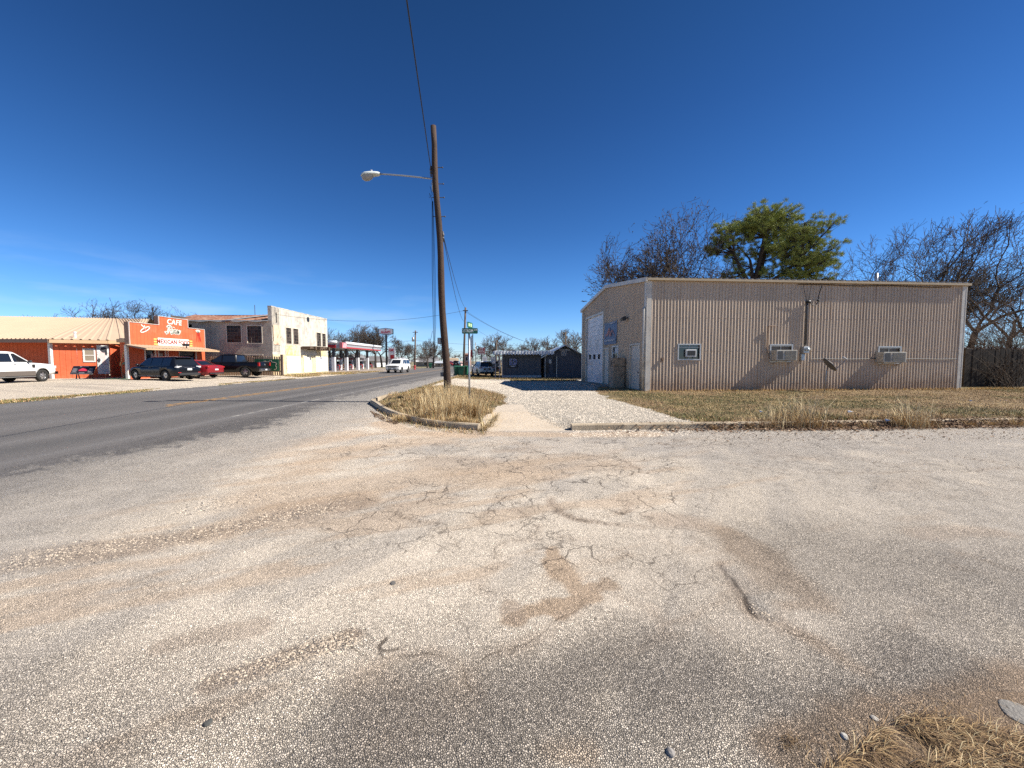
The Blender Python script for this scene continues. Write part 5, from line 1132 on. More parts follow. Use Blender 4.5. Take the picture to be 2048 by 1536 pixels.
b = MB(); b.quad(GP(-32.3, GY0 + .5, 3.1), GP(GX_ - .5, GY0 + .5, 3.1), GP(GX_ - .5, GY1, 3.1), GP(-32.3, GY1, 3.1)); b.quad(GP(-29.0, GY0 + 2.5, 3.1), GP(GX_ - .4, GY0 + 2.5, 3.1), GP(GX_ - .4, GY0 + 2.5, 5.4), GP(-29.0, GY0 + 2.5, 5.4)); b.build('upper_floor', MATS['dark_inside'], gar)
CREAMF = mat('cream_surround', (.60, .53, .42), rough=.9, var=.15)
def bars(rect, P3, n, m_, t, nm='window', panes=True, seed=0):
    a0, a1, z0, z1 = rect; q = MB()
    f = MB(); w_ = .07
    for aa0, aa1, zz0, zz1 in ((a0 - w_, a1 + w_, z0 - w_, z0), (a0 - w_, a1 + w_, z1, z1 + w_), (a0 - w_, a0, z0, z1), (a1, a1 + w_, z0, z1)): f.prism([P3(aa0, zz0, .03), P3(aa1, zz0, .03), P3(aa1, zz1, .03), P3(aa0, zz1, .03)], Vector((0, 0, 0)), Vector(P3(0, 0, -.08)) - Vector(P3(0, 0, .03)))
    wn = f.build(nm, CREAMF, gar)
    for i in range(n + 1): a = a0 + (a1 - a0) * i / n; q.bar(P3(a, z0, -.06), P3(a, z1, -.06), .04, .04, Vector((1, 1, 0)))
    for i in range(m_ + 1): z = z0 + (z1 - z0) * i / m_; q.bar(P3(a0, z, -.06), P3(a1, z, -.06), .04, .04)
    q.build('glazing_bar', STEELW, wn)
    p = MB(); rn = random.Random(seed); l = MB(); p.quad(P3(a0, z0, -.085), P3(a1, z0, -.085), P3(a1, z1, -.085), P3(a0, z1, -.085))
    for i in range(n):
        for j in range(m_):
            if rn.random() < .55 or not t: continue
            aa, ab = a0 + (a1 - a0) * (i + .08) / n, a0 + (a1 - a0) * (i + .92) / n; za_, zb_ = z0 + (z1 - z0) * (j + .08) / m_, z0 + (z1 - z0) * (j + .92) / m_
            q = MB(); q.quad(P3(aa, za_, -.08), P3(ab, za_, -.08), P3(ab, zb_, -.08), P3(aa, zb_, -.08)); q.build('papered_pane', mat('dusty_pane', (.055, .042, .035), rough=.6, var=.8, vs=5), wn)
    p.build('pane', mat('dim_glass', (.012, .012, .013), rough=.35, spec=.3), wn)
    return wn
s3 = lambda a, z, o: GP(a, GY0 - o, z)
f3 = lambda a, z, o: GP(GX_ + o, a, z)
bars(SH[0], s3, 4, 5, True, seed=1); bars(SH[1], s3, 4, 5, True, seed=2)
for i, r_ in enumerate(FH): bars(r_, f3, 3, 5, True, seed=10 + i)
b = MB(); a0, a1, z0, z1 = SH[2]; b.box(GP(a0 - .08, GY0 - .05, z1), GP(a1 + .08, GY0, z1 + .1)); b.build('lintel', CREAMF, gar)
b = MB(); b.quad(GP(a0, GY0 + .6, GZ0), GP(a1, GY0 + .6, GZ0), GP(a1, GY0 + .6, z1), GP(a0, GY0 + .6, z1)); b.build('garage_opening', mat('shutter_dark', (.10, .075, .06), var=.4), gar)
# rusty roof with sagging eave
b = MB(); rr = []; n = 60
for i in range(n + 1):
    x = -32.4 + (32.4 + GX_ - .3) * i / n; x2 = -34.8 + (34.8 + GX_ - .3) * i / n; sag = .12 * math.sin(i * .5) * .4 - .10 * math.exp(-((x + 27.3) / .8) ** 2)
    rr.append([GP(x, GY0 - .35, 5.45 + sag + .03 * (i % 2)), GP((x + x2) / 2, GY0 + 3, 6.1 + .03 * (i % 2)), GP(x2, GY0 + 6.0, 6.72 + .03 * (i % 2) - .1 * math.sin(i * .08))])
b.grid(rr); b.build('roof', RUST, gar, fix=False)
b = MB(); b.quad(GP(-34.8, GY0 + 6, 6.7), GP(GX_ - .3, GY0 + 6, 6.7), GP(GX_ - .3, GY1, 5.5), GP(-34.8, GY1, 5.5)); b.build('roof', RUST, gar)
b = MB()
for i in range(26): x = -32.3 + 9.4 * i / 26; b.quad(GP(x, GY0 - .37, 5.36 + .05 * math.sin(i * 1.3)), GP(x + .42, GY0 - .37, 5.36 + .05 * math.sin((i + 1) * 1.3)), GP(x + .42, GY0 - .34, 5.50), GP(x, GY0 - .34, 5.50))
b.build('eave_flashing', mat('eave_galvanised', (.36, .36, .34), rough=.6, metal=.3, var=.2), gar, fix=False)
b = MB(); b.quad(GP(-27.1, GY0 - .39, 5.50), GP(-26.2, GY0 - .39, 5.52), GP(-25.2, GY0 + 4.5, 6.55), GP(-25.9, GY0 + 4.5, 6.55)); b.build('roof_patch', MATS['eave_galvanised'], gar)
# front: piers, vertical ribs at the corner, stained band, boarded bays, broken canopy, vent hole
b = MB()
for y in np.linspace(GY0 + .02, GY0 + 1.15, 6): b.box(GP(GX_ + .001, y, 5.0), GP(GX_ + .06, y + .10, GZT - .06)); b.box(GP(GX_ + .001, y, 2.55), GP(GX_ + .06, y + .10, 3.55))
b.build('fluting', PLAS, gar)
b = MB(); ya, zb = fP(549, 650); yb, za = fP(561, 690); b.box(GP(GX_ + .07, GY0 + .1, za), GP(GX_ + .09, yb, zb)); b.build('faded_board', mat('peeling_board', (.62, .48, .33), rough=.8, var=.25, vs=3, dirt=(.32, .14, .08), ds=2.2, dlo=.53, dhi=.66), gar)
for x0, y0, x1, y1 in ((571, 690, 597, 711), (633, 694, 652, 711)):
    a0, z1 = fP(x0, y0); a1, z0 = fP(x1, y1); b = MB(); b.box(GP(GX_ + .001, a0, z0), GP(GX_ + .03, a1, z1)); b.build('stained_panel', YELP, gar)
a0, z1 = fP(547, 713); a1, _ = fP(657, 713)
b = MB(); b.box(GP(GX_ + .001, GY0, GZ0), GP(GX_ + .02, GY1, 2.25)); b.build('lower_render', mat('cream_render', (.66, .55, .34), rough=.95, var=.12, vs=2, dirt=(.60, .40, .14), ds=1.8, dlo=.5, dhi=.7), gar)
for x0, x1 in ((572, 600), (606.5, 621), (630, 654.5)):
    a0 = fP(x0, 712)[0]; a1 = fP(x1, 712)[0]; q = MB(); n = 7
    for k in range(n): z0 = GZ0 + .10 + (2.1 - GZ0 - .1) * k / n; q.box(GP(GX_ + .03, a0, z0 + .012), GP(GX_ + .07, a1, z0 + (2.1 - GZ0 - .1) / n - .012))
    q.build('boarded_bay', mat('white_boards', (.74, .73, .72), rough=.6, var=.06, dirt=(.52, .5, .47), ds=2), gar)
ya = fP(601, 696)[0]; yb = fP(642, 700)[0]; q = MB(); rn = random.Random(9); y = ya
zcan = fP(620, 697)[1]
while y < yb - .2: q.box(GP(GX_ + .03, y, zcan + rn.uniform(-.22, .0)), GP(GX_ + 1.15 + rn.uniform(-.3, .25), y + .27, zcan + .16 + rn.uniform(-.05, .1))); y += .29
q.build('broken_canopy', mat('rotten_timber', (.10, .065, .04), rough=.95, var=.5, vs=4), gar)
yc, zc = fP(616, 639); q = MB(); q.cyl(GP(GX_ + .003, yc, zc), .30, .012, 18, 'x'); q.build('vent_hole', BLACK, gar)
q = MB(); yd, zd = fP(551.5, 635); q.box(GP(GX_ + .07, yd - .05, zd - .5), GP(GX_ + .085, yd + .03, zd + .5)); q.build('letter_ghost', BLACK, gar)
q = MB(); px_ = at(509.5, 615, GY0 + 7); q.tube([GP(px_.x, GY0 + 7, 6.4), GP(px_.x, GY0 + 7, 7.95)], .03, 6); q.build('antenna', HW, gar)
# slatted fence with a green board
fy = 37.0; fx0, fx1 = at(421, 735, fy).x, at(562, 735, fy).x
fen = empty('slat_fence', (fx0, fy, .25), 0, 'vertical board fence between the cafe and the derelict garage', 'fence')
q = MB(); x = 0; rn = random.Random(4)
while x < fx1 - fx0: q.box((x, -.02, 0), (x + .13, .02, 1.78 + rn.uniform(-.04, .04))); x += .21
q.build('slat', mat('weathered_slat', (.36, .24, .16), rough=.9, var=.3, vs=5), fen)
q = MB(); q.box((0, .03, .35), (fx1 - fx0, .07, .45)); q.box((0, .03, 1.4), (fx1 - fx0, .07, 1.5)); q.build('rail', mat('dark_rail', (.08, .05, .04)), fen)
q = MB(); q.box((fx1 - fx0 - .02, -.03, 0), (fx1 - fx0 + .12, .2, 1.95)); q.build('post', mat('dark_rail', (.08, .05, .04)), fen)
ga, gb = at(509, 718, fy - .1), at(558, 742, fy - .1)
gsn = empty('green_board', ((ga.x + gb.x) / 2, fy - .1, (ga.z + gb.z) / 2), 0, 'dark green painted board with pale scroll outline fixed on the slat fence', 'sign board')
hw_, hh_ = (gb.x - ga.x) / 2, (ga.z - gb.z) / 2
q = MB(); q.box((-hw_, -.02, -hh_), (hw_, .02, hh_)); q.build('board', mat('board_green', (.012, .10, .045), rough=.5), gsn)
q = MB(); P = [(-.72, .35), (-.6, .55), (-.5, .35), (-.3, .45), (-.15, .7), (0, .5), (.2, .62), (.38, .8), (.45, .5), (.6, .45), (.75, .4), (.82, .1), (.72, -.1), (.82, -.4), (.78, -.7), (.6, -.75)]
for a, c in zip(P[:-1], P[1:]): q.bar((a[0] * hw_, -.024, a[1] * hh_), (c[0] * hw_, -.024, c[1] * hh_), .008, .07)
q.build('scroll_painting', mat('scroll_cream', (.48, .40, .30)), gsn)
# ================================================================== vehicles
TYRE = mat('tyre_rubber', (.02, .019, .018), rough=.85, var=.2)
RIM = mat('alloy_rim', (.45, .45, .46), rough=.3, metal=.8, var=.05)
RIMD = mat('rim_shadow', (.03, .03, .03), rough=.6)
CHROME = mat('chrome', (.62, .62, .63), rough=.15, metal=1.0, var=.03)
REDL = mat('red_lens', (.35, .012, .012), rough=.15, spec=.7)
CLEARL = mat('clear_lens', (.55, .55, .55), rough=.1, spec=.8)
PLATE = mat('plate_white', (.6, .6, .58), rough=.5)
CGLASS = glass('car_glass', (.012, .014, .017), .03)
PLAST = mat('black_plastic', (.022, .022, .023), rough=.55)
def loft(stations, cyl=None, bed=None):
    rings = []
    for x, w_, zb, zt in stations:
        h = zt - zb
        hp = [(w_ * .82, zb), (w_ * .965, zb + .07 * h), (w_, zb + .34 * h), (w_ * .992, zb + .66 * h), (w_ * .965, zb + .88 * h), (w_ * .91, zt - .015), (w_ * .80, zt + .012), (w_ * .40, zt + .035)]
        rings.append([Vector((x, y, z)) for y, z in hp] + [Vector((x, -y, z)) for y, z in hp[::-1]])
    n = len(rings[0]); b = MB(); b.v = [p for r in rings for p in r]
    for i in range(len(rings) - 1):
        for j in range(n): b.f.append((i * n + j, i * n + (j + 1) % n, (i + 1) * n + (j + 1) % n, (i + 1) * n + j))
    b.f.append(tuple(range(n))[::-1]); b.f.append(tuple(range((len(rings) - 1) * n, len(rings) * n)))
    return b
def carve(o, cutters):
    for c in cutters:
        md = o.modifiers.new('cut', 'BOOLEAN'); md.operation = 'DIFFERENCE'; md.solver = 'EXACT'; md.object = c
    dg = bpy.context.evaluated_depsgraph_get(); dg.update()
    me = bpy.data.meshes.new_from_object(o.evaluated_get(dg)); o.modifiers.clear(); old = o.data; o.data = me; bpy.data.meshes.remove(old)
    for c in cutters: d = c.data; bpy.data.objects.remove(c); bpy.data.meshes.remove(d)
def densify(st, n=3):
    a = np.array(st); out = []
    for i in range(len(a) - 1):
        p0, p1, p2, p3 = a[max(i - 1, 0)], a[i], a[i + 1], a[min(i + 2, len(a) - 1)]
        for k in range(n):
            t = k / n; q = p1 + (p2 - p1) * t
            out.append(tuple(q))
    out.append(tuple(a[-1])); return out
def make_car(name, S, label, cat, loc, rz, group=None):
    e = empty(name, loc, rz, label, cat, group)
    P = S['paint']; r = S['r']; wr = [S['wf'], S['wr_']]
    body = loft(densify(S['st'])).build('body', P, e, smooth=True)
    cut = []
    for x in wr:
        for s in (-1, 1):
            q = MB(); q.cyl((x, s * S['hw'] * .60, r * 1.0), r * 1.20, s * .6, 28, 'y'); c = q.build('cutter', PLAST); cut.append(c)
            c.matrix_world = e.matrix_world
    if S.get('bed'):
        x0, x1, zz = S['bed']; q = MB(); q.box((x0, -S['hw'] * .82, zz), (x1, S['hw'] * .82, zz + 1.5)); c = q.build('cutter', PLAST); c.matrix_world = e.matrix_world; cut.append(c)
    bpy.context.view_layer.update(); carve(body, cut)
    me = body.data; me.materials.clear(); me.materials.append(P); me.materials.append(PLAST)
    for p in me.polygons:
        c = p.center; inside = any(math.hypot(c.x - x, c.z - r) < r * 1.205 and math.hypot(c.x - x, c.z - r) > 0 for x in wr) and (abs(abs(p.normal.y)) < .3 or abs(c.y) < S['hw'] * .7) and abs(c.y) < S['hw'] * .99
        nr_ = any(abs(math.hypot(c.x - x, c.z - r) - r * 1.2) < .03 for x in wr) and abs(p.normal.y) < .2
        p.material_index = 1 if (inside and c.z < r * 2.25 and (nr_ or abs(c.y) < S['hw'] * .65)) or (c.z < S['st'][3][2] + .02) or (S.get('bed') and S['bed'][0] < c.x < S['bed'][1] and c.z <= S['bed'][2] + .02 and abs(c.y) < S['hw'] * .82 and p.normal.z > .5) else 0
        if nr_: p.use_smooth = False
    # greenhouse
    G = S['gh']; xr0, xr1, xf1, xf0, z1, z2, wb, wt = G
    def side(x, z, s, o=0): return Vector((x, s * (wb + (wt - wb) * (z - z1) / (z2 - z1) + o), z))
    g = MB(); n = 8; zr = z2 - .10
    rows = []
    for (z, k) in ((z1 - .05, 0), (z1, 0), (zr, (zr - z1) / (z2 - z1)), (z2 - .035, .985), (z2, 1.06)):
        xa, xb = xr0 + (xr1 - xr0) * min(k, 1), xf0 + (xf1 - xf0) * min(k, 1)
        if k > 1: xa += .12; xb -= .18
        w_ = wb + (wt - wb) * min(k, 1) - (.06 if k > 1 else 0); ring = []
        bow = .10
        for t in np.linspace(-1, 1, 9): ring.append(Vector((xb + bow * (1 - t * t) * (1 if k <= 1 else .8), t * w_, z)))
        for t in np.linspace(0, 1, 7)[1:-1]: ring.append(Vector((xb + (xa - xb) * t, w_ * (1 + .02 * math.sin(math.pi * t)), z)))
        for t in np.linspace(1, -1, 9): ring.append(Vector((xa - bow * .5 * (1 - t * t), t * w_, z)))
        for t in np.linspace(0, 1, 7)[1:-1]: ring.append(Vector((xa + (xb - xa) * t, -w_ * (1 + .02 * math.sin(math.pi * t)), z)))
        rows.append(ring)
    m_ = len(rows[0]); g.v = [p for r_ in rows for p in r_]
    for i in range(len(rows) - 1):
        for j in range(m_): g.f.append((i * m_ + j, i * m_ + (j + 1) % m_, (i + 1) * m_ + (j + 1) % m_, (i + 1) * m_ + j))
    cx_ = Vector(((xr1 + xf1) / 2, 0, z2 + .035)); g.v.append(cx_); ci = len(g.v) - 1
    for j in range(m_): g.f.append(((len(rows) - 1) * m_ + j, (len(rows) - 1) * m_ + (j + 1) % m_, ci))
    g.build('roof', P, e, smooth=True)
    def lerp(a, c, t): return a + (c - a) * t
    H = lambda f: z1 + (z2 - z1) * f
    # windscreen / rear window
    for nm, x0, x1, d in (('windshield', xf0, xf1, 1), ('rear_window', xr0, xr1, -1)):
        q = MB(); rr = []
        for f in (.10, .45, .84):
            x = lerp(x0, x1, f); w_ = (wb + (wt - wb) * f) * .90; rr.append([Vector((x + d * (.012 + (.10 if d > 0 else .05) * (1 - t * t)), t * w_, H(f))) for t in np.linspace(-1, 1, 9)])
        q.grid(rr); q.build(nm, CGLASS, e, smooth=True)
    for s in (-1, 1):
        for (xa, xb) in S['win']:
            q = MB(); lo_, hi_ = H(.07), H(.83)
            fa = lerp(xr0, xr1, .07) + .10; fb = lerp(xr0, xr1, .83) + .10; ga = lerp(xf0, xf1, .07) - .12; gb = lerp(xf0, xf1, .83) - .12
            P4 = [(max(xa, fa), lo_), (min(xb, ga), lo_), (min(xb, gb) if xb < gb else gb, hi_), (max(xa, fb), hi_)]
            if P4[1][0] <= P4[0][0]: continue
            q.add([side(x, z, s, .022) for x, z in P4], [(0, 1, 2, 3)]); q.build('side_window', CGLASS, e)
        q = MB(); mx_ = min(xf0 - .25, S['win'][0][1] - .05)
        q.sphere((mx_, s * (wb + .15), z1 + .08), .12, 10, 7, (.6, .95, .75)); q.bar((mx_, s * wb * .97, z1 + .03), (mx_, s * (wb + .1), z1 + .05), .05, .04); q.build('mirror', S.get('mirror', P), e, smooth=True)
        for x in S['doors']:
            q = MB(); zz = z1 - .13; q.box((x - .09, s * S['hw'] * .985 - .012, zz), (x + .09, s * S['hw'] * .985 + .03, zz + .04)); q.build('handle', S.get('handle', P), e)
        for x in wr:
            wh = MB(); pr = [(r * .60, -.10), (r * .66, -.115), (r * .90, -.115), (r * .985, -.085), (r, -.05), (r, .05), (r * .985, .085), (r * .90, .115), (r * .66, .115), (r * .60, .10)]
            rows_ = [[Vector((x + a * math.cos(t), s * (S['hw'] - .125) + c, r + a * math.sin(t))) for t in [2 * math.pi * k / 28 for k in range(29)]] for a, c in pr]
            wh.grid(rows_); wo = wh.build('wheel', TYRE, e, smooth=True)
            q = MB(); yy = s * (S['hw'] - .125 + .10); y2 = s * (S['hw'] - .045); ns = S.get('spokes', 6)
            q.tube([(x, yy - s * .0, r), (x, y2, r)], r * .16, 14)
            for k in range(ns):
                a = 2 * math.pi * k / ns + .3; d = Vector((math.cos(a), 0, math.sin(a))); pv = Vector((-d.z, 0, d.x)); c0 = Vector((x, y2 - s * .012, r)); c1 = Vector((x, y2 - s * .03, r)) + d * r * .62
                q.prism([c0 + pv * .05, c0 - pv * .05, c1 - pv * .075 * r / .4, c1 + pv * .075 * r / .4], Vector((0, 0, 0)), Vector((0, -s * .03, 0)))
            rows_ = [[Vector((x + a * math.cos(t), c, r + a * math.sin(t))) for t in [2 * math.pi * k / 28 for k in range(29)]] for a, c in ((r * .58, y2 - s * .05), (r * .60, y2 - s * .01), (r * .665, y2 - s * .012), (r * .665, y2 - s * .05))]
            q.grid(rows_); q.build('rim', S.get('rimm', RIM), wo, smooth=False)
            q = MB(); q.cyl((x, s * (S['hw'] - .16), r), r * .60, s * .05, 20, 'y'); q.build('rim_shade_disc', RIMD, wo)  # dark backing disc, painted as the shade behind the spokes
    xf, xr = S['st'][-1][0], S['st'][0][0]; hw = S['hw']
    def bx(nm, m, *bb, bev=.012):
        q = MB()
        for b_ in bb: q.box(*b_)
        return q.build(nm, m, e, bevel=bev)
    for k in S['extra']:
        nm, m, lo_, hi_, mir = k
        for s in ((1, -1) if mir else (1,)):
            bx(nm, m, ((lo_[0], min(lo_[1] * s, hi_[1] * s), lo_[2]), (hi_[0], max(lo_[1] * s, hi_[1] * s), hi_[2])))
    return e
def flake(name, c, rough=.35, coat=.25): return mat(name, c, rough=rough, var=.03, coat=coat, spec=.35)
NAVY = flake('navy_paint', (.004, .005, .009), .3, .12); REDP = flake('red_car_paint', (.22, .012, .018)); BLKP = flake('black_car_paint', (.004, .004, .0045), .3, .12); WHTP = flake('white_car_paint', (.74, .74, .72)); STONE = flake('stone_grey_paint', (.13, .11, .095), .4)
cross = dict(paint=NAVY, r=.36, hw=.93, wf=1.42, wr_=-1.34, spokes=7,
    st=[(-2.37, .66, .50, .90), (-2.30, .82, .38, 1.02), (-2.05, .90, .28, 1.06), (-1.3, .93, .24, 1.04), (0, .93, .22, 1.0), (1.2, .925, .22, .99), (1.75, .90, .24, .92), (2.15, .80, .28, .80), (2.33, .62, .34, .68), (2.37, .5, .40, .60)],
    gh=(-2.22, -1.78, .30, 1.22, 1.0, 1.65, .85, .62), win=[(.02, 1.2), (-.95, -.06), (-1.75, -1.03)], doors=(-.05, -.98),
    extra=[('taillight', CLEARL, (-2.345, .50, .88), (-2.10, .84, 1.0), True), ('licence_plate', PLATE, (-2.40, -.16, .70), (-2.35, .16, .84), False), ('rear_bumper', PLAST, (-2.42, -.72, .36), (-2.2, .72, .52), False), ('trim_strip', CHROME, (-2.39, -.35, .88), (-2.33, .35, .915), False), ('headlight', CLEARL, (1.95, .52, .66), (2.24, .76, .78), True), ('rear_spoiler', NAVY, (-2.05, -.55, 1.58), (-1.72, .55, 1.62), False), ('reflector', REDL, (-2.40, .58, .52), (-2.33, .78, .57), True), ('sill_trim', CHROME, (-1.0, .925, .30), (1.05, .945, .325), True)])
def place(x, y): return (x, y, g1(x, y))
make_car('parked_suv', cross, 'navy blue crossover parked nose in before the cafe front', 'car', place(-24.8, 28.8), math.pi - R(14))
sedan = dict(paint=REDP, r=.335, hw=.91, wf=1.42, wr_=-1.40, spokes=9,
    st=[(-2.42, .62, .48, .86), (-2.34, .78, .36, .98), (-2.0, .88, .26, 1.02), (-1.3, .91, .22, .98), (0, .91, .2, .94), (1.2, .905, .2, .92), (1.8, .87, .22, .82), (2.25, .74, .28, .70), (2.42, .52, .36, .58)],
    gh=(-1.95, -.95, .30, 1.30, .93, 1.43, .80, .56), win=[(.05, 1.2), (-1.0, -.03), (-1.6, -1.05)], doors=(-.02, -1.0),
    extra=[('taillight', REDL, (-2.405, .40, .82), (-2.2, .80, .93), True), ('licence_plate', PLATE, (-2.44, -.16, .62), (-2.38, .16, .74), False), ('rear_bumper', PLAST, (-2.45, -.66, .34), (-2.3, .66, .44), False), ('headlight', CLEARL, (2.0, .48, .60), (2.3, .72, .70), True), ('badge', CHROME, (-2.44, -.06, .88), (-2.36, .06, .95), False)], rimm=mat('bronze_rim', (.40, .33, .24), rough=.35, metal=.7))
make_car('parked_sedan', sedan, 'red sedan parked between the navy crossover and the black pickup', 'car', place(-25.5, 31.9), math.pi - R(6))
pick = dict(paint=BLKP, r=.41, hw=1.0, wf=1.86, wr_=-1.75, spokes=5, bed=(-2.72, -1.12, .85), mirror=BLKP,
    st=[(-2.90, .93, .55, 1.22), (-2.86, .97, .48, 1.27), (-2.4, .99, .42, 1.28), (-1.0, 1.0, .40, 1.27), (0, 1.0, .38, 1.26), (1.0, 1.0, .38, 1.25), (1.9, .99, .40, 1.19), (2.55, .96, .44, 1.13), (2.82, .90, .50, 1.05), (2.90, .84, .55, .98)],
    gh=(-1.06, -.92, .30, 1.22, 1.24, 1.93, .90, .70), win=[(.16, 1.25), (-.95, .06)], doors=(.12, -.85),
    extra=[('taillight', REDL, (-2.935, .80, .92), (-2.80, .97, 1.22), True), ('rear_bumper', CHROME, (-3.02, -.95, .50), (-2.86, .95, .70), False), ('tailgate_badge', CHROME, (-2.925, -.08, .98), (-2.895, .08, 1.12), False), ('licence_plate', PLATE, (-3.03, -.15, .54), (-3.01, .15, .66), False), ('headlight', CLEARL, (2.70, .55, .88), (2.90, .86, 1.02), True), ('front_bumper', CHROME, (2.78, -.88, .48), (2.98, .88, .68), False)])
make_car('pickup_truck', pick, 'black crew cab pickup parked nose in beside the slat fence', 'pickup', place(-24.35, 34.95), math.pi + R(5))
wp = dict(pick); wp['paint'] = WHTP; wp['mirror'] = PLAST; wp['handle'] = CHROME; wp['spokes'] = 6; wp['r'] = .40
wp['extra'] = [('lower_panel', STONE, (-.1 - 1.16, .955, .42), (1.36, 1.006, .72), True), ('lower_panel', STONE, (-2.86, .94, .46), (-2.24, .995, .72), True), ('side_step', GREYM, (-1.2, .92, .34), (1.3, 1.06, .39), True), ('headlight', CLEARL, (2.66, .60, .86), (2.895, .90, 1.04), True), ('front_bumper', CHROME, (2.74, -.93, .46), (2.99, .93, .66), False), ('grille', PLAST, (2.86, -.58, .70), (2.93, .58, 1.0), False), ('fender_vent', PLAST, (1.16, .985, .92), (1.34, 1.012, 1.14), True), ('taillight', REDL, (-2.935, .80, .92), (-2.80, .97, 1.22), True)]
make_car('pickup_truck', wp, 'white crew cab pickup with grey lower panels beside the orange wall', 'pickup', place(-31.15, 24.3), R(100))
big = dict(paint=WHTP, r=.40, hw=1.0, wf=1.55, wr_=-1.45, spokes=6, mirror=WHTP,
    st=[(-2.58, .90, .52, 1.15), (-2.52, .96, .42, 1.22), (-1.5, 1.0, .36, 1.22), (0, 1.0, .34, 1.20), (1.1, 1.0, .34, 1.19), (1.9, .985, .36, 1.14), (2.40, .95, .38, 1.06), (2.55, .90, .42, 1.0), (2.60, .86, .48, .92)],
    gh=(-2.50, -2.35, .45, 1.22, 1.18, 1.88, .92, .74), win=[(.25, 1.25), (-.85, .15), (-2.3, -.95)], doors=(.2, -.8),
    extra=[('grille', mat('grille_dark', (.06, .06, .06), rough=.3, metal=.5), (2.56, -.60, .74), (2.63, .60, .98), False), ('grille_bar', CHROME, (2.62, -.60, .84), (2.645, .60, .88), False), ('headlight', CLEARL, (2.44, .62, .78), (2.615, .90, .98), True), ('lower_grille', PLAST, (2.56, -.55, .46), (2.64, .55, .60), False), ('fog_light', PLAST, (2.50, .66, .46), (2.60, .84, .60), True), ('licence_plate', PLATE, (2.64, -.15, .50), (2.655, .15, .60), False), ('roof_rail', PLAST, (-2.0, .60, 1.90), (.3, .64, 1.94), True)])
make_car('large_suv', big, 'white large SUV driving toward the corner on the highway', 'car', (-15.0, 54.5, 0), -math.pi / 2 - R(2))
mid = dict(cross); mid['paint'] = WHTP
mid['extra'] = [('taillight', REDL, (-2.36, .52, .90), (-2.12, .85, 1.0), True), ('licence_plate', PLATE, (-2.41, -.16, .72), (-2.36, .16, .86), False), ('plate_recess', STONE, (-2.385, -.40, .68), (-2.345, .40, .92), False), ('rear_bumper', PLAST, (-2.42, -.80, .30), (-2.2, .80, .50), False), ('rear_spoiler', WHTP, (-2.05, -.55, 1.58), (-1.72, .55, 1.62), False), ('headlight', CLEARL, (1.95, .52, .66), (2.24, .76, .78), True)]
c_ = at(962, 752, 44); make_car('parked_suv', mid, 'white crossover parked tail toward us beside the green bins', 'car', (c_.x, 46.3, g1(c_.x, 45)), math.pi / 2 + R(17))
blk = dict(cross); blk['paint'] = BLKP
c_ = at(988, 740, 52); make_car('parked_suv', blk, 'black crossover half hidden behind the tilted white boards at the porch', 'car', (c_.x, 54, g1(c_.x, 52)), math.pi / 2)
for i, (px, Y, S, lab) in enumerate(((907, 128, sedan, 'small red car far down the highway by the storefronts'), (914, 118, blk, 'dark car parked far off beside the pinkish storefront'), (899, 140, mid, 'white car parked far off before the brown block'))):
    c_ = at(px, 735, Y); make_car('distant_car', S, lab, 'car', (c_.x, Y, 0), R(30 + 60 * i))

# ================================================================== fuel station
ST_W = mat('station_white', (.72, .72, .72), rough=.4, var=.03); ST_R = mat('station_red', (.42, .015, .02), rough=.4, var=.05); ST_G = mat('station_grey', (.30, .31, .32), rough=.5); ST_D = mat('column_dark', (.045, .047, .055), rough=.5)
can = empty('station_canopy', (-29.5, 70, 0), 0, 'white and red fuel station canopy on tall columns past the derelict garage', 'canopy')
def KP(x, y, z): return (x + 29.5, y - 70, z)
cx0, cx1, cy0, cy1 = -34.5, -25.5, 61.3, 79.8
b = MB(); b.box(KP(cx0 + .05, cy0 + .05, 3.62), KP(cx1 - .05, cy1 - .05, 4.45)); b.build('deck', ST_G, can)
b = MB(); b.box(KP(cx0, cy0, 3.58), KP(cx1, cy0 + .06, 4.62)); b.build('fascia', mat('fascia_grey', (.42, .43, .44), rough=.5), can)
b = MB(); b.box(KP(cx0 + .0, cy0 - .02, 3.70), KP(cx1 - 3.3, cy0 - .004, 4.58)); b.build('sign_panel', ST_W, can)
put_text('lettering', "ALLSUP'S", Matrix.Translation(KP(-31.95, cy0 - .06, 4.14)), ST_R, can, size=.95, ext=.03, bold=.03, sx=1.0)
b = MB(); b.tube([KP(cx1 + .02, cy0 + 1.6, 4.42), KP(cx1 + .02, cy1, 4.42)], .24, 12); b.build('fascia_roll', ST_W, can, smooth=True)
b = MB(); b.tube([KP(cx1 - 2.2, cy0 - .1, 4.5), KP(cx1 - .7, cy0 - .1, 4.5)], .22, 12); b.build('fascia_roll', ST_W, can, smooth=True)
b = MB(); b.box(KP(cx1, cy0 + 1.6, 3.62), KP(cx1 + .12, cy1, 3.80)); b.build('red_band', ST_R, can); b = MB(); b.box(KP(cx1 - .02, cy0 + 1.6, 3.8), KP(cx1 + .04, cy1, 4.2)); b.build('fascia', ST_G, can)
b = MB(); b.box(KP(cx1 - 2.6, cy0 - .1, 3.62), KP(cx1 - .9, cy0 - .02, 4.1)); b.build('red_band', ST_R, can)
b = MB(); b.box(KP(cx1 - .3, cy0 - .08, 3.6), KP(cx1 + .12, cy0 + 1.6, 4.45)); b.build('corner_logo_panel', mat('coral_panel', (.55, .16, .17), rough=.5), can)
b = MB()
for k in range(3): b.bar(KP(cx1 + .13, cy0 + .3 + .42 * k, 3.7), KP(cx1 + .13, cy0 + .65 + .42 * k, 4.35), .02, .1)
b.build('corner_logo', ST_W, can)
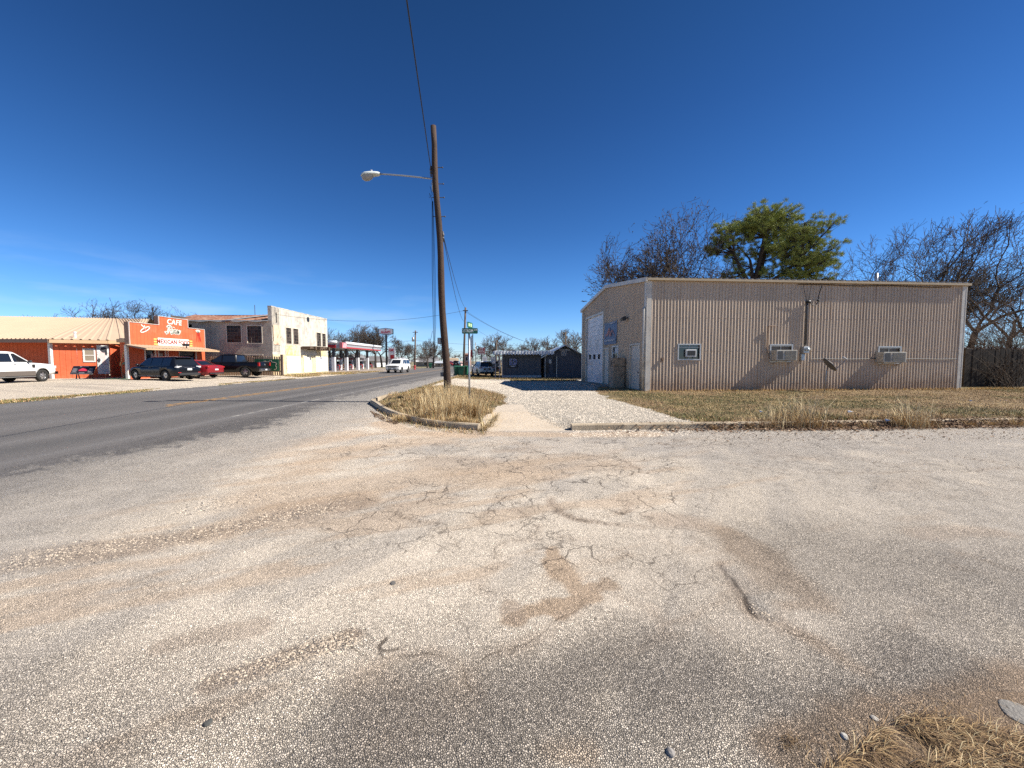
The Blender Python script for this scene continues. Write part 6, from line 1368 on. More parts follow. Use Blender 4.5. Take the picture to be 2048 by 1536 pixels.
for x, ys in ((-27.0, (61.8, 66.6, 71.6, 76.5)), (-32.0, (66.6, 71.6, 76.5, 79.2))):
    for y in ys:
        b = MB(); b.box(KP(x - .17, y - .17, 2.2), KP(x + .17, y + .17, 3.62)); col_ = b.build('column', ST_D, can)
        b = MB(); b.box(KP(x - .24, y - .24, .0), KP(x + .24, y + .24, 2.2)); b.build('column_wrap', ST_W, col_)
def pump(x, y, lab):
    e = empty('fuel_pump', (x, y, .1), 0, lab, 'fuel pump', 'fuel pumps under the canopy')
    q = MB(); q.box((-.45, -.3, 0), (.45, .3, 1.45)); q.build('cabinet', ST_G, e, bevel=.04)
    q = MB(); q.box((-.5, -.34, 1.75), (.5, .34, 2.0)); q.build('header', mat('pump_maroon', (.16, .012, .02), rough=.4), e, bevel=.03)
    q = MB(); q.box((-.48, -.1, 1.45), (-.42, .1, 1.75)); q.box((.42, -.1, 1.45), (.48, .1, 1.75)); q.build('upright', ST_W, e)
    q = MB(); q.prism([(-.46, -.32, 0), (.46, -.32, 0), (.46, -.32, 1.0), (.25, -.32, .75), (-.2, -.32, .55), (-.46, -.32, .30)], (0, -.02, 0), (0, .0, 0)); q.prism([(.46, -.32, 0), (.46, .32, 0), (.46, .32, 1.2), (.46, .1, .9), (.46, -.2, .6)], (0, 0, 0), (.02, 0, 0)); q.build('swoosh_panel', ST_W, e)
    q = MB(); q.tube([(.5, -.3, 1.1), (.62, -.35, .6), (.55, -.3, .25), (.48, -.2, .9)], .025, 6); q.build('nozzle_hose', BLACK, e)
    q = MB(); q.box((-.28, -.33, 1.05), (.28, -.305, 1.38)); q.build('screen', DARKG, e)
    return e
for k, (px, Y) in enumerate(((677.5, 67.5), (700.5, 72.5), (722, 77.5))): c_ = at(px, 740, Y); pump(c_.x, Y, ('grey fuel pump with maroon header nearest the derelict garage', 'grey fuel pump with maroon header, middle one beneath the canopy', 'grey fuel pump with maroon header at the far canopy end')[k])
for k, (px, Y) in enumerate(((676, 66.4), (689, 68.5), (701, 71.2), (722, 76.2), (741, 79))):
    c_ = at(px, 740, Y); q = MB()
    q.tube([(c_.x - .3, Y, 0), (c_.x - .3, Y, .75), (c_.x - .15, Y, .92), (c_.x + .15, Y, .92), (c_.x + .3, Y, .75), (c_.x + .3, Y, 0)], .07, 8); q.tube([(c_.x - .3, Y, .45), (c_.x + .3, Y, .45)], .05, 6)
    tag(q.build('guard_rail', ST_R, None, smooth=True), ('red pump guard hoop before the nearest fuel pump', 'red guard hoop standing between two fuel pumps', 'red guard hoop before the middle fuel pump', 'red guard hoop before the far fuel pump', 'red guard hoop past the last white column')[k], 'guard rail', 'red pump guards')
# pylon sign
Yp = 75.0; c_ = at(773.5, 739, Yp); top_ = at(773.5, 663, Yp)
py_ = empty('pylon_sign', (c_.x, Yp, 0), 0, 'red lettered hexagonal sign on a single tall dark post past the canopy', 'sign')
q = MB(); q.box((-.14, -.14, -.1), (.14, .14, top_.z - .5)); q.build('post', BLACK, py_)
zc = top_.z; hw_, hh_ = 1.38, .66
hexa = [(-hw_, -hh_ * .72), (0, -hh_), (hw_, -hh_ * .72), (hw_, hh_ * .72), (0, hh_), (-hw_, hh_ * .72)]
q = MB(); q.prism([Vector((a, 0, zc + c)) for a, c in hexa], (0, -.2, 0), (0, .2, 0)); q.build('cabinet', mat('sign_teal', (.05, .11, .14), rough=.5), py_)
q = MB(); q.prism([Vector((a * .91, 0, zc + c * .84)) for a, c in hexa], (0, -.215, 0), (0, -.205, 0)); q.build('face', mat('sign_face', (.62, .62, .64), rough=.4), py_)
put_text('lettering', "ALLSUP'S", Matrix.Translation((0, -.23, zc - .13)), ST_R, py_, size=.62, ext=.006, bold=.018, sx=.72)
q = MB(); q.prism([Vector((a, 0, zc + .36 + c)) for a, c in ((-.2, 0), (0, -.12), (.2, 0), (0, .12))], (0, -.222, 0), (0, -.217, 0)); q.build('emblem', ST_R, py_)
# price sign
Yd = 77.0; a_, b_ = at(777.2, 695, Yd), at(790, 739, Yd)
pr = empty('price_sign', ((a_.x + b_.x) / 2, Yd, 0), 0, 'white price sign with red letters on two white legs', 'sign')
w2 = (b_.x - a_.x) / 2; zt = a_.z
for s in (-1, 1): q = MB(); q.box((s * w2 - .07, -.08, -.1), (s * w2 + .07, .08, zt)); q.build('leg', ST_W, pr)
q = MB(); q.box((-w2 + .07, -.07, zt - 1.35), (w2 - .07, .07, zt)); q.build('panel', ST_W, pr)
put_text('lettering', 'DK', Matrix.Translation((0, -.085, zt - .52)), ST_R, pr, size=.6, ext=.01, bold=.03, sx=1.0)
q = MB(); q.box((-w2 + .07, -.06, zt - 2.3), (w2 - .07, .06, zt - 1.36)); q.build('lower_panel', ST_W, pr); q = MB(); q.box((-w2 * .45, -.075, zt - 2.2), (w2 - .12, -.061, zt - 1.45)); q.build('price_panel', ST_R, pr)
# ================================================================== the navy painted house with a flat porch roof
BY = 41.0; BZ = g1(2.0, BY)
NAVYW = mat('navy_board', (.035, .042, .065), rough=.6, var=.12, vs=3)
SLATE = mat('slate_siding', (.085, .092, .105), rough=.6, var=.08, vs=2)
WROOF = mat('white_metal_roof', (.62, .63, .63), rough=.4, metal=.2, var=.06)
x0, x1, xp, x2 = at(1005, 750, BY).x, at(1082, 750, BY).x, at(1129, 700, BY).x, 0
x2 = 2 * xp - at(1088, 750, BY).x; xg = at(1088, 750, BY).x
hs_ = empty('navy_house', (x0, BY, BZ), 0, 'low dark navy house with flat corrugated porch roof and small gable', 'house')
def HP(x, y, z): return (x - x0, y - BY, z - BZ)
zf = at(1040, 709, BY).z; zt_ = at(1040, 700, BY - 1.2).z
b = MB(); b.box(HP(x0, BY, BZ + .22), HP(x1, BY + 6, zf + .3)); b.build('wall', SLATE, hs_)
b = MB(); b.box(HP(x0 - .02, BY - .03, BZ - .2), HP(x1 + .02, BY + 6, BZ + .22)); b.build('plinth', mat('pale_plinth', (.45, .45, .45)), hs_)
for k in range(9): 
    pass
b = MB(); x = x0 + .3
while x < x1: b.box(HP(x, BY - .012, BZ + .22), HP(x + .03, BY, zf + .3)); x += .61
b.build('board_groove', NAVYW, hs_)
b = MB(); rr = []; x = x0 - .95
while x < xg + .9:
    for o, d in ((0, 0), (.14, 0), (.16, .09), (.28, .09), (.305, 0)): rr.append([HP(x + o, BY - .95 - d, zf - .05 + d), HP(x + o, BY - .82 - d, zf + .34 + d * .3), HP(x + o, BY + 6, zf + .52 + d * .3)])
    x += .31
b.grid(rr); b.build('porch_roof', WROOF, hs_, fix=False)
for xx in (x0 - .75, x0 - .35, x0 - .05): b = MB(); b.box(HP(xx, BY - .75, BZ - .1), HP(xx + .08, BY - .67, zf + .1)); b.build('porch_post', mat('post_grey', (.35, .35, .36)), hs_)
zg, zpk = at(1088, 713, BY).z, at(1129, 691.5, BY).z
b = MB(); b.prism([HP(xg, BY - .1, BZ - .1), HP(x2, BY - .1, BZ - .1), HP(x2, BY - .1, zg), HP(xp, BY - .1, zpk - .12), HP(xg, BY - .1, zg)], (0, 0, 0), (0, 8, 0)); b.build('gable_wall', mat('gable_slate', (.075, .082, .10), rough=.65, var=.15, vs=2), hs_)
k_ = (zpk - zg) / (xp - xg)
for s, xe in ((-1, xg), (1, x2)):
    b = MB(); xo = xe + s * .35; b.prism([HP(xo, BY - .75, zg - .35 * k_), HP(xp, BY - .75, zpk), HP(xp, BY - .75, zpk + .07), HP(xo, BY - .75, zg - .35 * k_ + .07)], (0, 0, 0), (0, 9, 0)); b.build('gable_roof', WROOF, hs_)
b = MB(); b.prism([HP(xp - .62, BY - .13, zpk - .50), HP(xp + .62, BY - .13, zpk - .50), HP(xp + .5, BY - .13, zpk - .36), HP(xp - .5, BY - .13, zpk - .36)], (0, 0, 0), (0, .02, 0)); b.build('gable_trim', mat('trim_pale', (.42, .42, .42)), hs_)
va, vb = at(1123, 699, BY - .15), at(1133, 711, BY - .15); b = MB(); b.box(HP(va.x, BY - .14, vb.z), HP(vb.x, BY - .12, va.z)); vt = b.build('gable_vent', mat('trim_pale', (.42, .42, .42)), hs_)
b = MB()
for k in range(8): z = vb.z + .05 + (va.z - vb.z - .1) * k / 8; b.box(HP(va.x + .05, BY - .155, z), HP(vb.x - .05, BY - .141, z + .03))
b.build('louver', SLATE, vt)
for px in (1090.5, 1113.5): p_ = at(px, 740, BY - .2); b = MB(); b.tube([HP(p_.x, BY - .2, BZ), HP(p_.x, BY - .2, zg + .1)], .035, 6); b.build('conduit', GALV, hs_)
p_ = at(1100, 722, BY - .2); b = MB(); b.box(HP(p_.x - .12, BY - .3, p_.z - .25), HP(p_.x + .14, BY - .1, p_.z + .15)); b.cyl(HP(p_.x, BY - .3, p_.z + .02), .09, -.06, 12, 'y'); b.build('electric_meter', GALV, hs_)
for px in (1107, 1110): p_ = at(px, 730, BY - .16); b = MB(); b.tube([HP(p_.x, BY - .16, BZ + .5), HP(p_.x, BY - .16, zg)], .03, 6); b.build('pipe', BLACK, hs_)
p_ = at(1094, 728, BY - .2); b = MB(); b.box(HP(p_.x - .18, BY - .28, BZ + .4), HP(p_.x + .12, BY - .1, BZ + 1.6)); b.build('utility_box', BLACK, hs_)
p_ = at(1047, 710, BY - .1); b = MB(); b.sphere(HP(p_.x, BY - .12, p_.z), .09, 8, 6); b.build('wall_lamp', GREYM, hs_)
# black poster with blue letters
pa, pb_ = at(1016, 716, BY - .05), at(1035.5, 735.5, BY - .05)
po = empty('poster', ((pa.x + pb_.x) / 2, BY - .05, (pa.z + pb_.z) / 2), 0, 'black square poster with blue block letters outlined white on the navy wall', 'poster')
pw, ph = (pb_.x - pa.x) / 2, (pa.z - pb_.z) / 2
b = MB(); b.box((-pw, -.02, -ph), (pw, .02, ph)); b.build('board', mat('poster_black', (.01, .012, .022), rough=.5), po)
PWH, PBL = mat('poster_white', (.62, .64, .70), rough=.5), mat('poster_blue', (.02, .05, .30), rough=.5)
for t_, xx in (('E', -.44), ('D', .44)):
    put_text('letter_outline', t_, Matrix.Translation((xx * pw, -.026, .16 * ph)), PWH, po, size=ph * 1.6, ext=.003, bold=.05, sx=.70)
    put_text('letter', t_, Matrix.Translation((xx * pw, -.034, .16 * ph)), PBL, po, size=ph * 1.6, ext=.003, bold=.012, sx=.70)
b = MB(); b.box((-pw * .6, -.028, -ph * .66), (pw * .65, -.022, -ph * .58)); b.build('caption', PWH, po)
b = MB(); b.box((-pw * .35, -.028, -ph * .80), (pw * .4, -.022, -ph * .72)); b.build('caption', PWH, po)
# ================================================================== small things down the road
GRN = mat('bin_green', (.012, .10, .055), rough=.55, var=.2)
def wheelie(px, Y, rz, lab, s=1.0):
    c_ = at(px, 740, Y); e = empty('wheeled_bin', (c_.x, Y, g1(c_.x, Y)), rz, lab, 'rubbish bin', 'green wheeled bins')
    b = MB(); rr = [[Vector((sx * w_, sy * d_, z)) for sx, sy in ((-1, -1), (1, -1), (1, 1), (-1, 1), (-1, -1))] for z, w_, d_ in ((.08, .22 * s, .26 * s), (.3, .25 * s, .29 * s), (.98, .31 * s, .36 * s), (1.0, .335 * s, .38 * s))]
    b.grid(rr); b.add(rr[0][:4], [(0, 1, 2, 3)]); b.build('body', GRN, e)
    b = MB(); b.prism([(-.34 * s, -.40 * s, 1.0), (-.34 * s, .40 * s, 1.0), (-.30 * s, .38 * s, 1.09), (-.30 * s, -.3 * s, 1.08)], (0, 0, 0), (.68 * s, 0, 0)); b.build('lid', GRN, e, bevel=.01)
    for sx in (-1, 1): b = MB(); b.cyl((sx * .27 * s - .03, .27 * s, .12), .12, .06, 14, 'x'); b.build('wheel', TYRE, e, smooth=True)
    b = MB(); b.tube([(-.28 * s, .4 * s, .98), (-.28 * s, .46 * s, 1.0), (.28 * s, .46 * s, 1.0), (.28 * s, .4 * s, .98)], .018, 6); b.build('handle', GRN, e)
wheelie(913.5, 43.0, .3, 'green wheeled bin leftmost of those clustered by the bare far pole'); wheelie(922, 42.6, .1, 'green wheeled bin touching the left edge of the far pole'); wheelie(931.5, 44.5, -.2, 'narrower green bin just right of the far pole', .85); wheelie(861, 86, .2, 'lone green bin across the highway beneath the round bare trees')
# hydrant
c_ = at(829.5, 740, 74); hy = empty('fire_hydrant', (c_.x, 74, 0), 0, 'red fire hydrant at the foot of the transformer pole', 'hydrant')
b = MB(); b.tube([(0, 0, 0), (0, 0, .08), (0, 0, .08), (0, 0, .60), (0, 0, .64), (0, 0, .74), (0, 0, .82)], [.2, .2, .14, .14, .18, .15, .04], 12); b.build('barrel', ST_R, hy, smooth=True)
b = MB(); b.cyl((-.25, 0, .48), .07, .5, 10, 'x'); b.cyl((0, -.24, .45), .09, .24, 10, 'y'); b.build('outlet', ST_R, hy, smooth=True)
POLEW = mat('weathered_pole', (.13, .095, .07), rough=.9, var=.3, vs=4, streak=(.07, .05, .04))
def far_pole(px_top, py_top, px_bot, Y, lab, r=.14, arms=(), xf=False, name='utility_pole', z0=None, m_=None):
    t_ = at(px_top, py_top, Y); bt = at(px_bot, 740, Y); z_ = g1(bt.x, Y) - .1 if z0 is None else z0
    e = empty(name, (bt.x, Y, z_), 0, lab, 'utility pole' if name == 'utility_pole' else 'post'); d = Vector((t_.x - bt.x, 0, t_.z - z_))
    b = MB(); b.tube([(0, 0, 0), d * .5, d], [r, r * .88, r * .74], 10); b.build('shaft', m_ or POLEW, e, smooth=True)
    for dz, L_ in arms: b = MB(); c = d * ((d.z - dz) / d.z); b.box(c + Vector((-L_ / 2, -.16, -.05)), c + Vector((L_ / 2, -.08, .06))); b.build('crossarm', POLEW, e)
    if xf: b = MB(); c = d * ((d.z - 1.7) / d.z); b.cyl(c + Vector((-.42, -.1, -.4)), .22, .8, 12); b.build('transformer', GALV, e, smooth=True); b = MB(); b.tube([c + Vector((-.42, -.1, .4)), c + Vector((-.3, -.1, .8)), c + Vector((0, -.1, 1.2))], .02, 5); b.build('lead', CABLE, e)
    return e, Vector((bt.x, Y, z_)), d
_, fb, fd = far_pole(931, 615, 926.5, 43.6, 'slender weathered pole behind the street sign carrying several wires', .13)
b = MB(); c = fd * .955; b.box(c + Vector((-.25, -.12, -.06)), c + Vector((.3, -.05, .04))); b.build('crossarm', HW, _)
_, xb, xd = far_pole(831, 661, 829.5, 76, 'transformer pole across the highway above the red hydrant', .17, ((.35, 1.0),), True)
far_pole(993, 681, 992, 62, 'short plain pole rising behind the porch roof left end', .13)
_, lb, ld = far_pole(1131, 664, 1131, 58, 'brown pole with a small lamp behind the navy gable', .13)
b = MB(); b.tube([ld * .95, ld * .96 + Vector((-.45, 0, .12)), ld * .92 + Vector((-.62, 0, .0))], .03, 6); b.build('lamp_arm', GALV, _)
_, gb_, gd = far_pole(951, 685, 952, 66, 'thin grey pole between the feather banner and the red sign', .09, m_=GREYM)
far_pole(719, 681, 719, 93, 'dark pole among the bare trees behind the fuel canopy', .14)
# feather banner
c_ = at(946, 742, 47); fl = empty('feather_banner', (c_.x, 47, g1(c_.x, 47)), 0, 'tall narrow white and red feather banner on a dark post', 'banner')
h_ = at(946, 668, 47).z - g1(c_.x, 47); b = MB(); b.tube([(0, 0, 0), (0, 0, h_)], .05, 8); b.build('post', BLACK, fl)
za, zb, zm = (at(943, y, 47).z - g1(c_.x, 47) for y in (670, 714, 700))
b = MB(); b.box((-.30, -.01, zm), (-.07, .01, za - .25)); b.prism([(-.30, 0, za - .25), (-.07, 0, za - .25), (-.07, 0, za)], (0, -.01, 0), (0, .01, 0)); b.build('cloth', WHITE, fl); b = MB(); b.box((-.30, -.01, zb), (-.07, .01, zm)); b.build('red_cloth', ST_R, fl)
# red sign on a post with a black ring
Y = 58; a_, b_ = at(956.5, 695, Y), at(969.5, 709, Y); c_ = at(963, 735, Y)
rs = empty('roadside_sign', (c_.x, Y, g1(c_.x, Y)), 0, 'square red sign with white lines and a tyre ring on its corner', 'sign'); z_ = g1(c_.x, Y)
b = MB(); b.box((a_.x - c_.x, -.08, b_.z - z_), (b_.x - c_.x, .08, a_.z - z_)); b.build('panel', mat('sign_brick_red', (.30, .05, .055), rough=.5), rs)
b = MB(); b.tube([(0, 0, 0), (0, 0, b_.z - z_)], .07, 8); b.build('post', BLACK, rs)
b = MB(); rn = random.Random(5)
w_ = b_.x - a_.x; h_ = a_.z - b_.z
for k in range(4):
    x = a_.x - c_.x + .08
    while x < b_.x - c_.x - .2: e = min(x + rn.uniform(.08, .2), b_.x - c_.x - .06); b.box((x, -.09, b_.z - z_ + .10 + k * h_ / 4.2), (e, -.081, b_.z - z_ + .10 + k * h_ / 4.2 + .11)); x = e + .05
b.build('print', WHITE, rs)
rc_ = at(955.5, 695.5, Y) - Vector((c_.x, Y, z_)); b = MB(); b.tube([rc_ + Vector((.22 * math.cos(a), -.1, .22 * math.sin(a))) for a in [2 * math.pi * k / 20 for k in range(21)]], .065, 8); b.build('tyre_ring', TYRE, rs, smooth=True)
# white boards near the parked cars
for k, (xa, ya, xb_, yb, Y, tilt, lab) in enumerate(((965, 713, 974.5, 726, 50, 3, 'white board with faint grey drawing behind the white crossover'), (981, 714.5, 991, 727, 48, -2, 'plain white board on a dark stand beside the porch posts'), (986, 731, 992.5, 743, 45.5, 4, 'low mottled white board leaning by the porch posts'))):
    a_, b_ = at(xa, ya, Y), at(xb_, yb, Y); cx = (a_.x + b_.x) / 2; z_ = g1(cx, Y)
    e = empty('notice_board', (cx, Y, z_), R(tilt), lab, 'notice board'); w_ = (b_.x - a_.x) / 2
    b = MB(); b.box((-w_, -.04, b_.z - z_), (w_, .04, a_.z - z_)); b.build('panel', mat('board_white', (.60, .60, .62), rough=.5, var=.12, vs=3), e)
    for s in (-1, 1): b = MB(); b.box((s * w_ * .7 - .03, -.03, -.05), (s * w_ * .7 + .03, .03, b_.z - z_)); b.build('leg', BLACK, e)
    b = MB()
    for q_ in range(3): b.box((-w_ * .7, -.048, b_.z - z_ + (a_.z - b_.z) * (.25 + .22 * q_)), (w_ * .6, -.041, b_.z - z_ + (a_.z - b_.z) * (.29 + .22 * q_)))
    b.build('faint_line', mat('faint_grey', (.42, .42, .45)), e)
# distant buildings
def house(name, px0, px1, Y, py_e, py_r, wall, roof, lab, cat='house', depth=8, gable=False, z0=0):
    a_, b_ = at(px0, py_e, Y), at(px1, py_e, Y); w_ = b_.x - a_.x; ze = a_.z - z0; zr = at(px0, py_r, Y).z - z0
    e = empty(name, (a_.x, Y, z0), 0, lab, cat)
    if gable:
        b = MB(); b.prism([(0, 0, 0), (w_, 0, 0), (w_, 0, ze), (w_ / 2, 0, zr), (0, 0, ze)], (0, 0, 0), (0, depth, 0)); b.build('wall', wall, e)
        k = (zr - ze) / (w_ / 2)
        for s, x in ((-1, 0), (1, w_)): b = MB(); b.prism([(x + s * .4, -.4, ze - .4 * k), (w_ / 2, -.4, zr), (w_ / 2, -.4, zr + .12), (x + s * .4, -.4, ze - .4 * k + .12)], (0, 0, 0), (0, depth + .8, 0)); b.build('roof', roof, e)
    else:
        b = MB(); b.box((0, 0, 0), (w_, depth, ze)); b.build('wall', wall, e)
        b = MB(); b.prism([(-.4, -.4, ze), (-.4, depth / 2, zr), (-.4, depth + .4, ze), (-.4, depth + .4, ze - .1), (-.4, -.4, ze - .1)], (0, 0, 0), (w_ + .8, 0, 0)); b.build('roof', roof, e)
    n = max(1, int(w_ / 3.2))
    for k in range(n): xx = w_ * (k + .5) / n; b = MB(); b.box((xx - .5, -.05, ze * .38), (xx + .5, .02, ze * .8)); fr = b.build('window', WHITE, e); b = MB(); b.box((xx - .42, -.06, ze * .41), (xx + .42, -.051, ze * .77)); b.build('pane', DARKG, fr)
    return e
HG = mat('house_grey', (.22, .22, .22), rough=.8); HWH = mat('house_white', (.62, .62, .62), rough=.7); RG_ = mat('shingle_grey', (.17, .165, .165), rough=.9, var=.2); HBR = mat('house_brick', (.25, .13, .09), rough=.9, var=.2); HTN = mat('house_tan', (.36, .27, .18), rough=.9); HPK = mat('house_pink', (.55, .38, .34), rough=.8)
house('cottage', 727, 752, 104, 722, 712, HWH, RG_, 'white cottage with grey shingle roof beyond the fuel canopy')
house('cottage', 690, 716, 112, 720, 709, HG, RG_, 'grey cottage with steep roof seen beneath the canopy', gable=True)
house('cottage', 780, 803, 100, 722.5, 715.5, HG, WROOF, 'grey gabled house with white roof edge behind the price sign', gable=True)
house('cottage', 832, 868, 112, 724, 713, HG, RG_, 'long grey house behind the two round bare trees')
house('cottage', 870, 886, 106, 726, 722, HTN, WROOF, 'low tan house with white roof next to the dark timber pole')
cp = empty('carport', (at(803, 722, 96).x, 96, 0), 0, 'flat white carport roof on thin posts beyond the white SUV', 'carport')
w_ = at(829, 722, 96).x - at(803, 722, 96).x; zc = at(803, 721, 96).z; b = MB(); b.box((0, 0, zc - .25), (w_, 5, zc)); b.build('roof', HWH, cp)
for xx in (.1, w_ / 2, w_ - .2): b = MB(); b.box((xx, .1, 0), (xx + .12, .22, zc - .25)); b.build('post', HWH, cp)
house('brick_block', 896, 911, 150, 721, 715.5, HTN, HTN, 'flat tan brick block far along the highway', 'building')
house('shopfront', 898, 915, 135, 727, 725.5, HBR, WROOF, 'low red brick shopfront with white fascia far along the highway', 'building')
house('shopfront', 913, 922, 128, 725, 723, HPK, HPK, 'pinkish shopfront far along the highway', 'building')
house('brick_block', 929, 938, 140, 709, 706, HBR, HBR, 'tall red brick block partly behind the slender pole', 'building')
house('shed', 1930, 2140, 27.5, 698, 690, mat('shed_wall', (.20, .17, .14)), WROOF, 'low shed with pale ribbed roof behind the dark fence', 'shed', z0=.2)
house('cottage', 1136, 1170, 75, 713, 706, HWH, WROOF, 'pale roofed house glimpsed past the navy gable', z0=0)

# ---- wires
W_ = [(PB + onpole(6.35) + Vector((.16, 0, 0)), fb + fd * .99, .5, 'upper cable sagging from the timber pole to the slender pole', .012),
      (PB + onpole(6.3) + Vector((.16, 0, 0)), fb + fd * .80, .9, 'lower cable sagging from the timber pole to the slender pole', .012),
      (fb + fd * .955, (xp - 1.2, BY + .3, zpk - .35), .55, 'cable from the slender pole to the navy gable', .012),
      (fb + fd * .94, at(1065, 687.5, 45), .35, 'cable from the slender pole dropping to the porch roof', .012),
      (fb + fd * .80, at(1040, 700, 50), .4, 'lowest cable from the slender pole toward the porch', .01),
      (fb + fd * .96, (GX_ + .05, GY0 + .6, 6.15), .9, 'long cable crossing the highway from the slender pole to the white facade', .014)]
for a, c, s, l, r in W_: wire('overhead_wire', a, c, s, l, r)
xt = xb + xd
for k, (dz, pyl, pyr, l) in enumerate(((1.9, 668, 676, 'highest thin line running across behind the transformer pole'), (3.4, 674, 686, 'middle thin line running across behind the transformer pole'), (5.0, 681, 694, 'lowest thin line running across behind the transformer pole'))):
    z_ = xt.z - dz; wire('overhead_wire', (-46 - 6 * k, 84, z_ + .5), (xt.x, 76, z_), .5, l + ', west span', .018); wire('overhead_wire', (xt.x, 76, z_), (16, 80, z_ - .4), .7, l + ', east span', .018)
wire('overhead_wire', xt + Vector((0, 0, -2.6)), at(795, 694, 90), .6, 'drop line from the transformer pole to the gabled house', .014)
# ---- fence at the edge of the workshop lot
fa = at(1922, 780, 20.6); fz = g1(fa.x, 20.6)
fe = empty('board_fence', (fa.x, 20.6, fz), R(3), 'tall dark weathered board fence beside the workshop corner', 'fence')
FW = mat('dark_fence_boards', (.030, .022, .016), rough=.95, var=.45, vs=4, streak=(.012, .009, .007))
b = MB(); x = .1; rn = random.Random(3)
while x < 16: b.box((x, -.012 + rn.uniform(-.01, .01), .02), (x + .135, .012, 2.0 + rn.uniform(-.05, .05))); x += .145
b.build('board', FW, fe)
b = MB()
for z in (.4, 1.1, 1.8): b.box((.1, .013, z), (16, .06, z + .09))
b.build('rail', FW, fe)
for k in range(7): b = MB(); b.box((.2 + k * 2.5, .06, 0), (.3 + k * 2.5, .16, 2.05)); b.build('post', FW, fe)
# ---- bird
bq = at(1168, 603, 55); bd_ = empty('bird', bq, R(20), 'small dark bird gliding above the workshop gable', 'bird')
b = MB()
for s in (-1, 1): b.prism([(0, -.07, 0), (0, .10, 0), (s * .26, .10, .10), (s * .52, .02, .02), (s * .5, -.05, .01), (s * .24, -.06, .10)], (0, 0, 0), (0, 0, .014))
b.build('wing', BLACK, bd_); b = MB(); b.tube([(0, -.25, 0), (0, -.18, .01), (0, 0, 0), (0, .16, 0), (0, .22, 0)], [.01, .05, .075, .04, .015], 8); b.build('body', BLACK, bd_, smooth=True); b = MB(); b.prism([(-.03, .18, 0), (.03, .18, 0), (.09, .36, 0), (-.09, .36, 0)], (0, 0, 0), (0, 0, .01)); b.build('tail', BLACK, bd_)

# ================================================================== trees
def segs_mesh(name, segs, m_, parent, sides):
    """segs: (p0, r0, p1, r1) tapered prisms as one mesh"""
    A = np.array([s[0] for s in segs]); B = np.array([s[2] for s in segs]); ra = np.array([s[1] for s in segs]); rb = np.array([s[3] for s in segs])
    d = B - A; d /= np.linalg.norm(d, axis=1)[:, None] + 1e-9
    ref = np.where(np.abs(d[:, 2:3]) < .9, np.array([[0, 0, 1.0]]), np.array([[1.0, 0, 0]])); u = np.cross(d, ref); u /= np.linalg.norm(u, axis=1)[:, None]; v = np.cross(d, u)
    n = len(segs); k = sides; co = np.zeros((n, 2, k, 3))
    for j in range(k):
        a = 2 * math.pi * j / k; o = u * math.cos(a) + v * math.sin(a); co[:, 0, j] = A + o * ra[:, None]; co[:, 1, j] = B + o * rb[:, None]
    base = (np.arange(n) * 2 * k)[:, None]; f = []
    for j in range(k): f.append(np.concatenate([base + j, base + (j + 1) % k, base + k + (j + 1) % k, base + k + j], 1))
    F = np.stack(f, 1).reshape(-1, 4)
    return raw_mesh(name, co.reshape(-1, 3), F, m_, parent, True)
def raw_mesh(name, co, F, m_, parent=None, smooth=False):
    me = bpy.data.meshes.new(name); k = F.shape[1]; me.vertices.add(len(co)); me.vertices.foreach_set('co', co.astype(np.float32).ravel()); me.loops.add(F.size); me.polygons.add(len(F))
    me.loops.foreach_set('vertex_index', F.astype(np.int32).ravel()); me.polygons.foreach_set('loop_start', np.arange(0, F.size, k, dtype=np.int32)); 
    if smooth: me.polygons.foreach_set('use_smooth', np.ones(len(F), bool))
    me.update(calc_edges=True); me.materials.append(m_); o = bpy.data.objects.new(name, me); COL.objects.link(o)
    if parent is not None: o.parent = parent
    return o
BARK = mat('bark_dark', (.055, .043, .036), rough=.95, var=.3, vs=3, bump=.5, bs=12); BARKP = mat('bark_pale', (.13, .105, .09), rough=.95, var=.3, vs=3); TWIG = mat('twig_dark', (.058, .040, .027), rough=.95, var=.3); TWIGP = mat('twig_pale', (.11, .09, .075), rough=.95, var=.3); TWIGB = mat('twig_brown', (.10, .065, .042), rough=.95, var=.35)
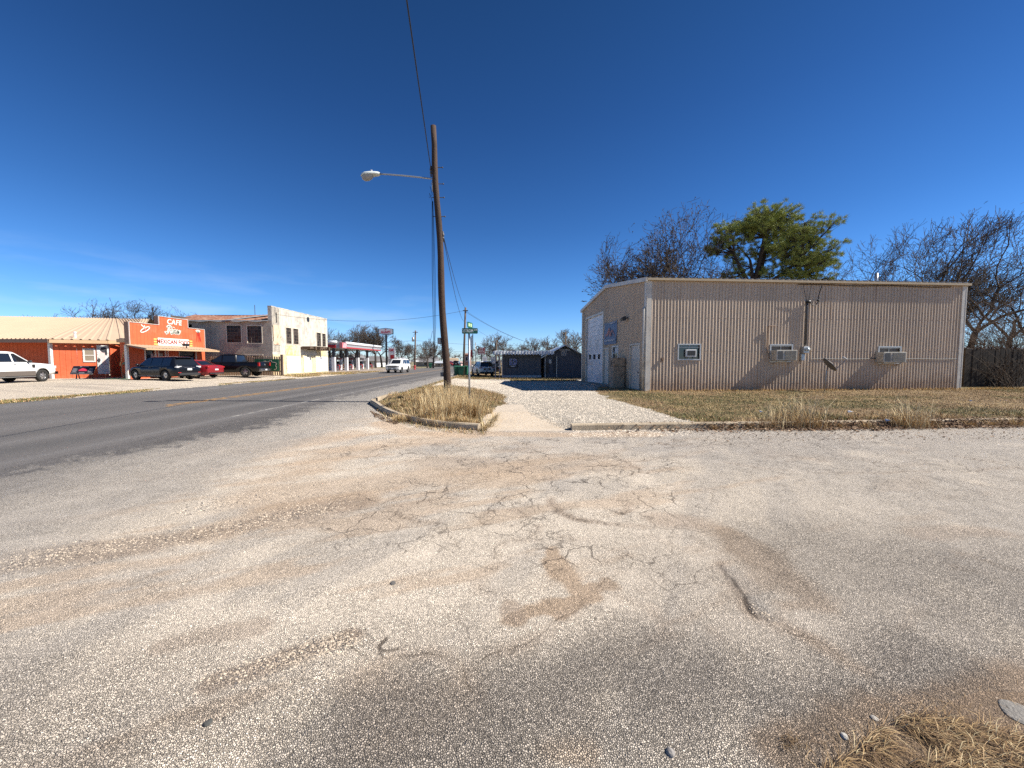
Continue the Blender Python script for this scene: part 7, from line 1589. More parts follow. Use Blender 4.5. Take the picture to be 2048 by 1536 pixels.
def bare(px_or_x, Y, H, seed, lab, name='bare_tree', spread=1.0, lev=6, r0=.22, fork=.28, up=.12, wind=(0, 0, 0), twig=TWIG, bark=BARK, balls=False, base=None, tw=.007, dens=1.0, lean=(0, 0), kids0=3, grp='leafless trees'):
    rn = random.Random(seed); c_ = Vector((px_or_x, Y, 0)) if base else at(px_or_x, 740, Y); z_ = g1(c_.x, Y) - .1
    e = empty(name, (c_.x, Y, z_), 0, lab, 'tree', grp); big = []; small = []; tips = []; wv = Vector(wind)
    def rv(): return Vector((rn.gauss(0, 1), rn.gauss(0, 1), rn.gauss(0, 1)))
    def grow(p, d, L_, r_, lv):
        n = 4 if lv < 4 else 3
        for i in range(n):
            d2 = (d + rv() * (.17 if lv else .06) + Vector((0, 0, up)) * (.5 if lv > 1 else .2) + wv * (.12 * lv)).normalized()
            q = p + d2 * (L_ / n); r2 = max(r_ * (1 - .30 / n * 1.0), tw)
            (big if lv <= 1 else small).append((p, r_, q, r2)); p, r_, d = q, r2, d2
            if lv < lev and lv > 0 and i < n - 1 and rn.random() < 1.0 * dens:
                a = rn.uniform(.55, 1.05); s = d.cross(rv()).normalized(); grow(p, (d * math.cos(a) + s * math.sin(a)).normalized(), L_ * rn.uniform(.45, .72), max(r_ * rn.uniform(.42, .6), tw), lv + 1)
        if lv < lev:
            k = kids0 if lv == 0 else 2
            for j in range(k):
                a = rn.uniform(.25, .62) * (spread if lv < 2 else 1); s = d.cross(rv()).normalized()
                if lv == 0: th = 2 * math.pi * j / k + rn.uniform(-.5, .5); s = Vector((math.cos(th), math.sin(th), 0)); a = rn.uniform(.45, .8) * spread
                grow(p, (d * math.cos(a) + s * math.sin(a)).normalized(), L_ * rn.uniform(.66, .86) * (1.25 if lv == 0 else 1), max(r_ * (.66 if lv else .6), tw), lv + 1)
        else: tips.append(p)
    grow(Vector((0, 0, 0)), Vector((lean[0], lean[1], 1)).normalized(), H * fork, r0, 0)
    zs = float(np.percentile([t.z for t in tips], 94)); k = H / zs; Rm = float(np.percentile([math.hypot(t.x, t.y) for t in tips], 93)) * k + .01
    big = [(a * k, r, b_ * k, r2) for a, r, b_, r2 in big]; small = [(a * k, r, b_ * k, r2) for a, r, b_, r2 in small]
    def keep(v): q_ = math.hypot(v.x, v.y) / Rm; return v.z < H * (1.03 - .33 * q_ * q_) + .05 * H * math.sin(v.x * 1.9 + seed) * math.cos(v.y * 1.3) + rn.uniform(-.03, .03) * H and q_ < 1.15
    small = [s_ for s_ in small if keep(s_[2])]
    segs_mesh('trunk', big, bark, e, 7); segs_mesh('crown', small, twig, e, 3)
    if balls:
        b = MB(); 
        for t in tips[::3]:
            t = t * k
            if keep(t): b.sphere(t + Vector((0, 0, -.05)), .055, 5, 3)
        tag(b.build('seed_ball', twig, e), kind='stuff')
    return e
# behind the workshop
bare(1284, 39, 14.8, 21, 'leafless tree with round seed balls leaning left above the workshop gable', spread=.56, balls=True, r0=.26, lean=(-.05, 0), lev=6, tw=.015, dens=.8)
bare(1322, 38, 12.8, 22, 'short leafless tree with stubby limbs between two taller ones above the workshop', spread=.8, balls=True, r0=.24, tw=.015, dens=.8)
bare(1368, 41, 17.0, 23, 'tallest upright leafless tree with seed balls just left of the pine', spread=.75, balls=True, r0=.28, tw=.015, dens=.8)
bare(1418, 42, 11.5, 25, 'leafless tree arching low against the left side of the pine', spread=1.2, r0=.24, tw=.013, lean=(.1, 0), dens=.7)
bare(1812, 34, 13.4, 31, 'leafless tree with wide left limbs behind the roof vent pipe', spread=1.25, r0=.26, tw=.012, wind=(.05, 0, .05), dens=.8)
bare(1885, 32, 9.5, 32, 'smaller leafless tree filling the gap between two taller windswept ones', spread=1.0, r0=.2, tw=.011, wind=(.2, 0, .1))
bare(1932, 29.5, 12.2, 33, 'windswept leafless tree with brush like twigs above the workshop corner', spread=1.0, r0=.24, tw=.010, wind=(.16, 0, .12), lean=(.08, 0), lev=6, dens=.72)
bare(2010, 30, 10.8, 34, 'windswept leafless tree behind the dark board fence', spread=1.2, r0=.22, tw=.010, wind=(.2, 0, .06), lean=(.2, 0), lev=6, dens=.7)
bare(2075, 28, 9.0, 35, 'leafless tree at the picture edge beyond the dark fence', spread=1.2, r0=.2, tw=.010, wind=(.2, 0, .1), dens=.7)
# thicket behind the fence
def thicket(x, Y, H, W_, n, seed, lab, twig=TWIGB):
    rn = random.Random(seed); e = empty('thicket', (x, Y, g1(x, Y)), 0, lab, 'shrub'); S = []
    for i in range(n):
        p = Vector((rn.uniform(-W_, W_) / 2, rn.uniform(-.9, .9), 0)); d = Vector((rn.uniform(-.7, .3), rn.uniform(-.4, .4), 1.1)).normalized(); L_ = H * rn.uniform(.5, 1.1) / 7; r_ = rn.uniform(.008, .02)
        for k in range(8):
            d = (d + Vector((rn.gauss(-.03, .12), rn.gauss(0, .12), rn.gauss(-.06, .1)))).normalized(); q = p + d * L_; S.append((p, r_, q, r_ * .86)); p = q; r_ *= .86
            if k > 1:
                for _ in range(2): dd = (d + Vector((rn.gauss(0, .7), rn.gauss(0, .7), rn.gauss(0, .5)))).normalized(); S.append((p, .006, p + dd * L_ * rn.uniform(.5, 1.3), .004))
    segs_mesh('stem', S, twig, e, 3); return e
thicket(at(1975, 740, 23.5).x, 23.5, 4.2, 3.4, 190, 3, 'tangled brown thicket overhanging the dark fence next to the workshop')
thicket(at(2040, 740, 23.0).x, 23.0, 4.4, 4.0, 210, 4, 'dense brown thicket over the fence at the picture edge')
thicket(at(2035, 770, 20.0).x, 20.2, 2.0, 2.2, 90, 5, 'low dark brush growing in front of the fence far end', TWIG)
# behind the cafe and garage
bare(258, 62, 10.8, 41, 'leafless tree spreading left above the tan cafe roof', spread=1.25, twig=TWIG, tw=.014, r0=.3, lev=6, lean=(-.2, 0), fork=.22, dens=.8)
bare(298, 63, 10.6, 42, 'full leafless tree above the cafe roof left of the stepped sign', spread=1.2, tw=.014, r0=.3, lev=6, fork=.22, dens=.8)
bare(334, 64, 10.4, 43, 'leafless tree directly above the cafe sign', spread=1.1, tw=.014, r0=.3, lev=6, fork=.22, dens=.8)
bare(370, 66, 9.6, 44, 'leafless tree right of the cafe sign above the rusty roof', spread=1.1, tw=.014, r0=.28, lev=6, fork=.22, dens=.8)
for k, (px, H) in enumerate(((12, 7.6), (60, 8.0), (108, 7.4), (150, 7.6), (185, 6.9))): bare(px, 58, H, 50 + k, ('thin sapling at the picture edge above the cafe roof', 'thin branching sapling above the cafe roof over the white pickup', 'thin sapling above the cafe roof over the corner post', 'thin arching sapling above the roof over the blinds window', 'low twiggy sapling above the roof over the portrait panel')[k], spread=.9, lev=4, tw=.018, r0=.14, fork=.25)
# by the station and beyond
for k, (px, Y, H, sd, lab) in enumerate(((690, 96, 8.4, 61, 'bare tree seen through the canopy columns at their left'), (712, 100, 9.5, 62, 'bare tree seen through the middle canopy columns'), (735, 95, 10.5, 63, 'bare tree rising above the canopy roof end'), (752, 92, 9.6, 64, 'dark bare tree next to the pylon post'), (764, 97, 8.8, 65, 'bare tree directly behind the pylon post'), (660, 98, 9.8, 66, 'bare treetop over the white canopy panel'), (803, 124, 8.2, 67, 'bare tree above the white large SUV'), (820, 130, 7.2, 68, 'bare tree left of the transformer pole'))):
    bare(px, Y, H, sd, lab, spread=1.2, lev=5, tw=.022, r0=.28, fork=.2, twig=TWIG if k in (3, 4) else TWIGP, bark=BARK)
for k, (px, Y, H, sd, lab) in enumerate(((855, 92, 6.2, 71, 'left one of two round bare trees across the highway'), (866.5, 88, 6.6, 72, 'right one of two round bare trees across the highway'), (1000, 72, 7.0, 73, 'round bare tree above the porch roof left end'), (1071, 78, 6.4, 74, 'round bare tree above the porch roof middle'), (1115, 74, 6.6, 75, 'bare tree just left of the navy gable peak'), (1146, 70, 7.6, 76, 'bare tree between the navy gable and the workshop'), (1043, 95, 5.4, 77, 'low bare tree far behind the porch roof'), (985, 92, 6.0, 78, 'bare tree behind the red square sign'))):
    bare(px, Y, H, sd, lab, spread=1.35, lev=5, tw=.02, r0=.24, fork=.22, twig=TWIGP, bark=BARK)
# dark hedge line of a far wood along the horizon
rn = random.Random(12); S = []
for i in range(2600):
    x = rn.uniform(-260, 330); Y = rn.uniform(190, 260)
    if -60 < x < 8 and rn.random() < .75: continue
    h = rn.uniform(3.5, 6.5) * (.7 + .5 * math.sin(x * .05) ** 2); p = Vector((x, Y, 0)); d = Vector((rn.gauss(0, .25), 0, 1)).normalized(); q = p + d * h * .5; S.append((p, .12, q, .09))
    for _ in range(9): dd = (d + Vector((rn.gauss(0, .7), rn.gauss(0, .4), rn.gauss(0, .4)))).normalized(); S.append((q, .09, q + dd * h * rn.uniform(.3, .55), .05))
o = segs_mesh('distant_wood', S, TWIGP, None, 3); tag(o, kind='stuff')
# the pine
pb = at(1506, 740, 40); pn = empty('pine_tree', (pb.x, 40, .1), 0, 'broad green pine with a lopsided crown above the workshop roof', 'tree'); PZ = Vector((pb.x, 40, .1))
NEEDLE = mat('pine_needles', (.30, .33, .08), rough=.7, var=.35, vs=1.1, spec=.3)
_n = NEEDLE.node_tree; _b = _n.nodes['Principled BSDF']
blobs = [(1545 + (a_ - 1545) * .88, b_ + 9, c_) for a_, b_, c_ in [(1525, 425, 28), (1560, 428, 26), (1490, 436, 26), (1585, 448, 28), (1540, 450, 30), (1600, 470, 26), (1640, 452, 20), (1625, 478, 24), (1565, 480, 26), (1500, 455, 24), (1440, 455, 18), (1450, 440, 14), (1435, 485, 18), (1460, 500, 16), (1480, 470, 16), (1420, 490, 12), (1545, 505, 22), (1590, 508, 24), (1640, 500, 24), (1655, 515, 22), (1668, 512, 14), (1620, 522, 24), (1600, 540, 22), (1655, 545, 16), (1635, 552, 18), (1560, 535, 20), (1575, 560, 20), (1620, 568, 16), (1480, 520, 14), (1460, 540, 14), (1520, 490, 18), (1470, 445, 14), (1510, 540, 14), (1530, 565, 16), (1662, 556, 10)]]
rn = random.Random(77); S = []; N_ = []
def limb(P, r_a, r_b):
    n = len(P) - 1
    for i in range(n): S.append((P[i], r_a + (r_b - r_a) * i / n, P[i + 1], r_a + (r_b - r_a) * (i + 1) / n))
def curve(a, c, bend, n=6):
    m_ = (a + c) / 2 + bend; return [a * (1 - t) ** 2 + m_ * 2 * t * (1 - t) + c * t * t for t in [i / n for i in range(n + 1)]]
forkp = at(1503, 580, 40) - PZ; limb(curve(Vector((0, 0, 0)), forkp, Vector((.3, 0, 0))), .42, .34)
mains = [(1500, 520, .0), (1545, 480, 1.0), (1590, 520, -.8), (1460, 510, -.6), (1630, 545, .8), (1525, 455, -.5), (1560, 560, 1.2)]
MP = []
for px, py, dy in mains:
    t = at(px, py, 40) - PZ + Vector((0, dy, 0)); P = curve(forkp, t, Vector((rn.uniform(-.5, .5), rn.uniform(-.4, .4), rn.uniform(-.9, -.1)))); limb(P, .26, .11); MP += P[2:]
for px, py, rpx in blobs:
    R_ = rpx / 790 * 40 * 1.05
    for dyk in ((0, -1.5, 1.5) if rpx > 17 else (0, 1.0)):
        c = at(px, py, 40) - PZ + Vector((rn.uniform(-.3, .3), dyk + rn.uniform(-.7, .7), rn.uniform(-.25, .25)))
        src = min(MP, key=lambda p: (p - c).length + max(0, p.z - c.z) * 1.5); P = curve(src, c, Vector((rn.uniform(-.3, .3), rn.uniform(-.3, .3), rn.uniform(-.5, .1))), 5); limb(P, .09, .035)
        for k in range(int(15 * R_ * R_) + 6):
            cg = lambda m0, s0: m0 + max(-1.25, min(1.25, rn.gauss(0, 1))) * s0
            q = c + Vector((cg(0, .56) * R_, cg(0, .5) * R_, cg(.0, .40) * R_)); j = P[rn.choice((3, 4, 5))]; limb([j, (j + q) / 2 + Vector((0, 0, -.06)), q], .018, .008)
            od = (q - j).normalized()
            for n_ in range(64):
                d = (od * .7 + Vector((rn.gauss(0, .8), rn.gauss(0, .8), rn.gauss(.35, .7)))).normalized(); L_ = rn.uniform(.16, .34); s = q + Vector((rn.gauss(0, .09), rn.gauss(0, .09), rn.gauss(0, .07))); w_ = d.cross(Vector((rn.gauss(0, 1), rn.gauss(0, 1), rn.gauss(0, 1)))).normalized() * rn.uniform(.010, .02); N_.append((s - w_, s + w_, s + d * L_))
segs_mesh('trunk', S, mat('pine_bark', (.055, .038, .028), rough=.95, var=.3, vs=3), pn, 6)
co = np.array([[tuple(v) for v in t] for t in N_]).reshape(-1, 3); raw_mesh('crown', co, np.arange(len(co)).reshape(-1, 3), NEEDLE, pn)
# ================================================================== grass, leaves, loose stone
def attr_mat(name, rough=.8, trans=0.0, spec=.2):
    M = bpy.data.materials.new(name); M.use_nodes = True; t = M.node_tree; b = t.nodes['Principled BSDF']; a = t.nodes.new('ShaderNodeAttribute'); a.attribute_name = 'col'
    t.links.new(a.outputs['Color'], b.inputs['Base Color']); b.inputs['Roughness'].default_value = rough; b.inputs['Specular IOR Level'].default_value = spec
    return M
GRM = attr_mat('grass_blade'); LFM = attr_mat('dead_leaf', .85); STM = attr_mat('loose_stone', .9)
def setcol(o, c):
    me = o.data; a = me.attributes.new('col', 'FLOAT_COLOR', 'POINT'); c4 = np.ones((len(me.vertices), 4), np.float32); c4[:, :3] = c; a.data.foreach_set('color', c4.ravel())
rs_ = np.random.RandomState(5)
def blades(name, x, y, h, w_, lean, az, col, z=None, sag=.35):
    n = len(x); z = gz(x, y) - .01 if z is None else z
    B = np.stack([x, y, z], 1); d = np.stack([np.cos(az), np.sin(az), np.zeros(n)], 1); s = np.stack([-np.sin(az + rs_.uniform(-1, 1, n)), np.cos(az + rs_.uniform(-1, 1, n)), np.zeros(n)], 1); s /= np.linalg.norm(s, axis=1)[:, None]
    up = np.array([[0, 0, 1.0]]); H = h[:, None]; Ln = lean[:, None]; wv = s * w_[:, None] / 2
    m_ = B + up * H * .55 * np.sqrt(np.clip(1 - Ln ** 2 * .3, .05, 1)) + d * H * Ln * .35; tp = B + up * H * np.clip(1 - Ln ** 2 * sag * 1.6, .05, 1) + d * H * Ln
    co = np.stack([B - wv, B + wv, m_ - wv * .8, m_ + wv * .8, tp], 1).reshape(-1, 3); o5 = (np.arange(n) * 5)[:, None]
    F = np.concatenate([o5 + np.array([[0, 1, 3]]), o5 + np.array([[0, 3, 2]]), o5 + np.array([[2, 3, 4]])], 0)
    o = raw_mesh(name, co, F, GRM); setcol(o, np.repeat(col, 5, 0) * np.tile(np.array([.75, .75, 1, 1, 1.1]), n)[:, None]); return tag(o, kind='stuff')
STRAW = np.array((.50, .34, .165)); STRAWD = np.array((.27, .165, .08)); GREENB = np.array((.13, .15, .045)); PALE = np.array((.66, .53, .31))
def pal(n, ws, v=.25):
    c = np.array([STRAW, STRAWD, GREENB, PALE])[rs_.choice(4, n, p=ws)]; return c * (1 + rs_.uniform(-v, v, n))[:, None]
def scatter(poly, n, ok=None):
    P = np.array(poly); lo, hi = P.min(0), P.max(0); X = np.empty(0); Y = np.empty(0)
    while len(X) < n:
        x = rs_.uniform(lo[0], hi[0], n * 2); y = rs_.uniform(lo[1], hi[1], n * 2); k = inpoly(x, y, poly)
        if ok is not None: k &= ok(x, y)
        X = np.concatenate([X, x[k]]); Y = np.concatenate([Y, y[k]])
        if not k.any(): break
    return X[:n], Y[:n]
U = lambda a, b_, n: rs_.uniform(a, b_, n)
shop_in = lambda x, y: ((x - C0.x) * wx.x + (y - C0.y) * wx.y > -.1) & ((x - C0.x) * wy.x + (y - C0.y) * wy.y > -.08)
notgrav = lambda x, y: ~inpoly(x + .25 * (vnoise(x * 2, y * 2, 4) - .5), y + .5 * (vnoise(x * 2, y * 2, 6) - .5), GRAVEL) & ~shop_in(x, y) & ~inpoly(x, y, WALK)
# lawn: short winter turf
LP_ = [(1.6, 9.4), (3.0, 9.5), (32, 10.6), (40, 24), (24, 20.4), (6.2, 18.6), (4.8, 17.5)]
LP_ = [(1.7, float(ystreet(1.7)) + .12)] + [(x, float(ystreet(x)) + .12) for x in np.arange(3, 30, 2.0)] + [(34, 21), (22.2, 20.3), (22.2, 19.6), (6.3, 18.4), (5.0, 20.5), (3.8, 19.5), (4.4, 15)]
n = 150000; x, y = scatter(LP_, n, notgrav); n = len(x); den = fbm(x * .45, y * .45, 21, 5); k = rs_.rand(n) < (.35 + 1.3 * (den - .3)); x, y, den = x[k], y[k], den[k]; n = len(x)
c = pal(n, (.46, .36, .10, .08)); gm = (den > .53)[:, None] & (rs_.rand(n) < .38)[:, None]; c = np.where(gm, GREENB * (1 + U(-.3, .3, n))[:, None], c)
edge_ = np.clip(1 - (y - ystreet(x) - .1) / 1.2, 0, 1); wallb = np.clip(1 - np.abs((x - C0.x) * wy.x + (y - C0.y) * wy.y) / .7, 0, 1) * (x > C0.x)
h = U(.03, .085, n) * (1 + 1.6 * edge_ * (vnoise(x * .8, y * 0, 3) > .45) + 1.5 * wallb); c = np.where((wallb > .3)[:, None], np.array((.56, .36, .13)) * (1 + U(-.25, .25, n))[:, None], c)
blades('dry_grass', x, y, h, U(.006, .014, n), U(.2, 1.0, n), U(0, 6.28, n), c)
# island: rank straw
n = 26000; x, y = scatter(ISLAND, n, lambda a, b_: ~inpoly(a, b_, WALK)); n = len(x)
blades('dry_grass', x, y, U(.04, .14, n), U(.005, .011, n), U(.3, 1.1, n), U(0, 6.28, n), pal(n, (.42, .30, .18, .10)))
def clumps(name, centres, per, hr, spread, lean=(.15, .7), ws=(.52, .2, .02, .26), wr_=(.004, .009), az=None):
    cx = np.repeat([c_[0] for c_ in centres], per); cy = np.repeat([c_[1] for c_ in centres], per); cs = np.repeat([c_[2] if len(c_) > 2 else 1 for c_ in centres], per); n = len(cx); a = U(0, 6.28, n); r_ = np.abs(rs_.normal(0, spread, n)) * cs
    x, y = cx + r_ * np.cos(a), cy + r_ * np.sin(a)
    return blades(name, x, y, U(hr[0], hr[1], n) * cs, U(wr_[0], wr_[1], n), U(lean[0], lean[1], n), a if az is None else rs_.normal(az, .9, n), pal(n, ws), sag=.3)
IC = []
for px, py, s in ((800, 836, .7), (822, 842, .8), (845, 846, .9), (868, 850, 1), (890, 852, 1), (912, 853, .95), (935, 853, .9), (955, 852, .85), (970, 846, .95), (985, 840, .8), (850, 826, 1), (880, 822, 1.1), (905, 826, 1.1), (925, 832, 1.1), (860, 812, 1), (835, 806, .8), (885, 808, 1.1), (905, 805, 1.1), (920, 812, 1), (870, 796, .9), (840, 792, .7), (895, 798, 1), (945, 832, 1), (930, 843, 1), (955, 840, 1), (805, 815, .5), (830, 828, .8), (815, 805, .5), (960, 822, .6), (900, 840, 1.1), (875, 838, 1), (850, 838, .9), (780, 815, .5), (800, 800, .5)):
    if px > 962: continue
    p = gp(px, py - (9 if py > 838 else 3), .13); IC.append((p.x, p.y, s * (.55 if py > 842 else .8)))
clumps('tall_grass', IC, 260, (.14, .55), .20, wr_=(.005, .010))
clumps('tall_grass', [c_ for c_ in IC if c_[2] >= .78], 110, (.5, 1.0), .24, (.08, .45), (.35, .05, 0, .60), (.005, .010))
clumps('tall_grass', [(gp(px, py, .1).x, gp(px, py, .1).y, s) for px, py, s in ((978, 846, .9), (988, 838, .8), (968, 853, .8), (980, 828, .6))], 90, (.25, .5), .08, (.6, 1.2), (.3, .05, 0, .65), (.006, .012), az=0.3)
# tufts on the lawn's street edge and against the wall
EC = [(gp(px, py, .13).x, gp(px, py, .13).y, s) for px, py, s in [(1500, 846, .6), (1520, 845, .8), (1545, 845, .9), (1575, 843, 1), (1600, 845, 1.2), (1622, 844, 1.3), (1640, 846, .8), (1680, 845, .5), (1735, 846, .6), (1790, 843, .9), (1812, 844, 1.2), (1835, 845, 1.0), (1860, 843, .8), (1905, 838, .4), (1940, 842, .5), (1985, 842, .5), (2035, 842, .8), (1460, 846, .4), (1560, 838, .6), (1700, 838, .4), (1430, 848, .4), (1760, 838, .4), (2080, 840, .8)]]
clumps('tall_grass', EC, 150, (.12, .5), .20, (.2, .9), wr_=(.005, .009)); clumps('tall_grass', [c_ for c_ in EC if c_[2] >= .9], 60, (.5, .85), .20, (.3, .9), (.3, .05, 0, .65), (.006, .010), az=0.6)
# thin fringe along the kerbs and the gravel
x, y = scatter([(XW + .05, 17), (XW + .5, 17), (XW + .6, 60), (XW, 60)], 4000); n = len(x); blades('dry_grass', x, y, U(.05, .22, n), U(.008, .02, n), U(.2, .9, n), U(0, 6.28, n), pal(n, (.4, .25, .25, .1)))
for x0_, x1_, y0_, y1_, nn in ((0.2, 9, 29.5, 32.5, 9000), (-1, 9, 35, 38.5, 9000), (-4.8, -1.5, 38, 42, 3000), (22.3, 40, 19.4, 20.5, 9000)):
    x, y = scatter([(x0_, y0_), (x1_, y0_), (x1_, y1_), (x0_, y1_)], nn, lambda a, b_: (vnoise(a * .5, b_ * 1.2, 8) > .42) & ~shop_in(a, b_)); n = len(x); blades('dry_grass', x, y, U(.05, .16, n), U(.012, .03, n), U(.2, .9, n), U(0, 6.28, n), pal(n, (.35, .25, .32, .08)))
x, y = scatter([(-22.4, 38.5), (-20.2, 38.5), (-19.2, 47), (-19.2, 62), (-22.4, 62)], 9000, lambda a, b_: vnoise(a * .6, b_ * .5, 9) > .35); n = len(x); blades('dry_grass', x, y, U(.06, .2, n), U(.015, .04, n), U(.2, .9, n), U(0, 6.28, n), pal(n, (.4, .2, .3, .1)))
x, y = scatter([(-20.3, 14.5), (-18.9, 14.5), (-18.9, 36), (-19.7, 36)], 9000, lambda a, b_: vnoise(a * 1.2, b_ * .5, 10) > np.clip(.40 + .012 * (b_ - 15), 0, .66)); n = len(x); blades('dry_grass', x, y, U(.03, .10, n), U(.01, .03, n), U(.2, .9, n), U(0, 6.28, n), pal(n, (.25, .3, .40, .05)))
# straw mat at the near right
MAT_ = W([(1640, 1545), (1690, 1522), (1735, 1480), (1765, 1448), (1830, 1434), (1890, 1446), (1960, 1462), (2060, 1485), (2300, 1520), (2300, 1640), (1640, 1640)])
mk = lambda a, b_: vnoise(a * 7, b_ * 7, 11) > .36
def mcol(n): return np.array([(.27, .175, .09), (.12, .075, .045), (.44, .31, .17), (.05, .035, .025)])[rs_.choice(4, n, p=(.35, .3, .15, .2))] * (1 + U(-.3, .3, n))[:, None]
x, y = scatter(MAT_, 9500, mk); n = len(x); blades('straw_mat', x, y, U(.03, .10, n), U(.0014, .0034, n), U(1.55, 2.1, n), rs_.normal(-.4, .7, n), mcol(n), z=U(.002, .022, n))
x, y = scatter(MAT_, 500, mk); n = len(x); blades('straw_mat', x, y, U(.04, .10, n), U(.0014, .003, n), U(.9, 1.5, n), rs_.normal(-.4, .9, n), pal(n, (.45, .2, 0, .35)), z=U(.005, .022, n))
x, y = scatter(W([(1560, 1545), (1640, 1440), (1760, 1410), (1960, 1370), (2100, 1340), (2300, 1640), (1560, 1640)]), 500); n = len(x); blades('straw_mat', x, y, U(.015, .06, n), U(.0012, .0026, n), U(1.6, 2.0, n), U(0, 6.28, n), mcol(n), z=U(.002, .006, n))
x, y = scatter(W([(1560, 1475), (1600, 1470), (1602, 1498), (1566, 1502)]), 120); n = len(x); blades('straw_mat', x, y, U(.01, .03, n), U(.0012, .0025, n), U(.8, 1.8, n), U(0, 6.28, n), mcol(n) * .7, z=U(.001, .005, n))
# fallen leaves along the kerb
def leaves(name, x, y, s, zoff, col):
    n = len(x); z = gz(x, y) + zoff; a = U(0, 6.28, n); t = U(-.7, .7, n); u = np.stack([np.cos(a), np.sin(a), np.sin(t) * .7], 1); v = np.stack([-np.sin(a), np.cos(a), U(-.6, .6, n)], 1); B = np.stack([x, y, z], 1); S_ = s[:, None]
    co = np.stack([B - u * S_, B - v * S_ * .55 + np.array([[0, 0, .006]]), B + u * S_, B + v * S_ * .55 + np.array([[0, 0, .01]])], 1).reshape(-1, 3); o = raw_mesh(name, co, np.arange(4 * n).reshape(-1, 4), LFM); setcol(o, np.repeat(col, 4, 0)); return tag(o, kind='stuff')
LB = np.array([(.19, .115, .07), (.25, .16, .095), (.10, .06, .04), (.36, .26, .17)])
def lcol(n): return LB[rs_.choice(4, n, p=(.35, .3, .2, .15))] * (1 + U(-.25, .25, n))[:, None]
n = 24000; x = rs_.uniform(2.2, 24, n); amt = np.clip(.30 + 1.1 * (vnoise(x * .55, x * 0, 12) - .25) + .3 * np.exp(-((x - 9) / 3.5) ** 2), 0, 1); k = rs_.rand(n) < amt * ss(2, 5.5, x); x = x[k]; n = len(x)
off = rs_.normal(-.08, .20, n); y = ystreet(x) + off; leaves('fallen_leaves', x, y, U(.02, .045, n), np.where(np.abs(off - .02) < .16, np.clip(.125 - np.abs(off - .06) * .55, 0, .13) * (off < .12) * (off > -.2) + U(.0, .03, n), U(.003, .03, n)), lcol(n))
x, y = scatter(ISLAND, 1200); n = len(x); leaves('fallen_leaves', x, y, U(.015, .035, n), U(.01, .06, n), lcol(n))
pk = W([(740, 822), (765, 832), (800, 846), (790, 850), (750, 836)]); x, y = scatter(pk, 500); n = len(x); leaves('fallen_leaves', x, y, U(.012, .03, n), U(.002, .02, n), lcol(n) * .8)
x, y = scatter(W([(1380, 868), (2048, 862), (2048, 880), (1400, 884)]), 350); n = len(x); leaves('fallen_leaves', x, y, U(.012, .028, n), U(.003, .012, n), lcol(n))
# litter scraps
for i, (px, py, lab) in enumerate(((1524, 828, 'white litter scrap lying on the lawn before the second air conditioner'), (1703, 828, 'larger torn white litter scrap on the lawn below the satellite dish'), (1943, 805, 'tiny white litter scrap on the lawn toward the workshop far corner'), (1778, 846, 'pale blue plastic scrap caught in the kerb leaves'))):
    p = gp(px, py, .18); b = MB(); s = (.055, .085, .045, .07)[i]; b.add([(p.x - s, p.y, p.z + .04), (p.x - s * .2, p.y - .05, p.z + .07), (p.x + s, p.y, p.z + .05), (p.x + s * .2, p.y + .08, p.z + .08), (p.x - s * .7, p.y + .06, p.z + .09)], [(0, 1, 4), (1, 3, 4), (1, 2, 3)])
    tag(b.build('litter_scrap', mat('litter_blue', (.4, .45, .55)) if i == 3 else mat('litter_white', (.7, .7, .7))), lab, 'litter', 'litter scraps on the verge')
# loose stone on the paving
def stones(name, x, y, s, col, z=.0):
    n = len(x); base = np.array([(1, 0, 0), (.3, .95, 0), (-.8, .6, 0), (-.8, -.6, 0), (.3, -.95, 0), (0.1, .05, .8)]); F0 = np.array([(0, 1, 5), (1, 2, 5), (2, 3, 5), (3, 4, 5), (4, 0, 5)])
    a = U(0, 6.28, n); ca, sa = np.cos(a), np.sin(a); J = base[None] * (1 + rs_.uniform(-.3, .3, (n, 6, 3))); S_ = s[:, None]
    X = (J[..., 0] * ca[:, None] - J[..., 1] * sa[:, None]) * S_; Y = (J[..., 0] * sa[:, None] + J[..., 1] * ca[:, None]) * S_; Zz = J[..., 2] * S_
    zz = gz(x, y) - .001 + z; co = np.stack([X + x[:, None], Y + y[:, None], Zz + zz[:, None]], 2).reshape(-1, 3); F = (F0[None] + (np.arange(n) * 6)[:, None, None]).reshape(-1, 3)
    o = raw_mesh(name, co, F, STM); setcol(o, np.repeat(col, 6, 0)); return tag(o, kind='stuff')
def along(pts, w_, n):
    P = np.array(W(pts)); seg = rs_.randint(0, len(P) - 1, n); t = rs_.rand(n)[:, None]; q = P[seg] * (1 - t) + P[seg + 1] * t; return q[:, 0] + rs_.normal(0, w_, n), q[:, 1] + rs_.normal(0, w_, n)
def scol(n, dark=.5): return np.where((rs_.rand(n) < dark)[:, None], np.array((.10, .09, .085)), np.array((.48, .40, .31))) * (1 + U(-.4, .4, n))[:, None]
X_, Y_ = [], []
for pts, w_, n in (([(0, 1125), (150, 1105), (300, 1085), (450, 1062), (560, 1035), (680, 1012)], .13, 2600), ([(420, 1365), (560, 1322), (650, 1292), (700, 1278)], .045, 1500), ([(380, 1020), (480, 1000), (620, 985)], .14, 500), ([(560, 1340), (600, 1400), (700, 1330)], .1, 150), ([(1500, 1215), (1545, 1238)], .02, 60)):
    a, b_ = along(pts, w_, n); X_.append(a); Y_.append(b_)
x = np.concatenate(X_); y = np.concatenate(Y_); n = len(x); stones('loose_gravel', x, y, U(.0025, .0085, n) * (.6 + .16 * y), scol(n, .4))
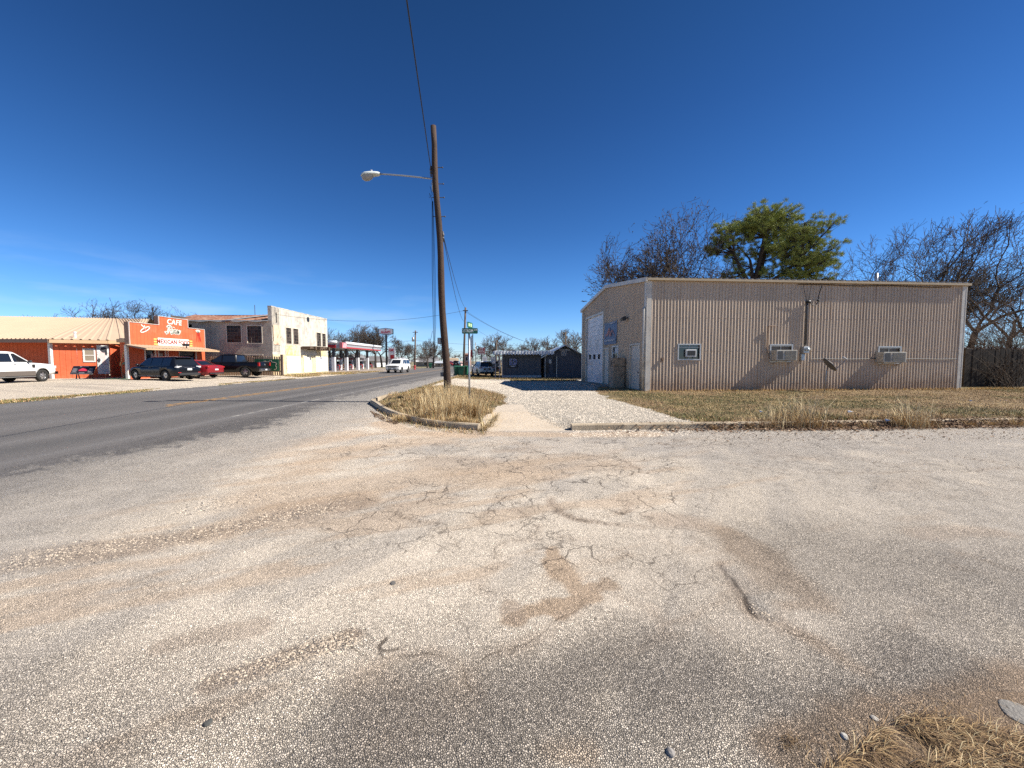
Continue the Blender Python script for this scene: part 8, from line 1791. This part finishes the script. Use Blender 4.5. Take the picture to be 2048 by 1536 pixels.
u_ = rs_.uniform(-1.35, 1.35, 1500); y = 1 / rs_.uniform(1 / 8, 1 / 1.4, 1500); x = u_ * y; k = ~inpoly(x, y, BEHIND); x, y = x[k], y[k]; n = len(x); stones('loose_gravel', x, y, U(.002, .0065, n) * (rs_.rand(n) ** 2 + .4) * (.7 + .10 * y), scol(n, .75))
x, y = scatter(GRAVEL, 26000, lambda a, b_: ~inpoly(a, b_, WALK)); n = len(x); stones('limestone_chips', x, y, U(.008, .024, n), np.array((.63, .545, .44)) * (1 + U(-.35, .25, n))[:, None])
x, y = scatter(W([(960, 858), (985, 832), (1060, 832), (1145, 858)]), 2500); n = len(x); stones('limestone_chips', x, y, U(.005, .014, n), np.array((.50, .40, .29)) * (1 + U(-.3, .3, n))[:, None])
for i, (px, py, s, sy, colr, lab) in enumerate(((1341, 1507, .017, .75, (.26, .24, .22), 'rounded grey stone on the near paving at the picture bottom'), (1748, 1436, .014, .5, (.36, .33, .29), 'pale flat stone beside the straw mat'), (2040, 1428, .062, .10, (.20, .185, .165), 'large flat grey slab fragment near the straw mat'), (415, 1447, .016, .5, (.06, .06, .055), 'small dark clod on the near paving at lower left'), (786, 1167, .02, .35, (.12, .11, .1), 'dark clod on the pale paving above the hook shaped crack'), (1690, 1473, .014, .6, (.42, .4, .36), 'small white pebble at the edge of the straw mat'))):
    p = gp(px, py); e_ = bmesh.new(); bmesh.ops.create_icosphere(e_, subdivisions=3, radius=1.0); rn = random.Random(i + 3)
    for v in e_.verts: k = 1 + .35 * (float(vnoise(v.co.x * 1.4 + i * 3, v.co.y * 1.4 + v.co.z, i)) - .5); v.co = Vector((v.co.x * s * 1.25 * k, v.co.y * s * k, max(v.co.z * s * sy * k, -.3 * s)))
    me = bpy.data.meshes.new('stone'); e_.to_mesh(me); e_.free(); me.polygons.foreach_set('use_smooth', [True] * len(me.polygons)); me.materials.append(mat('stone_%d' % i, colr, rough=.9, var=.25, vs=30, bump=.5, bs=90)); o = bpy.data.objects.new('stone', me); COL.objects.link(o); o.location = (p.x, p.y, g1(p.x, p.y) + .2 * s * sy); o.rotation_euler = (0, 0, rn.uniform(0, 6)); tag(o, lab, 'stone', 'loose stones on the paving')
